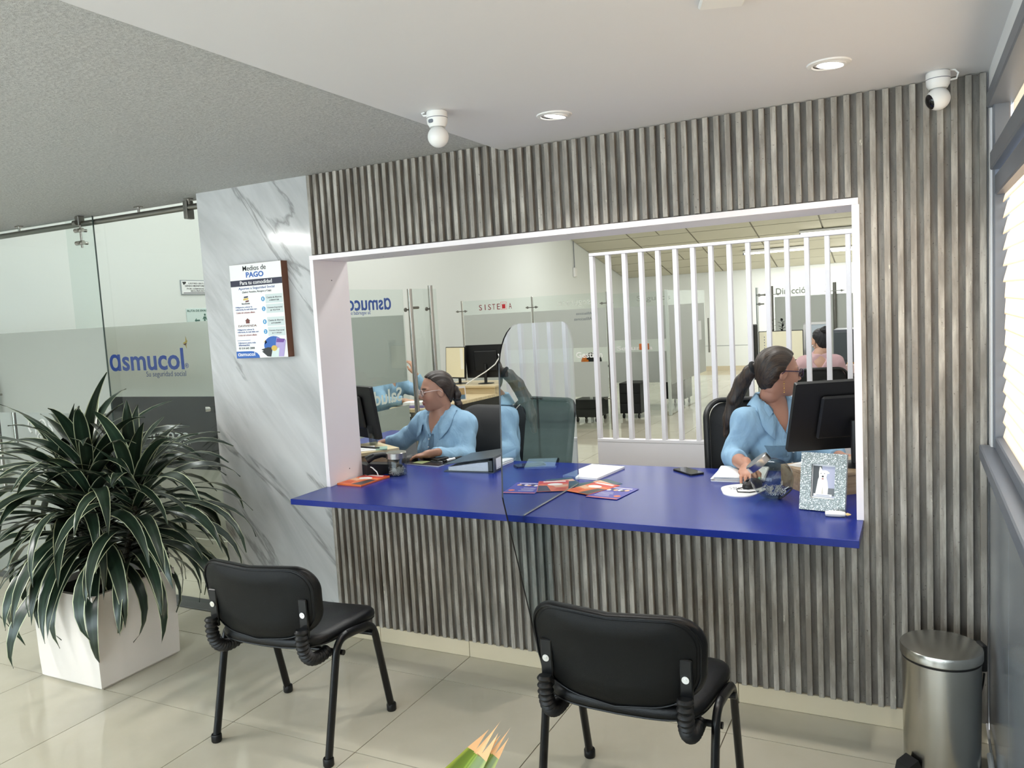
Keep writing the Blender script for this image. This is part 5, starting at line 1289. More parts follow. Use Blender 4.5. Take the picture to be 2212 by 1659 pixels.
for u in (0.37, 0.53): photo('photo_dog_eye', INK2, ell(u, 0.76, 0.022, 0.012, 10), 3)
photo('photo_dog_nose', INK2, ell(0.455, 0.665, 0.05, 0.028, 12), 3)
photo('photo_dog_mouth', M('photo_mouth', (170, 110, 110), 0.4), ell(0.455, 0.59, 0.05, 0.024, 12), 3)
photo('photo_caption', PAPER, bx(0.06, 0.9, 0.02, 0.1), 4)
photo('photo_caption_print', SLATE, bx(0.2, 0.8, 0.05, 0.062), 5)
MB().box(-0.02, 0.02, 0.0, 0.004, 0, 0.10, mtx=Matrix.Translation((0, 0.0795, 0)) @ Matrix.Rotation(math.radians(22), 4, 'X')).build('easel_leg', M('frame_back', (120, 120, 120), 0.7), pf)
cn = empty('wrapped_candle', (2.308, 0.02, ZC + 0.0003), math.radians(4), label='small translucent white wrapped candle with gold tip before the photo frame', cat='candle')
MB().lathe([(0.001, 0), (0.009, 0.002), (0.0115, 0.02), (0.011, 0.05), (0.0085, 0.066), (0.004, 0.07)], 8, mtx=Matrix.Translation((-0.042, 0, 0.0112)) @ Matrix.Rotation(PI / 2, 4, 'Y')).build('body', M('wax_white', (238, 234, 224), 0.25), cn)
MB().lathe([(0.004, 0), (0.0065, 0.005), (0.0015, 0.017)], 8, mtx=Matrix.Translation((0.028, 0, 0.0100)) @ Matrix.Rotation(PI / 2, 4, 'Y')).build('tip', M('gold_foil', (226, 196, 130), 0.35), cn)
# ------------------------------------------------------------------ smooth bodies from distance fields
class Field:
    def __init__(self, lo, hi, h):
        self.lo = np.array(lo, float); self.h = h
        n = np.ceil((np.array(hi) - self.lo) / h).astype(int) + 1
        ax = [self.lo[i] + h * np.arange(n[i]) for i in range(3)]
        self.P = np.stack(np.meshgrid(*ax, indexing='ij'), -1).astype(np.float32)
        self.d = np.full(self.P.shape[:3], 9.0, np.float32)
    def add(self, d, k=0.0):
        if k <= 0: self.d = np.minimum(self.d, d)
        else:
            t = np.clip(0.5 + 0.5 * (self.d - d) / k, 0, 1)
            self.d = self.d * (1 - t) + d * t - k * t * (1 - t)
        return self
    def sub(self, d, k=0.0):
        if k <= 0: self.d = np.maximum(self.d, -d)
        else:
            t = np.clip(0.5 - 0.5 * (self.d + d) / k, 0, 1)
            self.d = self.d * (1 - t) - d * t + k * t * (1 - t)
        return self
    def rc(self, a, b, ra, rb):
        a = np.array(a, np.float32); b = np.array(b, np.float32); v = b - a
        t = np.clip(((self.P - a) @ v) / max(1e-9, float(v @ v)), 0, 1)
        return np.linalg.norm(self.P - a - t[..., None] * v, axis=-1) - (ra + t * (rb - ra))
    def el(self, c, r, R=None):
        q = self.P - np.array(c, np.float32)
        if R is not None: q = q @ np.array(R, np.float32)          # columns of R are the ellipsoid axes
        r = np.array(r, np.float32)
        k0 = np.linalg.norm(q / r, axis=-1); k1 = np.linalg.norm(q / (r * r), axis=-1) + 1e-9
        return k0 * (k0 - 1) / k1
    def plane(self, p, n):
        n = np.array(n, np.float32); n = n / np.linalg.norm(n)
        return (self.P - np.array(p, np.float32)) @ n
    def wav(self, amp, fx, fy, fz, ph=0.0):
        return amp * np.sin(self.P[..., 0] * fx + ph) * np.sin(self.P[..., 1] * fy + 1.3 * ph) * np.sin(self.P[..., 2] * fz + 0.7 * ph)
    def mesh(self):
        d = self.d; s = d < 0
        nx, ny, nz = d.shape
        cs = np.zeros((nx - 1, ny - 1, nz - 1), np.int8)
        for i in (0, 1):
            for j in (0, 1):
                for k in (0, 1): cs += s[i:nx - 1 + i, j:ny - 1 + j, k:nz - 1 + k]
        act = (cs > 0) & (cs < 8)
        idx = np.full(act.shape, -1, np.int64); cells = np.argwhere(act); idx[act] = np.arange(len(cells))
        acc = np.zeros((len(cells), 3)); cnt_ = np.zeros(len(cells))
        for ax in range(3):
            o1, o2 = [a for a in range(3) if a != ax]
            for i in (0, 1):
                for j in (0, 1):
                    p = cells.copy(); p[:, o1] += i; p[:, o2] += j
                    q = p.copy(); q[:, ax] += 1
                    da = d[p[:, 0], p[:, 1], p[:, 2]]; db = d[q[:, 0], q[:, 1], q[:, 2]]
                    m = (da < 0) != (db < 0)
                    t = np.where(m, da / np.where(m, da - db, 1), 0)
                    pos = p.astype(float); pos[:, ax] += t
                    acc[m] += pos[m]; cnt_[m] += 1
        V = self.lo + (acc / cnt_[:, None]) * self.h
        F = []
        for ax in range(3):
            o1, o2 = [(1, 2), (2, 0), (0, 1)][ax]
            sl = [slice(None)] * 3; sl[ax] = slice(0, -1); sh = [slice(None)] * 3; sh[ax] = slice(1, None)
            a = s[tuple(sl)]; b = s[tuple(sh)]
            for flip, msk in ((False, a & ~b), (True, ~a & b)):
                e = np.argwhere(msk)
                e = e[(e[:, o1] > 0) & (e[:, o2] > 0) & (e[:, o1] < act.shape[o1]) & (e[:, o2] < act.shape[o2])]
                if not len(e): continue
                c = [e.copy() for _ in range(4)]
                c[1][:, o1] -= 1; c[2][:, o1] -= 1; c[2][:, o2] -= 1; c[3][:, o2] -= 1
                ids = np.stack([idx[q[:, 0], q[:, 1], q[:, 2]] for q in c], 1)
                ids = ids[(ids >= 0).all(1)]
                F.append(ids[:, ::-1] if flip else ids)
        return V, np.concatenate(F)
def mesh_from(V, F, name):
    me = bpy.data.meshes.new(name); me.from_pydata([tuple(v) for v in V], [], [tuple(int(i) for i in f) for f in F]); me.update()
    for p in me.polygons: p.use_smooth = True
    return me
def join_vf(parts):
    V, F, o = [], [], 0
    for v, f in parts: V.append(v); F.append(f + o); o += len(v)
    return np.concatenate(V), np.concatenate(F)
def set_tone(me, cols):
    a = me.attributes.new('tone', 'FLOAT_COLOR', 'POINT')
    a.data.foreach_set('color', np.concatenate([cols, np.ones((len(cols), 1))], 1).astype(np.float32).ravel())
def set_flow(me, coords):
    a = me.attributes.new('flow', 'FLOAT_VECTOR', 'POINT'); a.data.foreach_set('vector', coords.astype(np.float32).ravel())
def lin(*c): return np.array(srgb(*c)[:3])
def nrm(v): v = np.array(v, float); return v / np.linalg.norm(v)
def frame_from(fwd, up=(0, 0, 1)):
    x = nrm(fwd); y = nrm(np.cross(up, x)); z = np.cross(x, y); return np.stack([x, y, z], 1)      # forward, left, up

def head_field(h=0.0042, jaw=1.0):
    f = Field((-0.135, -0.105, -0.165), (0.135, 0.105, 0.13), h)
    f.add(f.el((-0.012, 0, 0.028), (0.094, 0.073, 0.084)))
    f.add(f.el((0.028, 0, -0.028), (0.062, 0.057, 0.082)), 0.03)
    f.add(f.rc((0.0, 0.0, -0.058), (0.058, 0, -0.094), 0.050 * jaw, 0.021), 0.03)
    f.add(f.rc((-0.025, 0, -0.04), (-0.032, 0, -0.112), 0.052, 0.046), 0.03)
    for s in (-1, 1):
        f.add(f.el((0.058, 0.036 * s, -0.028), (0.022, 0.022, 0.026)), 0.02)
        f.sub(f.el((0.092, 0.031 * s, 0.006), (0.016, 0.018, 0.011)), 0.014)
        f.add(f.el((0.0735, 0.031 * s, 0.004), (0.014, 0.015, 0.0115)), 0.004)
        f.add(f.rc((0.078, 0.014 * s, 0.024), (0.066, 0.05 * s, 0.02), 0.008, 0.006), 0.016)
        f.add(f.el((-0.006, 0.074 * s, -0.008), (0.019, 0.009, 0.032), frame_from((0.95, 0, -0.25))), 0.006)
        f.sub(f.el((0.001, 0.083 * s, -0.006), (0.009, 0.006, 0.017)), 0.006)
        f.add(f.el((0.088, 0.010 * s, -0.034), (0.010, 0.008, 0.008)), 0.008)
    f.add(f.rc((0.083, 0, 0.014), (0.104, 0, -0.028), 0.007, 0.010), 0.012)
    f.add(f.el((0.086, 0, -0.061), (0.010, 0.024, 0.0055)), 0.006)
    f.add(f.el((0.083, 0, -0.072), (0.010, 0.020, 0.0065)), 0.006)
    f.sub(f.el((0.098, 0, -0.0665), (0.008, 0.022, 0.0012)), 0.003)
    return f
def head_tones(V, skin, lip=(150, 84, 76), brow=(56, 42, 36)):
    c = np.tile(lin(*skin), (len(V), 1))
    x, y, z = V.T; ay = np.abs(y)
    def blend(m, col): c[:] = c * (1 - m[:, None]) + lin(*col) * m[:, None]
    blend(np.clip(1 - (((x - 0.07) / 0.03) ** 2 + ((ay - 0.042) / 0.025) ** 2 + ((z + 0.035) / 0.025) ** 2), 0, 1) * 0.22, (196, 120, 100))
    blend(np.clip(1.6 - 1.6 * (((ay) / 0.026) ** 2 + ((z + 0.0665) / 0.0125) ** 2), 0, 1) * (x > 0.07), lip)
    zb = 0.0245 - 0.10 * (ay - 0.03) ** 2 * 40 * 0.1
    blend(np.clip(1.7 - 1.7 * (((ay - 0.034) / 0.024) ** 2 + ((z - zb) / 0.0052) ** 2), 0, 1) * (x > 0.05), brow)
    blend(np.clip(1.5 - 1.5 * (((ay - 0.031) / 0.0145) ** 2 + ((z - 0.005) / 0.0062) ** 2), 0, 1) * (x > 0.07), (226, 220, 214))
    blend(np.clip(3 - 3 * (((ay - 0.031) / 0.0062) ** 2 + ((z - 0.005) / 0.0062) ** 2), 0, 1) * (x > 0.07), (36, 26, 22))
    blend(np.clip(1.5 - 1.5 * (((ay - 0.031) / 0.017) ** 2 + ((z - 0.0115) / 0.0024) ** 2), 0, 1) * (x > 0.07), (50, 36, 32))
    return c
def hand_vf(wrist, direction, palm_n, side, curl=0.35, h=0.0034, spread=0.10, thumb=0.5, nails=None, skin=(150, 112, 92), scale=0.94):
    """side = +1 when the thumb is on the left of 'direction' seen from the back of the hand; palm_n points out of the palm"""
    d = nrm(direction); n = nrm(np.array(palm_n) - d * np.dot(palm_n, d)); s = np.cross(-n, d) * side     # s points to the thumb side
    w = np.array(wrist, float); S = scale
    T = lambda a, b, c: w + S * (a * d + b * s + c * (-n))       # along, toward thumb, toward back of hand
    lo = np.min([T(a, b, c) for a in (-0.07, 0.21) for b in (-0.09, 0.11) for c in (-0.09, 0.05)], 0) - 0.01
    hi = np.max([T(a, b, c) for a in (-0.07, 0.21) for b in (-0.09, 0.11) for c in (-0.09, 0.05)], 0) + 0.01
    f = Field(lo, hi, h)
    f.add(f.rc(T(-0.06, 0, 0), T(0.012, 0, 0), 0.0255 * S, 0.024 * S))
    Rm = np.stack([d, s, -n], 1)
    f.add(f.el(T(0.048, -0.002, 0.0), (0.052 * S, 0.040 * S, 0.0145 * S), Rm), 0.016)
    tips = []
    for i, (b, L, r) in enumerate(((0.030, 0.074, 0.0088), (0.010, 0.082, 0.0091), (-0.011, 0.075, 0.0087), (-0.030, 0.060, 0.0078))):
        a0 = 0.082 - 0.10 * abs(b - 0.004) ** 1.0 * 0.6; ang = spread * (b / 0.03) * 0.9
        p = T(a0 - 0.012, b * 0.92, 0.002); cd, sn = math.cos(ang), math.sin(ang); a = 0.12 * curl
        for j, (q, rr) in enumerate(((0.46, 1.0), (0.30, 0.92), (0.24, 0.82))):
            a += curl * (0.55, 0.95, 0.7)[j]
            dirv = math.cos(a) * (cd * d + sn * s) + math.sin(a) * n
            e = p + dirv * L * q * S * 1.02
            f.add(f.rc(p, e, r * S * rr, r * S * rr * 0.93), 0.004)
            p = e
        tips.append((p, nrm(dirv), r * S * 0.78))
    p = T(0.012, 0.028, -0.006); q = T(0.048, 0.052, -0.010 - 0.02 * thumb); e = T(0.078, 0.060 - 0.02 * thumb, -0.020 - 0.02 * thumb)
    f.add(f.rc(p, q, 0.0145 * S, 0.0108 * S), 0.012); f.add(f.rc(q, e, 0.0108 * S, 0.0085 * S), 0.005)
    V, F = f.mesh()
    c = np.tile(lin(*skin), (len(V), 1))
    if nails is not None:
        tips.append((e, nrm(e - q), 0.008 * S))
        for (tp, td, r) in tips:
            bk = -n - td * np.dot(-n, td); bk = nrm(bk); ctr = tp + bk * r * 0.9 + td * r * 0.5
            m = np.linalg.norm(V - ctr, axis=1) < r * 1.0
            c[m] = lin(*nails)
    return V, F, c

def build_person(name, label, loc, skin, headpos, headfwd, headup, torso, arms, shirt_mat, neckcut, hair, hs=0.0075, cuff=True, face=True, jaw=1.0, headscale=1.0, hscale=0.94):
    """torso: dict of world points; arms: list of dicts (shoulder, elbow, wrist, hand args)"""
    root = empty(name, loc, label=label, cat='person')
    HR = frame_from(headfwd, headup); HP = np.array(headpos, float)
    # ---- skin: head, neck, torso core, arms and hands as one mesh
    hf = head_field(jaw=jaw); V, F = hf.mesh(); cols = head_tones(V, skin) if face else np.tile(lin(*skin), (len(V), 1))
    Vh = (V * headscale) @ HR.T + HP
    P_ = [Vh] + [np.array(p) for p in torso['all']] + [np.array(a[k]) for a in arms for k in ('sh', 'el', 'wr')]
    lo = np.min([p.min(0) if p.ndim > 1 else p for p in P_[1:]], 0) - 0.2; hi = np.max([p.max(0) if p.ndim > 1 else p for p in P_[1:]], 0) + 0.2
    lo[2] = max(lo[2], torso.get('zmin', lo[2])); hi[2] = min(hi[2], HP[2] + 0.05)
    def body(f, g):
        """g = inflation"""
        for (a, b, ra, rb, k) in torso['rc']: f.add(f.rc(a, b, ra + g, rb + g), k)
        for (c, r, R, k) in torso['el']: f.add(f.el(c, np.array(r) + g, R), k)
    bf = Field(lo, hi, 0.010); body(bf, -0.006)
    nb_ = HP + HR @ np.array((-0.028, 0, -0.085)) * headscale
    bf.add(bf.rc(nb_, torso['neck'], 0.052 * headscale, 0.060), 0.03)
    for a in arms:
        bf.add(bf.rc(a['sh'], a['el'], 0.046, 0.037), 0.03); bf.add(bf.rc(a['el'], a['wr'], 0.039, 0.025), 0.015)
    Vb, Fb = bf.mesh(); parts = [(Vh, F), (Vb, Fb)]; tone = [cols, np.tile(lin(*skin), (len(Vb), 1))]
    for a in arms:
        if 'hand' in a:
            v, ff, c = hand_vf(a['wr'], skin=a.get('skin', skin), scale=hscale, **a['hand']); parts.append((v, ff)); tone.append(c)
    V, Fj = join_vf(parts); me = mesh_from(V, Fj, 'body'); set_tone(me, np.concatenate(tone))
    keep(link('body', me, SKIN1), root)
    # ---- shirt
    sf_ = Field(lo, hi, hs); body(sf_, 0.010)
    for a in arms:
        wr = np.array(a['el']) + (np.array(a['wr']) - np.array(a['el'])) * a.get('sleeve', 0.92)
        sf_.add(sf_.rc(a['sh'], a['el'], 0.064, 0.053), 0.045); sf_.add(sf_.rc(a['el'], wr, 0.053, 0.040), 0.02)
    sf_.d += sf_.wav(0.007, 38, 33, 16, 0.4) + sf_.wav(0.006, 21, 60, 34, 1.7) + sf_.wav(0.003, 80, 70, 50, 2.2)
    for a in arms:
        e_ = np.array(a['el']); w_ = np.array(a['wr']); q = e_ + (w_ - e_) * a.get('sleeve', 0.92)
        cut = np.maximum(-sf_.plane(q, w_ - e_), sf_.rc(q, w_ + (w_ - e_) * 0.5, 0.10, 0.10))
        sf_.sub(cut, 0.0)
        for t0 in (0.86,):
            q0 = e_ + (w_ - e_) * a.get('sleeve', 0.92) * t0
            ring_ = np.maximum(np.abs(sf_.plane(q0, w_ - e_)) - 0.003, sf_.rc(e_, w_, 0.07, 0.06)); sf_.d += np.where(ring_ < 0, 0.002, 0)
    neckcut(sf_)
    Vs, Fs = sf_.mesh()
    keep(link('shirt', mesh_from(Vs, Fs, 'shirt'), shirt_mat), root)
    # ---- hair
    if hair: hair(root, HR, HP, headscale)
    return root, HR, HP
def torso_seated(hip, chest, shL, shR, neck, fwd, width=1.0, bust=1.0):
    hip, chest, shL, shR, neck = (np.array(p, float) for p in (hip, chest, shL, shR, neck)); R = frame_from(fwd)
    mid = (hip + chest) / 2
    bl = chest + R @ np.array((0.075 * bust, 0.065, -0.045)); br = chest + R @ np.array((0.075 * bust, -0.065, -0.045))
    up_ = chest + (neck - chest) * 0.55
    return dict(all=[hip, chest, shL, shR, neck], neck=neck, zmin=0.62,
        rc=[(shL, shR, 0.062, 0.062, 0.05), (up_, neck, 0.085, 0.062, 0.05)],
        el=[(chest, (0.105, 0.145 * width, 0.15), R, 0.07), (mid, (0.105, 0.135 * width, 0.16), R, 0.06), (hip, (0.125, 0.165 * width, 0.13), R, 0.06), (bl, (0.055, 0.062, 0.06), R, 0.04), (br, (0.055, 0.062, 0.06), R, 0.04)])
def hair_cap(root, HR, HP, mat, n=(0.73, 0, -0.68), p0=(0.035, 0, 0.055), tail=None, tie=None, bun=None, extra=None, hsz=0.005, sc=1.0, thick=0.010, temple=True):
    """hair pulled back from the hairline plane, with an optional tail of (point, radius) in head space"""
    pts = [np.array(p[0]) for p in (tail or [])] + ([np.array(bun[0])] if bun else [])
    lo = np.min(pts + [np.array((-0.13, -0.1, -0.13))], 0) - 0.05; hi = np.max(pts + [np.array((0.12, 0.1, 0.135))], 0) + 0.03
    f = Field(lo, hi, hsz)
    f.add(f.el((-0.014, 0, 0.030), (0.094 + thick, 0.073 + thick * 0.8, 0.084 + thick)))
    f.add(f.el((-0.05, 0, -0.03), (0.055, 0.060, 0.07)), 0.03)
    nn = nrm(n)
    cut = f.plane(p0, nn) + 0.16 * np.abs(f.P[..., 1])
    f.d = np.maximum(f.d, cut)
    f.d += 0.0016 * np.sin(f.P[..., 1] * 260 + 3 * np.sin(f.P[..., 2] * 30)) * (f.P[..., 0] > -0.2)
    V, F = f.mesh(); parts = [(V, F)]; flows = [np.stack([np.arctan2(V[:, 1], V[:, 2] + 0.12) * 0.3, V[:, 1], V[:, 0]], 1)]
    if tail:
        g = Field(lo, hi, hsz)
        for (a, ra), (b, rb) in zip(tail[:-1], tail[1:]): g.add(g.rc(a, b, ra, rb), 0.012)
        g.d += 0.0022 * np.sin(g.P[..., 1] * 300 + g.P[..., 0] * 200) 
        v, ff = g.mesh(); parts.append((v, ff)); flows.append(np.stack([v[:, 0], v[:, 1], v[:, 2]], 1))
    if bun:
        g = Field(lo, hi, hsz); g.add(g.el(bun[0], bun[1])); g.d += 0.004 * np.sin(g.P[..., 0] * 130 + g.P[..., 2] * 90) * np.sin(g.P[..., 1] * 110)
        v, ff = g.mesh(); parts.append((v, ff)); flows.append(v)
    if extra:
        for chain in extra:
            g = Field(lo, hi, hsz)
            for (a, ra), (b, rb) in zip(chain[:-1], chain[1:]): g.add(g.rc(a, b, ra, rb), 0.006)
            v, ff = g.mesh(); parts.append((v, ff)); flows.append(v)
    V, F = join_vf(parts); V = (V * sc) @ HR.T + HP
    me = mesh_from(V, F, 'hair'); set_flow(me, np.concatenate(flows)); hobj = keep(link('hair', me, mat), root)
    if tie:
        for (c, ax, r) in tie:
            c_ = HR @ (np.array(c) * sc) + HP; a_ = HR @ nrm(ax); u = nrm(np.cross(a_, (0.3, 0.2, 0.9))); v = np.cross(a_, u)
            o = MB().tube([tuple(c_ + r * (math.cos(t) * u + math.sin(t) * v)) for t in [2 * PI * i / 20 for i in range(20)]], r * 0.42, 8, closed=True).build('hair_tie', M('hair_tie', (26, 26, 28), 0.8), smooth=True); keep(o, root)
    return hobj
def glasses(root, HR, HP, mat, lens_mat, sc=1.0, r=(0.025, 0.018), temples=True, wire=0.0016):
    T = lambda p: tuple(HR @ (np.array(p) * sc) + HP)
    g = MB()
    for s in (-1, 1):
        pts = []
        for i in range(24):
            t = 2 * PI * i / 24; c_, s_ = math.cos(t), math.sin(t)
            yy = r[0] * abs(c_) ** 0.7 * (1 if c_ > 0 else -1); zz = r[1] * abs(s_) ** 0.7 * (1 if s_ > 0 else -1)
            pts.append(T((0.102 - 0.15 * abs(0.033 * s + yy) * 0.6, 0.033 * s + yy, 0.002 + zz)))
        g.tube(pts, wire, 6, closed=True)
        if temples: g.tube([T((0.088, 0.060 * s, 0.008)), T((0.05, 0.074 * s, 0.010)), T((0.0, 0.081 * s, 0.010)), T((-0.018, 0.080 * s, -0.006))], wire, 6)
    g.tube([T((0.103, -0.009, 0.004)), T((0.106, 0, 0.007)), T((0.103, 0.009, 0.004))], wire, 6)
    o = keep(g.build('spectacles', mat, smooth=True), root)
    for s in (-1, 1):
        m = MB().prism([(r[0] * 0.96 * math.cos(2 * PI * i / 20), r[1] * 0.96 * math.sin(2 * PI * i / 20)) for i in range(20)], 0.0008)
        me = m.mesh('lens'); R_ = HR @ np.array(((0, 0, 1), (1, 0, 0), (0, 1, 0)), float)
        c_ = np.array(T((0.098, 0.033 * s, 0.002)))
        me.transform(Matrix([list(R_[i]) + [c_[i]] for i in range(3)] + [[0, 0, 0, 1]])); l_ = link('lens', me, lens_mat); keep(l_, o)
    return o
def collar(root, neck, fwd, up, mat, r0=0.062, flap=0.055, open_=50, drop=0.07, pts_=34, stand=0.042):
    bvh = on_shirt(root)
    """shirt collar: stand around the neck folding over to a pointed flap"""
    R = frame_from(fwd, up); N = np.array(neck, float); bm = bmesh.new(); rows = []
    for i in range(pts_ + 1):
        a = math.radians(open_ + (360 - 2 * open_) * i / pts_); t = abs(i / pts_ - 0.5) * 2        # 0 at the back, 1 at the fronts
        c, s = math.cos(a), math.sin(a)
        front = max(0, (t - 0.55) / 0.45)
        base = np.array((c * r0 * (1 + 0.35 * front), s * r0 * (1.05 + 0.02 * front), -0.004 - drop * front ** 1.3))
        top = base + np.array((c * 0.004 * 1, s * 0.004, stand - 0.016 * front))
        foldp = top + np.array((c * 0.008, s * 0.008, 0.003))
        out = np.array((c * (flap * 0.55 + 0.03 * front), s * (flap * 0.75 + 0.028 * front), -flap * (0.75 + 0.45 * front)))
        low = top + out
        row = []
        for k_, p in enumerate((base, top, foldp, foldp * 0.45 + low * 0.55, low)):
            q = Vector(tuple(R @ p + N))
            if k_ >= 2:
                hit = bvh.find_nearest(q)
                if hit[0] is not None:
                    sd_ = (q - hit[0]).dot(hit[1]); lift = (0.012, 0.011, 0.008)[k_ - 2]
                    if sd_ < lift and (q - hit[0]).length < 0.08: q = hit[0] + hit[1] * lift
            row.append(bm.verts.new(q))
        rows.append(row)
    for A, B in zip(rows[:-1], rows[1:]):
        for j in range(4): bm.faces.new((A[j], A[j + 1], B[j + 1], B[j]))
    bmesh.ops.recalc_face_normals(bm, faces=bm.faces)
    bmesh.ops.solidify(bm, geom=bm.faces[:], thickness=0.003); bmesh.ops.recalc_face_normals(bm, faces=bm.faces)
    me = bpy.data.meshes.new('collar'); bm.to_mesh(me); bm.free()
    for p in me.polygons: p.use_smooth = True
    o = keep(link('collar', me, mat), root); return o

HAIR1 = hair_mat('dark_brown_hair', (18, 13, 12), (58, 42, 34)); HAIR2 = hair_mat('brown_hair', (20, 15, 14), (76, 58, 44)); HAIR3 = hair_mat('black_hair', (8, 8, 12), (26, 26, 34))
LENS = clear_glass('spectacle_lens', (244, 246, 250))
BUTTON = M('shirt_button', (226, 232, 236), 0.25)
def vee(f, neck, fwd, depth, half, up=(0, 0, 1), back=0.02):
    """open neck: a wedge that is widest at the collar and closes 'depth' below, plus the neck hole"""
    R = frame_from(fwd, up); q = (f.P - np.array(neck, np.float32)) @ R.astype(np.float32)
    x, y, z = q[..., 0], q[..., 1], q[..., 2]
    wedge = np.maximum(np.maximum(np.abs(y) - half * np.clip((z + depth) / depth, 0, 2), -x + back * 0 + 0.0), -(z + depth))
    hole = np.sqrt(x * x + y * y) - 0.064; hole = np.maximum(hole, -(z + 0.005))
    f.d = np.maximum(f.d, -np.minimum(wedge, hole)); 

from mathutils.bvhtree import BVHTree
def on_shirt(root, child='shirt'):
    o = [c for c in root.children if c.name.split('.')[0] == child][0]
    return BVHTree.FromPolygons([v.co.copy() for v in o.data.vertices], [tuple(p.vertices) for p in o.data.polygons])
def shirt_patch(root, bvh, corners, direction, mat, name, off=0.004, n=8, thick=0.0025):
    """cloth patch laid on the shirt: bilinear grid between 4 world corners projected along direction"""
    c = [Vector(p) for p in corners]; d = Vector(direction).normalized(); bm = bmesh.new(); G_ = []
    for i in range(n + 1):
        row = []
        for j in range(n + 1):
            u, v = i / n, j / n
            p = (c[0] * (1 - u) + c[1] * u) * (1 - v) + (c[3] * (1 - u) + c[2] * u) * v
            hit = bvh.ray_cast(p - d * 0.35, d)
            q = hit[0] if hit[0] is not None else p
            row.append(bm.verts.new(q - d * off))
        G_.append(row)
    for i in range(n):
        for j in range(n): bm.faces.new((G_[i][j], G_[i + 1][j], G_[i + 1][j + 1], G_[i][j + 1]))
    bmesh.ops.solidify(bm, geom=bm.faces[:], thickness=thick); bmesh.ops.recalc_face_normals(bm, faces=bm.faces)
    me = bpy.data.meshes.new(name); bm.to_mesh(me); bm.free()
    for p in me.polygons: p.use_smooth = True
    return keep(link(name, me, mat), root)
def button_on(root, bvh, p, d, r=0.0055):
    d = Vector(d).normalized(); hit = bvh.ray_cast(Vector(p) - d * 0.35, d)
    if hit[0] is None: return
    q = hit[0]
    keep(MB().cyl(q - d * 0.005, q - d * 0.0085, r, 12).build('button', BUTTON), root)

def legs(root, hip, fwd, mat, shoe):
    R = frame_from(fwd); hip = np.array(hip, float); q = lambda a, b, c: hip + R @ np.array((a, b, 0.0)) + np.array((0, 0, c - hip[2]))
    lo = np.min([q(-0.2, -0.3, 0), q(0.65, 0.3, 0), q(-0.2, 0.3, 0), q(0.65, -0.3, 0)], 0) - 0.05; hi = np.max([q(-0.2, -0.3, 0.7), q(0.65, 0.3, 0.7), q(-0.2, 0.3, 0.7), q(0.65, -0.3, 0.7)], 0) + 0.02
    lo[2] = 0.0; hi[2] = 0.72
    f = Field(lo, hi, 0.014); f.add(f.el(q(0, 0, 0.57), (0.15, 0.185, 0.115), R))
    for s_ in (-1, 1):
        f.add(f.rc(q(0.02, 0.09 * s_, 0.545), q(0.40, 0.10 * s_, 0.525), 0.088, 0.068), 0.04); f.add(f.rc(q(0.40, 0.10 * s_, 0.525), q(0.36, 0.10 * s_, 0.10), 0.066, 0.045), 0.02)
    V, F = f.mesh(); keep(link('trousers', mesh_from(V, F, 'trousers'), mat), root)
    for s_ in (-1, 1):
        f = Field(q(0.42, 0.1 * s_, 0.06) - 0.2, q(0.42, 0.1 * s_, 0.06) + 0.2, 0.012); f.add(f.el(q(0.43, 0.10 * s_, 0.045), (0.12, 0.042, 0.044), R)); f.add(f.rc(q(0.36, 0.1 * s_, 0.05), q(0.36, 0.1 * s_, 0.11), 0.04, 0.04), 0.02)
        f.d = np.maximum(f.d, -f.P[..., 2] + 0.001)
        V, F = f.mesh(); keep(link('shoe', mesh_from(V, F, 'shoe'), shoe), root)
TROUS = M('navy_trousers', (34, 38, 52), 0.8); SHOE = M('black_shoe', (16, 16, 18), 0.4)
# ------------------------------------------------------------------ left worker
F1 = nrm((-0.16, -0.98, 0.0)); R1 = frame_from(F1)
T1 = torso_seated((0.10, 1.04, 0.58), (0.072, 0.985, 0.825), (0.212, 0.975, 0.915), (-0.066, 0.995, 0.915), (0.068, 0.97, 0.985), F1, 1.0, 1.0)
H1F = (-0.66, -0.72, -0.07)
def hair1(root, HR, HP, sc):
    hair_cap(root, HR, HP, HAIR1, n=(0.80, 0, -0.60), p0=(0.030, 0, 0.052), sc=sc, thick=0.008,
             tail=[((-0.095, 0, 0.015), 0.022), ((-0.118, 0.0, -0.01), 0.020), ((-0.128, 0.002, -0.045), 0.022), ((-0.122, 0.004, -0.075), 0.016), ((-0.128, 0.006, -0.105), 0.021), ((-0.135, 0.008, -0.14), 0.010)],
             tie=[((-0.104, 0, 0.008), (-0.7, 0, -0.6), 0.021), ((-0.122, 0.004, -0.075), (0, 0, -1), 0.017)])
pL, HR1, HP1 = build_person('person', 'woman in light blue shirt with glasses working at the left of the counter', (0.08, 1.0, 0.0), (172, 128, 108), (0.066, 0.93, 1.120), H1F, (0, 0, 1), T1,
    [dict(sh=(0.215, 0.975, 0.915), el=(0.262, 0.905, 0.742), wr=(0.155, 0.675, 0.795), sleeve=0.90, skin=(158, 114, 92), hand=dict(direction=(-0.92, -0.30, -0.14), palm_n=(0, 0, -1), side=-1, curl=0.30, thumb=0.4)),
     dict(sh=(-0.066, 0.995, 0.915), el=(-0.215, 0.965, 0.812), wr=(-0.36, 0.955, 0.793), sleeve=0.72, skin=(158, 114, 92), hand=dict(direction=(-0.95, -0.2, -0.1), palm_n=(0, 0, -1), side=1, curl=0.25))],
    SHIRT, lambda f: vee(f, (0.058, 0.93, 0.985), F1, 0.125, 0.058), hair1, headscale=0.965, hscale=0.9)
collar(pL, (0.064, 0.962, 0.985), F1, (0, 0.10, 1), SHIRT, r0=0.066, flap=0.062, open_=36, drop=0.085)
glasses(pL, HR1, HP1, M('clear_frame', (214, 196, 190), 0.25), LENS, sc=0.965)
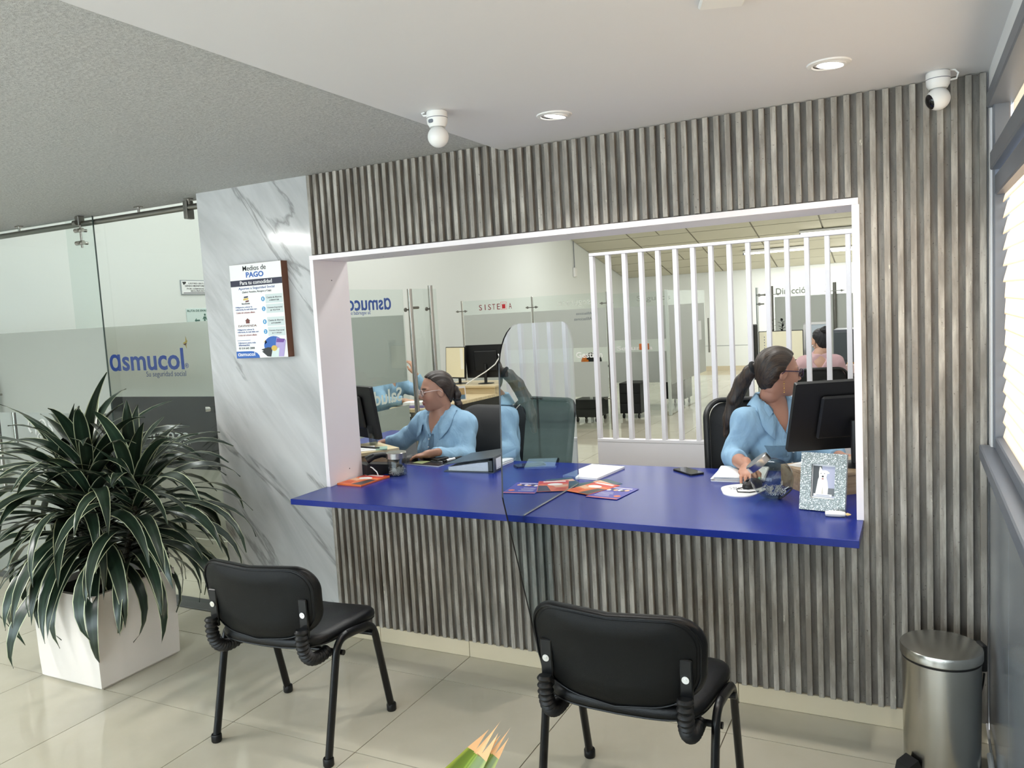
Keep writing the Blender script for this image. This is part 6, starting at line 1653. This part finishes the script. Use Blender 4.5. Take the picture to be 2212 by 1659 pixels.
bv = on_shirt(pL); dn = tuple(-F1)
for k in range(3): button_on(pL, bv, (0.048 - 0.002 * k, 0.9, 0.845 - 0.045 * k), dn, 0.0045)
shirt_patch(pL, bv, [(0.036, 0.85, 0.875), (0.072, 0.85, 0.875), (0.072, 0.85, 0.70), (0.036, 0.85, 0.70)], dn, SHIRT, 'placket', off=0.0025, n=10)

# ------------------------------------------------------------------ right worker
F2 = nrm((0.70, -0.71, 0.0)); R2 = frame_from(F2)
T2 = torso_seated((1.985, 1.035, 0.60), (1.955, 0.985, 0.86), (2.065, 1.085, 0.975), (1.846, 0.868, 0.968), (1.945, 0.975, 1.052), F2, 1.0, 1.05)
H2F = (0.86, 0.50, -0.10)
def hair2(root, HR, HP, sc):
    W2H = lambda p: tuple((HR.T @ (np.array(p, float) - HP)) / sc)
    tl = [((1.888, 0.94, 1.225), 0.024), ((1.85, 0.96, 1.20), 0.032), ((1.808, 0.975, 1.145), 0.037), ((1.768, 0.985, 1.06), 0.037), ((1.738, 0.985, 0.97), 0.030), ((1.722, 0.98, 0.885), 0.016)]
    hair_cap(root, HR, HP, HAIR2, n=(0.86, 0, -0.50), p0=(0.036, 0, 0.052), sc=sc, thick=0.012, tail=[(W2H(p), r) for p, r in tl],
             tie=[(W2H((1.872, 0.948, 1.217)), tuple(HR.T @ np.array((-0.8, 0.2, -0.5))), 0.026)])
pR, HR2, HP2 = build_person('person', 'woman in light blue shirt with long ponytail turning away at the right desk', (1.97, 1.02, 0.0), (178, 128, 106), (1.985, 0.945, 1.197), H2F, (0, 0, 1), T2,
    [dict(sh=(1.846, 0.868, 0.962), el=(1.792, 0.800, 0.812), wr=(1.895, 0.555, 0.812), sleeve=0.42, skin=(186, 134, 110), hand=dict(direction=(0.22, -0.93, -0.22), palm_n=(0.1, 0, -1), side=1, curl=0.42, spread=0.16, thumb=0.5, nails=(150, 214, 190))),
     dict(sh=(2.065, 1.085, 0.968), el=(2.20, 0.99, 0.80), wr=(2.31, 0.78, 0.80), sleeve=0.42, skin=(186, 134, 110), hand=dict(direction=(0.3, -0.9, -0.15), palm_n=(0, 0, -1), side=-1, curl=0.3))],
    SHIRT, lambda f: vee(f, (1.955, 0.955, 1.05), F2, 0.15, 0.060), hair2, headscale=0.975, hscale=0.92)
collar(pR, (1.950, 0.968, 1.045), F2, (0, 0, 1), SHIRT, r0=0.066, flap=0.070, open_=34, drop=0.10, stand=0.05)
glasses(pR, HR2, HP2, M('purple_frame', (52, 30, 62), 0.25), LENS, sc=0.975, wire=0.0026, r=(0.026, 0.019))
bv = on_shirt(pR); dn = tuple(-F2)
cR = np.array((1.955, 0.985, 0.86)); fR, lR = R2[:, 0], R2[:, 1]
P2 = lambda l, z, f=0.12: tuple(cR + fR * f + lR * l + np.array((0, 0, z)))
for z in (-0.035, -0.09): button_on(pR, bv, P2(-0.004, z), dn, 0.005)
shirt_patch(pR, bv, [P2(-0.020, 0.05), P2(0.018, 0.05), P2(0.018, -0.16), P2(-0.020, -0.16)], dn, SHIRT, 'placket', off=0.0025, n=10)
shirt_patch(pR, bv, [P2(-0.125, 0.0), P2(-0.035, 0.0), P2(-0.035, -0.052), P2(-0.125, -0.052)], dn, SHIRT, 'pocket_flap', off=0.004, n=8)
er = HR2 @ (np.array((-0.004, -0.080, -0.042)) * 0.975) + HP2
GOLD = M('gold', (214, 170, 100), 0.25, metal=1.0)
b = MB()
for k in range(6): b.sphere((er[0], er[1], er[2] - 0.010 * k), 0.0036 if k % 2 else 0.0026, 10, 6)
keep(b.build('earring', GOLD, smooth=True), pR)
b = MB().tube([(1.915 + 0.012 * math.cos(t), 0.505, 0.806 + 0.0) for t in (0, 1)], 0.001, 4)

# ------------------------------------------------------------------ worker in pink, far back
PINK = M('pink_blouse', (214, 176, 180), 0.8, bump=0.15, bscale=300)
F3 = nrm((-0.25, 0.97, 0)); 
T3 = torso_seated((1.73, 5.30, 0.56), (1.735, 5.33, 0.80), (1.60, 5.30, 0.885), (1.88, 5.36, 0.885), (1.74, 5.32, 0.965), F3, 1.05, 0.6)
def hair3(root, HR, HP, sc):
    hair_cap(root, HR, HP, HAIR3, n=(0.86, 0, -0.50), p0=(0.03, 0, 0.05), sc=sc, thick=0.010, bun=((-0.085, -0.01, 0.095), (0.05, 0.048, 0.042)))
pK, HR3, HP3 = build_person('person', 'woman in pink top with dark bun seen from behind at the far desk', (1.74, 5.3, 0.0), (206, 164, 140), (1.745, 5.34, 1.108), (-0.62, 0.78, -0.1), (0, 0, 1), T3,
    [dict(sh=(1.60, 5.30, 0.885), el=(1.50, 5.36, 0.70), wr=(1.48, 5.58, 0.77), sleeve=0.6, hand=dict(direction=(0.1, 1, 0), palm_n=(0, 0, -1), side=1, h=0.006)), dict(sh=(1.88, 5.36, 0.885), el=(1.97, 5.42, 0.70), wr=(1.93, 5.64, 0.77), sleeve=0.6, hand=dict(direction=(0, 1, 0), palm_n=(0, 0, -1), side=-1, h=0.006))],
    PINK, lambda f: vee(f, (1.74, 5.25, 0.985), -F3, 0.16, 0.11), hair3, hs=0.011, headscale=0.95)
e3 = HR3 @ np.array((0.0, 0.076, -0.045)) * 0.95 + HP3
keep(MB().tube([(e3[0] + 0.012 * math.cos(t), e3[1], e3[2] - 0.012 + 0.013 * math.sin(t)) for t in [2 * PI * i / 14 for i in range(14)]], 0.0035, 6, closed=True).build('earring', CHROME, smooth=True), pK)

# ------------------------------------------------------------------ worker behind the frosted cubicle glass
F4 = nrm((0.95, -0.3, 0))
T4 = torso_seated((-2.10, 3.32, 0.56), (-2.02, 3.32, 0.80), (-1.96, 3.47, 0.90), (-2.02, 3.17, 0.90), (-2.0, 3.33, 0.985), F4, 1.0, 0.6)
def hair4(root, HR, HP, sc):
    hair_cap(root, HR, HP, HAIR3, n=(0.80, 0, -0.60), p0=(0.03, 0, 0.05), sc=sc, hsz=0.007)
pB, _a, _b = build_person('person', 'worker in light blue shirt with raised forearm behind the frosted cubicle glass', (-2.05, 3.32, 0.0), (196, 152, 126), (-1.965, 3.30, 1.16), (0.85, -0.4, -0.3), (0, 0, 1), T4,
    [dict(sh=(-1.96, 3.47, 0.90), el=(-1.60, 3.42, 0.79), wr=(-1.70, 3.34, 1.03), sleeve=0.86, hand=dict(direction=(-0.15, -0.1, 1), palm_n=(-1, 0, 0), side=1, curl=0.5, h=0.006)), dict(sh=(-2.02, 3.17, 0.90), el=(-1.86, 3.02, 0.78), wr=(-1.65, 3.08, 0.79), sleeve=0.9, hand=dict(direction=(1, 0.2, -0.05), palm_n=(0, 0, -1), side=-1, h=0.006))],
    SHIRT, lambda f: vee(f, (-1.99, 3.33, 0.985), F4, 0.1, 0.05), hair4, hs=0.011)

legs(pL, (0.10, 1.06, 0.57), F1, TROUS, SHOE); legs(pR, (1.965, 1.06, 0.58), nrm((0.55, -0.83, 0)), TROUS, SHOE)
legs(pK, (1.73, 5.28, 0.57), F3, TROUS, SHOE); legs(pB, (-2.10, 3.32, 0.57), F4, TROUS, SHOE)
# ------------------------------------------------------------------ office chairs
MESHF = M('chair_mesh', (30, 31, 34), 0.7, bump=0.6, bscale=700)
def office_chair(label, loc, rz, mesh_back=True, top=1.02, w=0.47, ribs=False):
    """sitter faces local -y"""
    t = empty('office_chair', loc, rz, label=label, cat='office chair')
    zb = 0.56; h = top - zb; ol = rrect(w, h, 0.09, 8)
    bend = lambda x, z, hh: Vector((x, 0.235 - 0.9 * x * x + hh + 0.10 * (z / h) - 0.05 * math.cos(z / h * 3.0), zb + h / 2 + z))
    if mesh_back:
        link('backrest', pad_mesh([(x * 0.88, z * 0.9) for x, z in ol], [(0.4, 0.0), (1.0, 0.0), (1.0, 0.006), (0.4, 0.006)], bend, 'backrest'), MESHF, t)
        MB().tube([bend(x * 0.95, z * 0.96, 0.003) for x, z in ol], 0.020, 10, closed=True, flat=0.7).build('back_frame', BLACK, t, smooth=True)
    else:
        link('backrest', pad_mesh(ol, [(0.5, 0.03), (0.9, 0.028), (1.0, 0.012), (1.0, -0.01), (0.92, -0.03), (0.5, -0.035)], bend, 'backrest'), M('black_fabric', (16, 17, 20), 0.7, bump=0.1, bscale=400), t)
    MB().tube([(0, 0.27, 0.75), (0, 0.30, 0.58), (0, 0.24, 0.43), (0, 0.05, 0.40)], 0.02, 10, flat=1.6).build('back_spine', BLACK, t, smooth=True)
    so_ = rrect(0.46, 0.44, 0.10, 8)
    link('seat', pad_mesh(so_, [(0.6, 0.0), (0.97, 0.0), (1.0, 0.02), (0.97, 0.042), (0.7, 0.048)], lambda x, y, hh: Vector((x, y, 0.405 + hh)), 'seat'), M('black_fabric', (16, 17, 20), 0.7, bump=0.1, bscale=400), t)
    for s in (-1, 1):
        MB().tube([(0.20 * s, 0.02, 0.41), (0.265 * s, 0.02, 0.42), (0.275 * s, 0.02, 0.60)], 0.014, 8).build('arm_post', BLACK, t, smooth=True)
        MB().box(0.25 * s - 0.0 if s > 0 else -0.305, 0.305 if s > 0 else -0.25, -0.13, 0.12, 0.60, 0.625, b=0.01, seg=2).build('arm_pad', BLACK, t)
    MB().cyl((0, 0, 0.09), (0, 0, 0.405), 0.026, 16).build('gas_lift', BLKMETAL, t, smooth=True)
    for k in range(5):
        a = 2 * PI * k / 5 + 0.3
        MB().tube([(0.03 * math.cos(a), 0.03 * math.sin(a), 0.10), (0.29 * math.cos(a), 0.29 * math.sin(a), 0.065)], 0.018, 8).build('base_arm', BLACK, t, smooth=True)
        MB().cyl((0.29 * math.cos(a) - 0.018 * math.sin(a), 0.29 * math.sin(a) + 0.018 * math.cos(a), 0.028), (0.29 * math.cos(a) + 0.018 * math.sin(a), 0.29 * math.sin(a) - 0.018 * math.cos(a), 0.028), 0.028, 14).build('caster', RUBBER, t, smooth=True)
    return t
office_chair('black padded office chair behind the left worker', (0.225, 1.06, 0), math.radians(-8), mesh_back=False, top=0.985, w=0.50)
office_chair('black mesh back office chair behind the right worker', (1.855, 1.075, 0), math.radians(16), True, 1.03, 0.50)
office_chair('black mesh office chair of the woman in pink', (1.76, 5.26, 0), math.radians(188), True, 0.86, 0.46)
office_chair('black office chair of the worker behind frosted glass', (-2.12, 3.32, 0), math.radians(72), False, 0.95, 0.46)

# ------------------------------------------------------------------ desks and equipment in the cubicles
dk = empty('office_desk', (-1.55, 3.7, 0), label='pale maple office desk with rounded end beyond the steel posts', cat='desk')
pol = [(-1.62, 2.86), (-1.30, 2.86), (-1.255, 3.2), (-1.21, 3.95), (-1.19, 4.7), (-1.95, 4.7), (-1.95, 3.72), (-1.74, 3.6), (-1.74, 2.98), (-1.70, 2.89)]
keep(MB().prism(pol, 0.028, mtx=Matrix.Translation((0, 0, 0.712))).build('desk_top', LIGHTWOOD), dk)
keep(MB().box(-1.72, -1.32, 4.35, 4.38, 0.0, 0.711).build('end_panel', BLACK), dk)
keep(MB().box(-1.34, -1.31, 3.05, 4.34, 0.1, 0.711).build('modesty_panel', BLACK), dk)
keep(MB().cyl((-1.5, 2.98, 0.0), (-1.5, 2.98, 0.711), 0.025, 14).build('leg', DSTEEL, smooth=True), dk)
hu = empty('desk_hutch', (-1.5, 4.25, 0.7405), label='pale maple shelf box carrying the back to back monitors', cat='shelf')
keep(MB().box(-1.93, -1.20, 4.02, 4.6, 0.805, 0.825, b=0.002).build('shelf', LIGHTWOOD), hu)
keep(MB().box(-1.90, -1.22, 4.05, 4.07, 0.7405, 0.8045).build('front_panel', LIGHTWOOD), hu)
keep(MB().box(-1.24, -1.22, 4.08, 4.58, 0.7405, 0.8045).build('side_panel', LIGHTWOOD), hu); keep(MB().box(-1.90, -1.88, 4.08, 4.58, 0.7405, 0.8045).build('side_panel', LIGHTWOOD), hu)
SCR = M('screen_cream', (206, 196, 162), 0.3, emit=0.25)
mo = monitor((-1.77, 4.22, 0.8255), math.radians(163), math.radians(4), 'monitor with a cream coloured page on screen above the left worker', w=0.30, h=0.335, z0=0.06, screen=SCR)
MB().box(-0.135, -0.09, 0.0014, 0.002, 0.09, 0.38, mtx=Matrix.Translation((0.0, 0.004, 0))).build('sidebar', M('screen_pale', (214, 210, 194), 0.3, emit=0.25), mo)
monitor((-1.43, 4.30, 0.8255), math.radians(4), math.radians(3), 'black monitor seen from behind with white cable', w=0.46, h=0.345, z0=0.06)
cbl = empty('white_cable', (-1.30, 4.15, 0.8255), label='white cable drooping from the rear monitor to the shelf', cat='cable')
keep(MB().tube([(-1.25, 4.225, 1.13), (-1.22, 4.19, 1.10), (-1.26, 4.16, 1.03), (-1.36, 4.14, 0.96), (-1.47, 4.12, 0.90), (-1.58, 4.10, 0.835)], 0.006, 8).build('cable', WPLAS, smooth=True), cbl)
wd = empty('organiser_box', (-1.50, 3.66, 0.7405), label='small pale wooden organiser box on the maple desk', cat='box')
MB().box(-0.09, 0.09, -0.07, 0.07, 0.0, 0.006).box(-0.09, 0.09, -0.07, -0.062, 0.006, 0.085).box(-0.09, 0.09, 0.062, 0.07, 0.006, 0.085).box(-0.09, -0.082, -0.062, 0.062, 0.006, 0.085).box(0.082, 0.09, -0.062, 0.062, 0.006, 0.085).build('box', LIGHTWOOD, wd)
MB().sphere((-0.02, 0, 0.085), 0.05, 14, 8, s=(1.2, 0.9, 0.45)).build('crumpled_paper', M('paper_blush', (232, 220, 222), 0.7, bump=0.8, bscale=40), wd)
MB().box(-0.05, 0.0, -0.055, -0.05, 0.05, 0.125).build('sticky_note', M('sticky_lime', (190, 226, 70), 0.6), wd)
cal = empty('desk_calendar', (-1.36, 3.56, 0.7405), math.radians(40), label='tent shaped desk calendar with coloured picture', cat='calendar')
MB().prism([(-0.045, 0), (0.045, 0), (0.0, 0.13)], 0.14, mtx=basis((0.07, 0, 0), (0, 1, 0), (0, 0, 1), (-1, 0, 0))).build('card', M('card_grey', (190, 186, 180), 0.6), cal)
MB().box(-0.06, 0.06, -0.002, 0.0, 0.03, 0.115, mtx=Matrix.Translation((0, -0.044, 0)) @ Matrix.Rotation(math.radians(-19), 4, 'X')).build('picture', M('picture_ochre', (150, 120, 70), 0.5, var=0.5, vscale=30), cal)
MB().box(-0.06, 0.06, -0.0025, -0.0005, 0.008, 0.05, mtx=Matrix.Translation((0, -0.044, 0)) @ Matrix.Rotation(math.radians(-19), 4, 'X')).build('picture_band', M('picture_blue', (70, 100, 120), 0.5), cal)
pk = empty('notebook_pile', (-1.50, 3.02, 0.7405), math.radians(12), label='violet notebooks under white papers at the rounded desk end', cat='notebooks')
MB().box(-0.11, 0.11, -0.08, 0.08, 0.0, 0.012).build('violet_notebook', M('violet_cover', (120, 110, 170), 0.5), pk)
MB().box(-0.10, 0.11, -0.075, 0.08, 0.0125, 0.022).build('violet_notebook', M('lilac_cover', (170, 164, 200), 0.5), pk)
MB().box(-0.09, 0.10, -0.07, 0.07, 0.0225, 0.05, b=0.002).build('papers', PAPER, pk)
cab = empty('filing_cabinet', (-2.75, 3.75, 0), label='black filing cabinet behind the frosted cubicle glass', cat='cabinet')
MB().box(-0.2, 0.2, -1.15, -0.52, 0, 1.05, b=0.004).build('body', BLACK, cab)
for k in range(3): MB().box(0.2005, 0.212, -1.14, -0.53, 0.02 + 0.34 * k, 0.34 + 0.34 * k, b=0.003).build('drawer', BLACK, cab)
def drawer_unit(loc, label, w=0.36, h=0.24, d=0.4, z=0.07, n=2):
    t = empty('drawer_unit', loc, label=label, cat='drawer unit')
    MB().box(-w / 2, w / 2, -d / 2, d / 2, z, z + h, b=0.003).build('body', BLACK, t)
    for k in range(n): MB().box(-w / 2 + 0.01, w / 2 - 0.01, -d / 2 - 0.012, -d / 2 - 0.0005, z + 0.01 + k * (h - 0.01) / n, z + (k + 1) * (h - 0.01) / n, b=0.002).build('drawer', M('drawer_black', (20, 22, 26), 0.4), t)
    for sx in (-1, 1):
        for sy in (-1, 1): MB().cyl((sx * (w / 2 - 0.04) - 0.012, sy * (d / 2 - 0.04), 0.03), (sx * (w / 2 - 0.04) + 0.012, sy * (d / 2 - 0.04), 0.03), 0.03, 12).box(sx * (w / 2 - 0.04) - 0.01, sx * (w / 2 - 0.04) + 0.01, sy * (d / 2 - 0.04) - 0.01, sy * (d / 2 - 0.04) + 0.01, 0.03, z).build('caster', RUBBER, t)
    return t
drawer_unit((-1.42, 7.2, 0), 'low black drawer unit on casters behind the Gestión partition')
drawer_unit((-0.92, 7.6, 0), 'black drawer pedestal seen between the white slats, left of the open door', 0.3, 0.42, 0.4, 0.07, 3)
drawer_unit((-0.66, 9.0, 0), 'black drawer pedestal beside the open frosted door', 0.3, 0.40, 0.4, 0.1, 2)
GRD = M('grey_desk', (120, 122, 120), 0.5)
for (x0, x1, y0, y1, lb) in ((-2.85, -1.3, 7.0, 7.7, 'grey office desk behind the red lettered partition'), (-1.25, -0.62, 8.45, 9.1, 'grey office desk behind the Seguros partition')):
    t = empty('office_desk', ((x0 + x1) / 2, y0, 0), label=lb, cat='desk')
    keep(MB().box(x0, x1, y0, y1, 0.70, 0.73, b=0.003).build('desk_top', GRD), t)
    for x in (x0 + 0.05, x1 - 0.05):
        for y in (y0 + 0.05, y1 - 0.05): keep(MB().box(x - 0.015, x + 0.015, y - 0.015, y + 0.015, 0, 0.6995).build('leg', WPLAS), t)
hl = empty('helmet', (-1.36, 7.12, 0.7305), label='flame patterned helmet on the desk behind the Gestión strip', cat='helmet')
mh = MB().sphere((0, 0, 0.09), 0.12, 20, 12, s=(1.15, 0.9, 0.95)); 
for v in mh.bm.verts: v.co.z = max(0.0, v.co.z)
mh.build('shell', M('helmet_flame', (226, 120, 30), 0.3), hl, smooth=True)
mh = MB().sphere((0.02, 0, 0.10), 0.122, 20, 12, s=(1.1, 0.88, 0.95))
for v in mh.bm.verts: v.co.z = max(0.07, v.co.z)
mh.build('crown', M('helmet_black', (22, 20, 22), 0.3), hl, smooth=True)
MB().prism([(-0.1, 0), (-0.02, 0.06), (0.0, 0.02), (0.06, 0.07), (0.1, 0)], 0.004, mtx=basis((0, -0.112, 0.02), (1, 0, 0), (0, 0, 1))).build('flame_decal', M('helmet_red', (206, 30, 26), 0.4), hl)
# bin in the visible walkway
# woman in pink: desk group
d2 = empty('office_desk', (1.6, 6.1, 0), label='dark office desk in front of the woman in pink', cat='desk')
keep(MB().box(0.85, 2.4, 5.62, 6.35, 0.695, 0.72, b=0.003).build('desk_top', M('dark_desk', (40, 40, 44), 0.4)), d2)
for x in (0.9, 2.35): keep(MB().box(x - 0.015, x + 0.015, 5.66, 6.3, 0, 0.6945).build('leg_panel', BLACK), d2)
mo = monitor((1.285, 5.98, 0.7205), math.radians(186), math.radians(3), 'monitor showing a cream mail list in front of the woman in pink', w=0.46, h=0.33, z0=0.14, screen=M('screen_cream2', (212, 206, 176), 0.3, emit=0.3))
for k in range(6): MB().box(0.165, 0.172, 0.003, 0.006, 0.25 + 0.03 * k, 0.262 + 0.03 * k).build('list_mark', GREYMET, mo)
MB().box(0.135, 0.138, 0.003, 0.006, 0.16, 0.45).build('list_rule', M('screen_pale', (214, 210, 194), 0.3, emit=0.25), mo)
tw = empty('speaker_tower', (1.00, 5.95, 0.7205), label='narrow black speaker tower left of the cream screen', cat='speaker')
MB().box(-0.035, 0.035, -0.1, 0.1, 0, 0.55, b=0.006).build('cabinet', BLACK, tw)
for z in (0.15, 0.38): MB().cyl((0, -0.1005, z), (0, -0.104, z), 0.025, 16).build('driver', RUBBER, tw)
for (x, lb, hgt) in ((1.14, 'small dark potted plant behind the cream screen, left of the two', 0.60), (1.26, 'small dark potted plant behind the cream screen, right of the two', 0.58)):
    t = empty('potted_plant', (x, 6.25, 0.7205), label=lb, cat='plant')
    MB().lathe([(0.03, 0), (0.045, 0.0), (0.05, 0.09), (0.04, 0.09)], 16).build('pot', BLACK, t, smooth=True)
    MB().cyl((0, 0, 0.06), (0.01, 0, hgt - 0.03), 0.004, 6).build('stem', STEM, t)
    for k in range(16):
        z = hgt - 0.22 + 0.014 * k; a = k * 2.4
        me = leaf_mesh(0.06, 0.012, 40, 60, k, nseg=4); me.materials.append(M('dark_leaf', (22, 34, 26), 0.5))
        o = bpy.data.objects.new('leaf', me); COL.objects.link(o); o.parent = t; o.location = (0.006, 0, z); o.rotation_euler = (0, 0, a)
wb = empty('tilted_board', (1.62, 6.22, 0.7205), math.radians(-6), label='white framed board leaning behind the head of the woman in pink', cat='board')
wbm = Matrix.Rotation(math.radians(-8), 4, 'X')
MB().box(-0.14, 0.14, -0.006, 0.006, 0.002, 0.53, mtx=wbm).build('panel', M('pale_blue_panel', (190, 202, 210), 0.3), wb)
for (a, b_, c, d_) in ((-0.145, -0.12, 0.002, 0.54), (0.12, 0.145, 0.002, 0.54), (-0.145, 0.145, 0.515, 0.54)): MB().box(a, b_, -0.012, -0.0062, c, d_, mtx=wbm).build('frame_bar', WPLAS, wb)
cb2 = empty('grey_cabinet', (2.0, 7.6, 0), label='grey steel cabinet at the far right behind the slats', cat='cabinet')
MB().box(-0.3, 0.45, -0.25, 0.25, 0.0, 1.12, b=0.004).build('body', GREYMET, cb2)
for k in range(3): MB().box(-0.29, 0.44, -0.262, -0.2505, 0.03 + 0.36 * k, 0.37 + 0.36 * k, b=0.003).build('drawer', M('steel_blue_grey', (88, 96, 100), 0.4), cb2)
bk = empty('wire_basket', (2.02, 5.95, 0.7205), label='small basket of trinkets on the far desk', cat='basket')
MB().box(-0.09, 0.09, -0.06, 0.06, 0, 0.09, b=0.006).build('tray', M('pinkish_box', (222, 196, 190), 0.6), bk)
for k in range(9): MB().sphere((-0.07 + 0.017 * k, 0.01 * (k % 3), 0.10 + 0.008 * (k % 2)), 0.010, 8, 6).build('trinket', GOLD, bk, smooth=True)
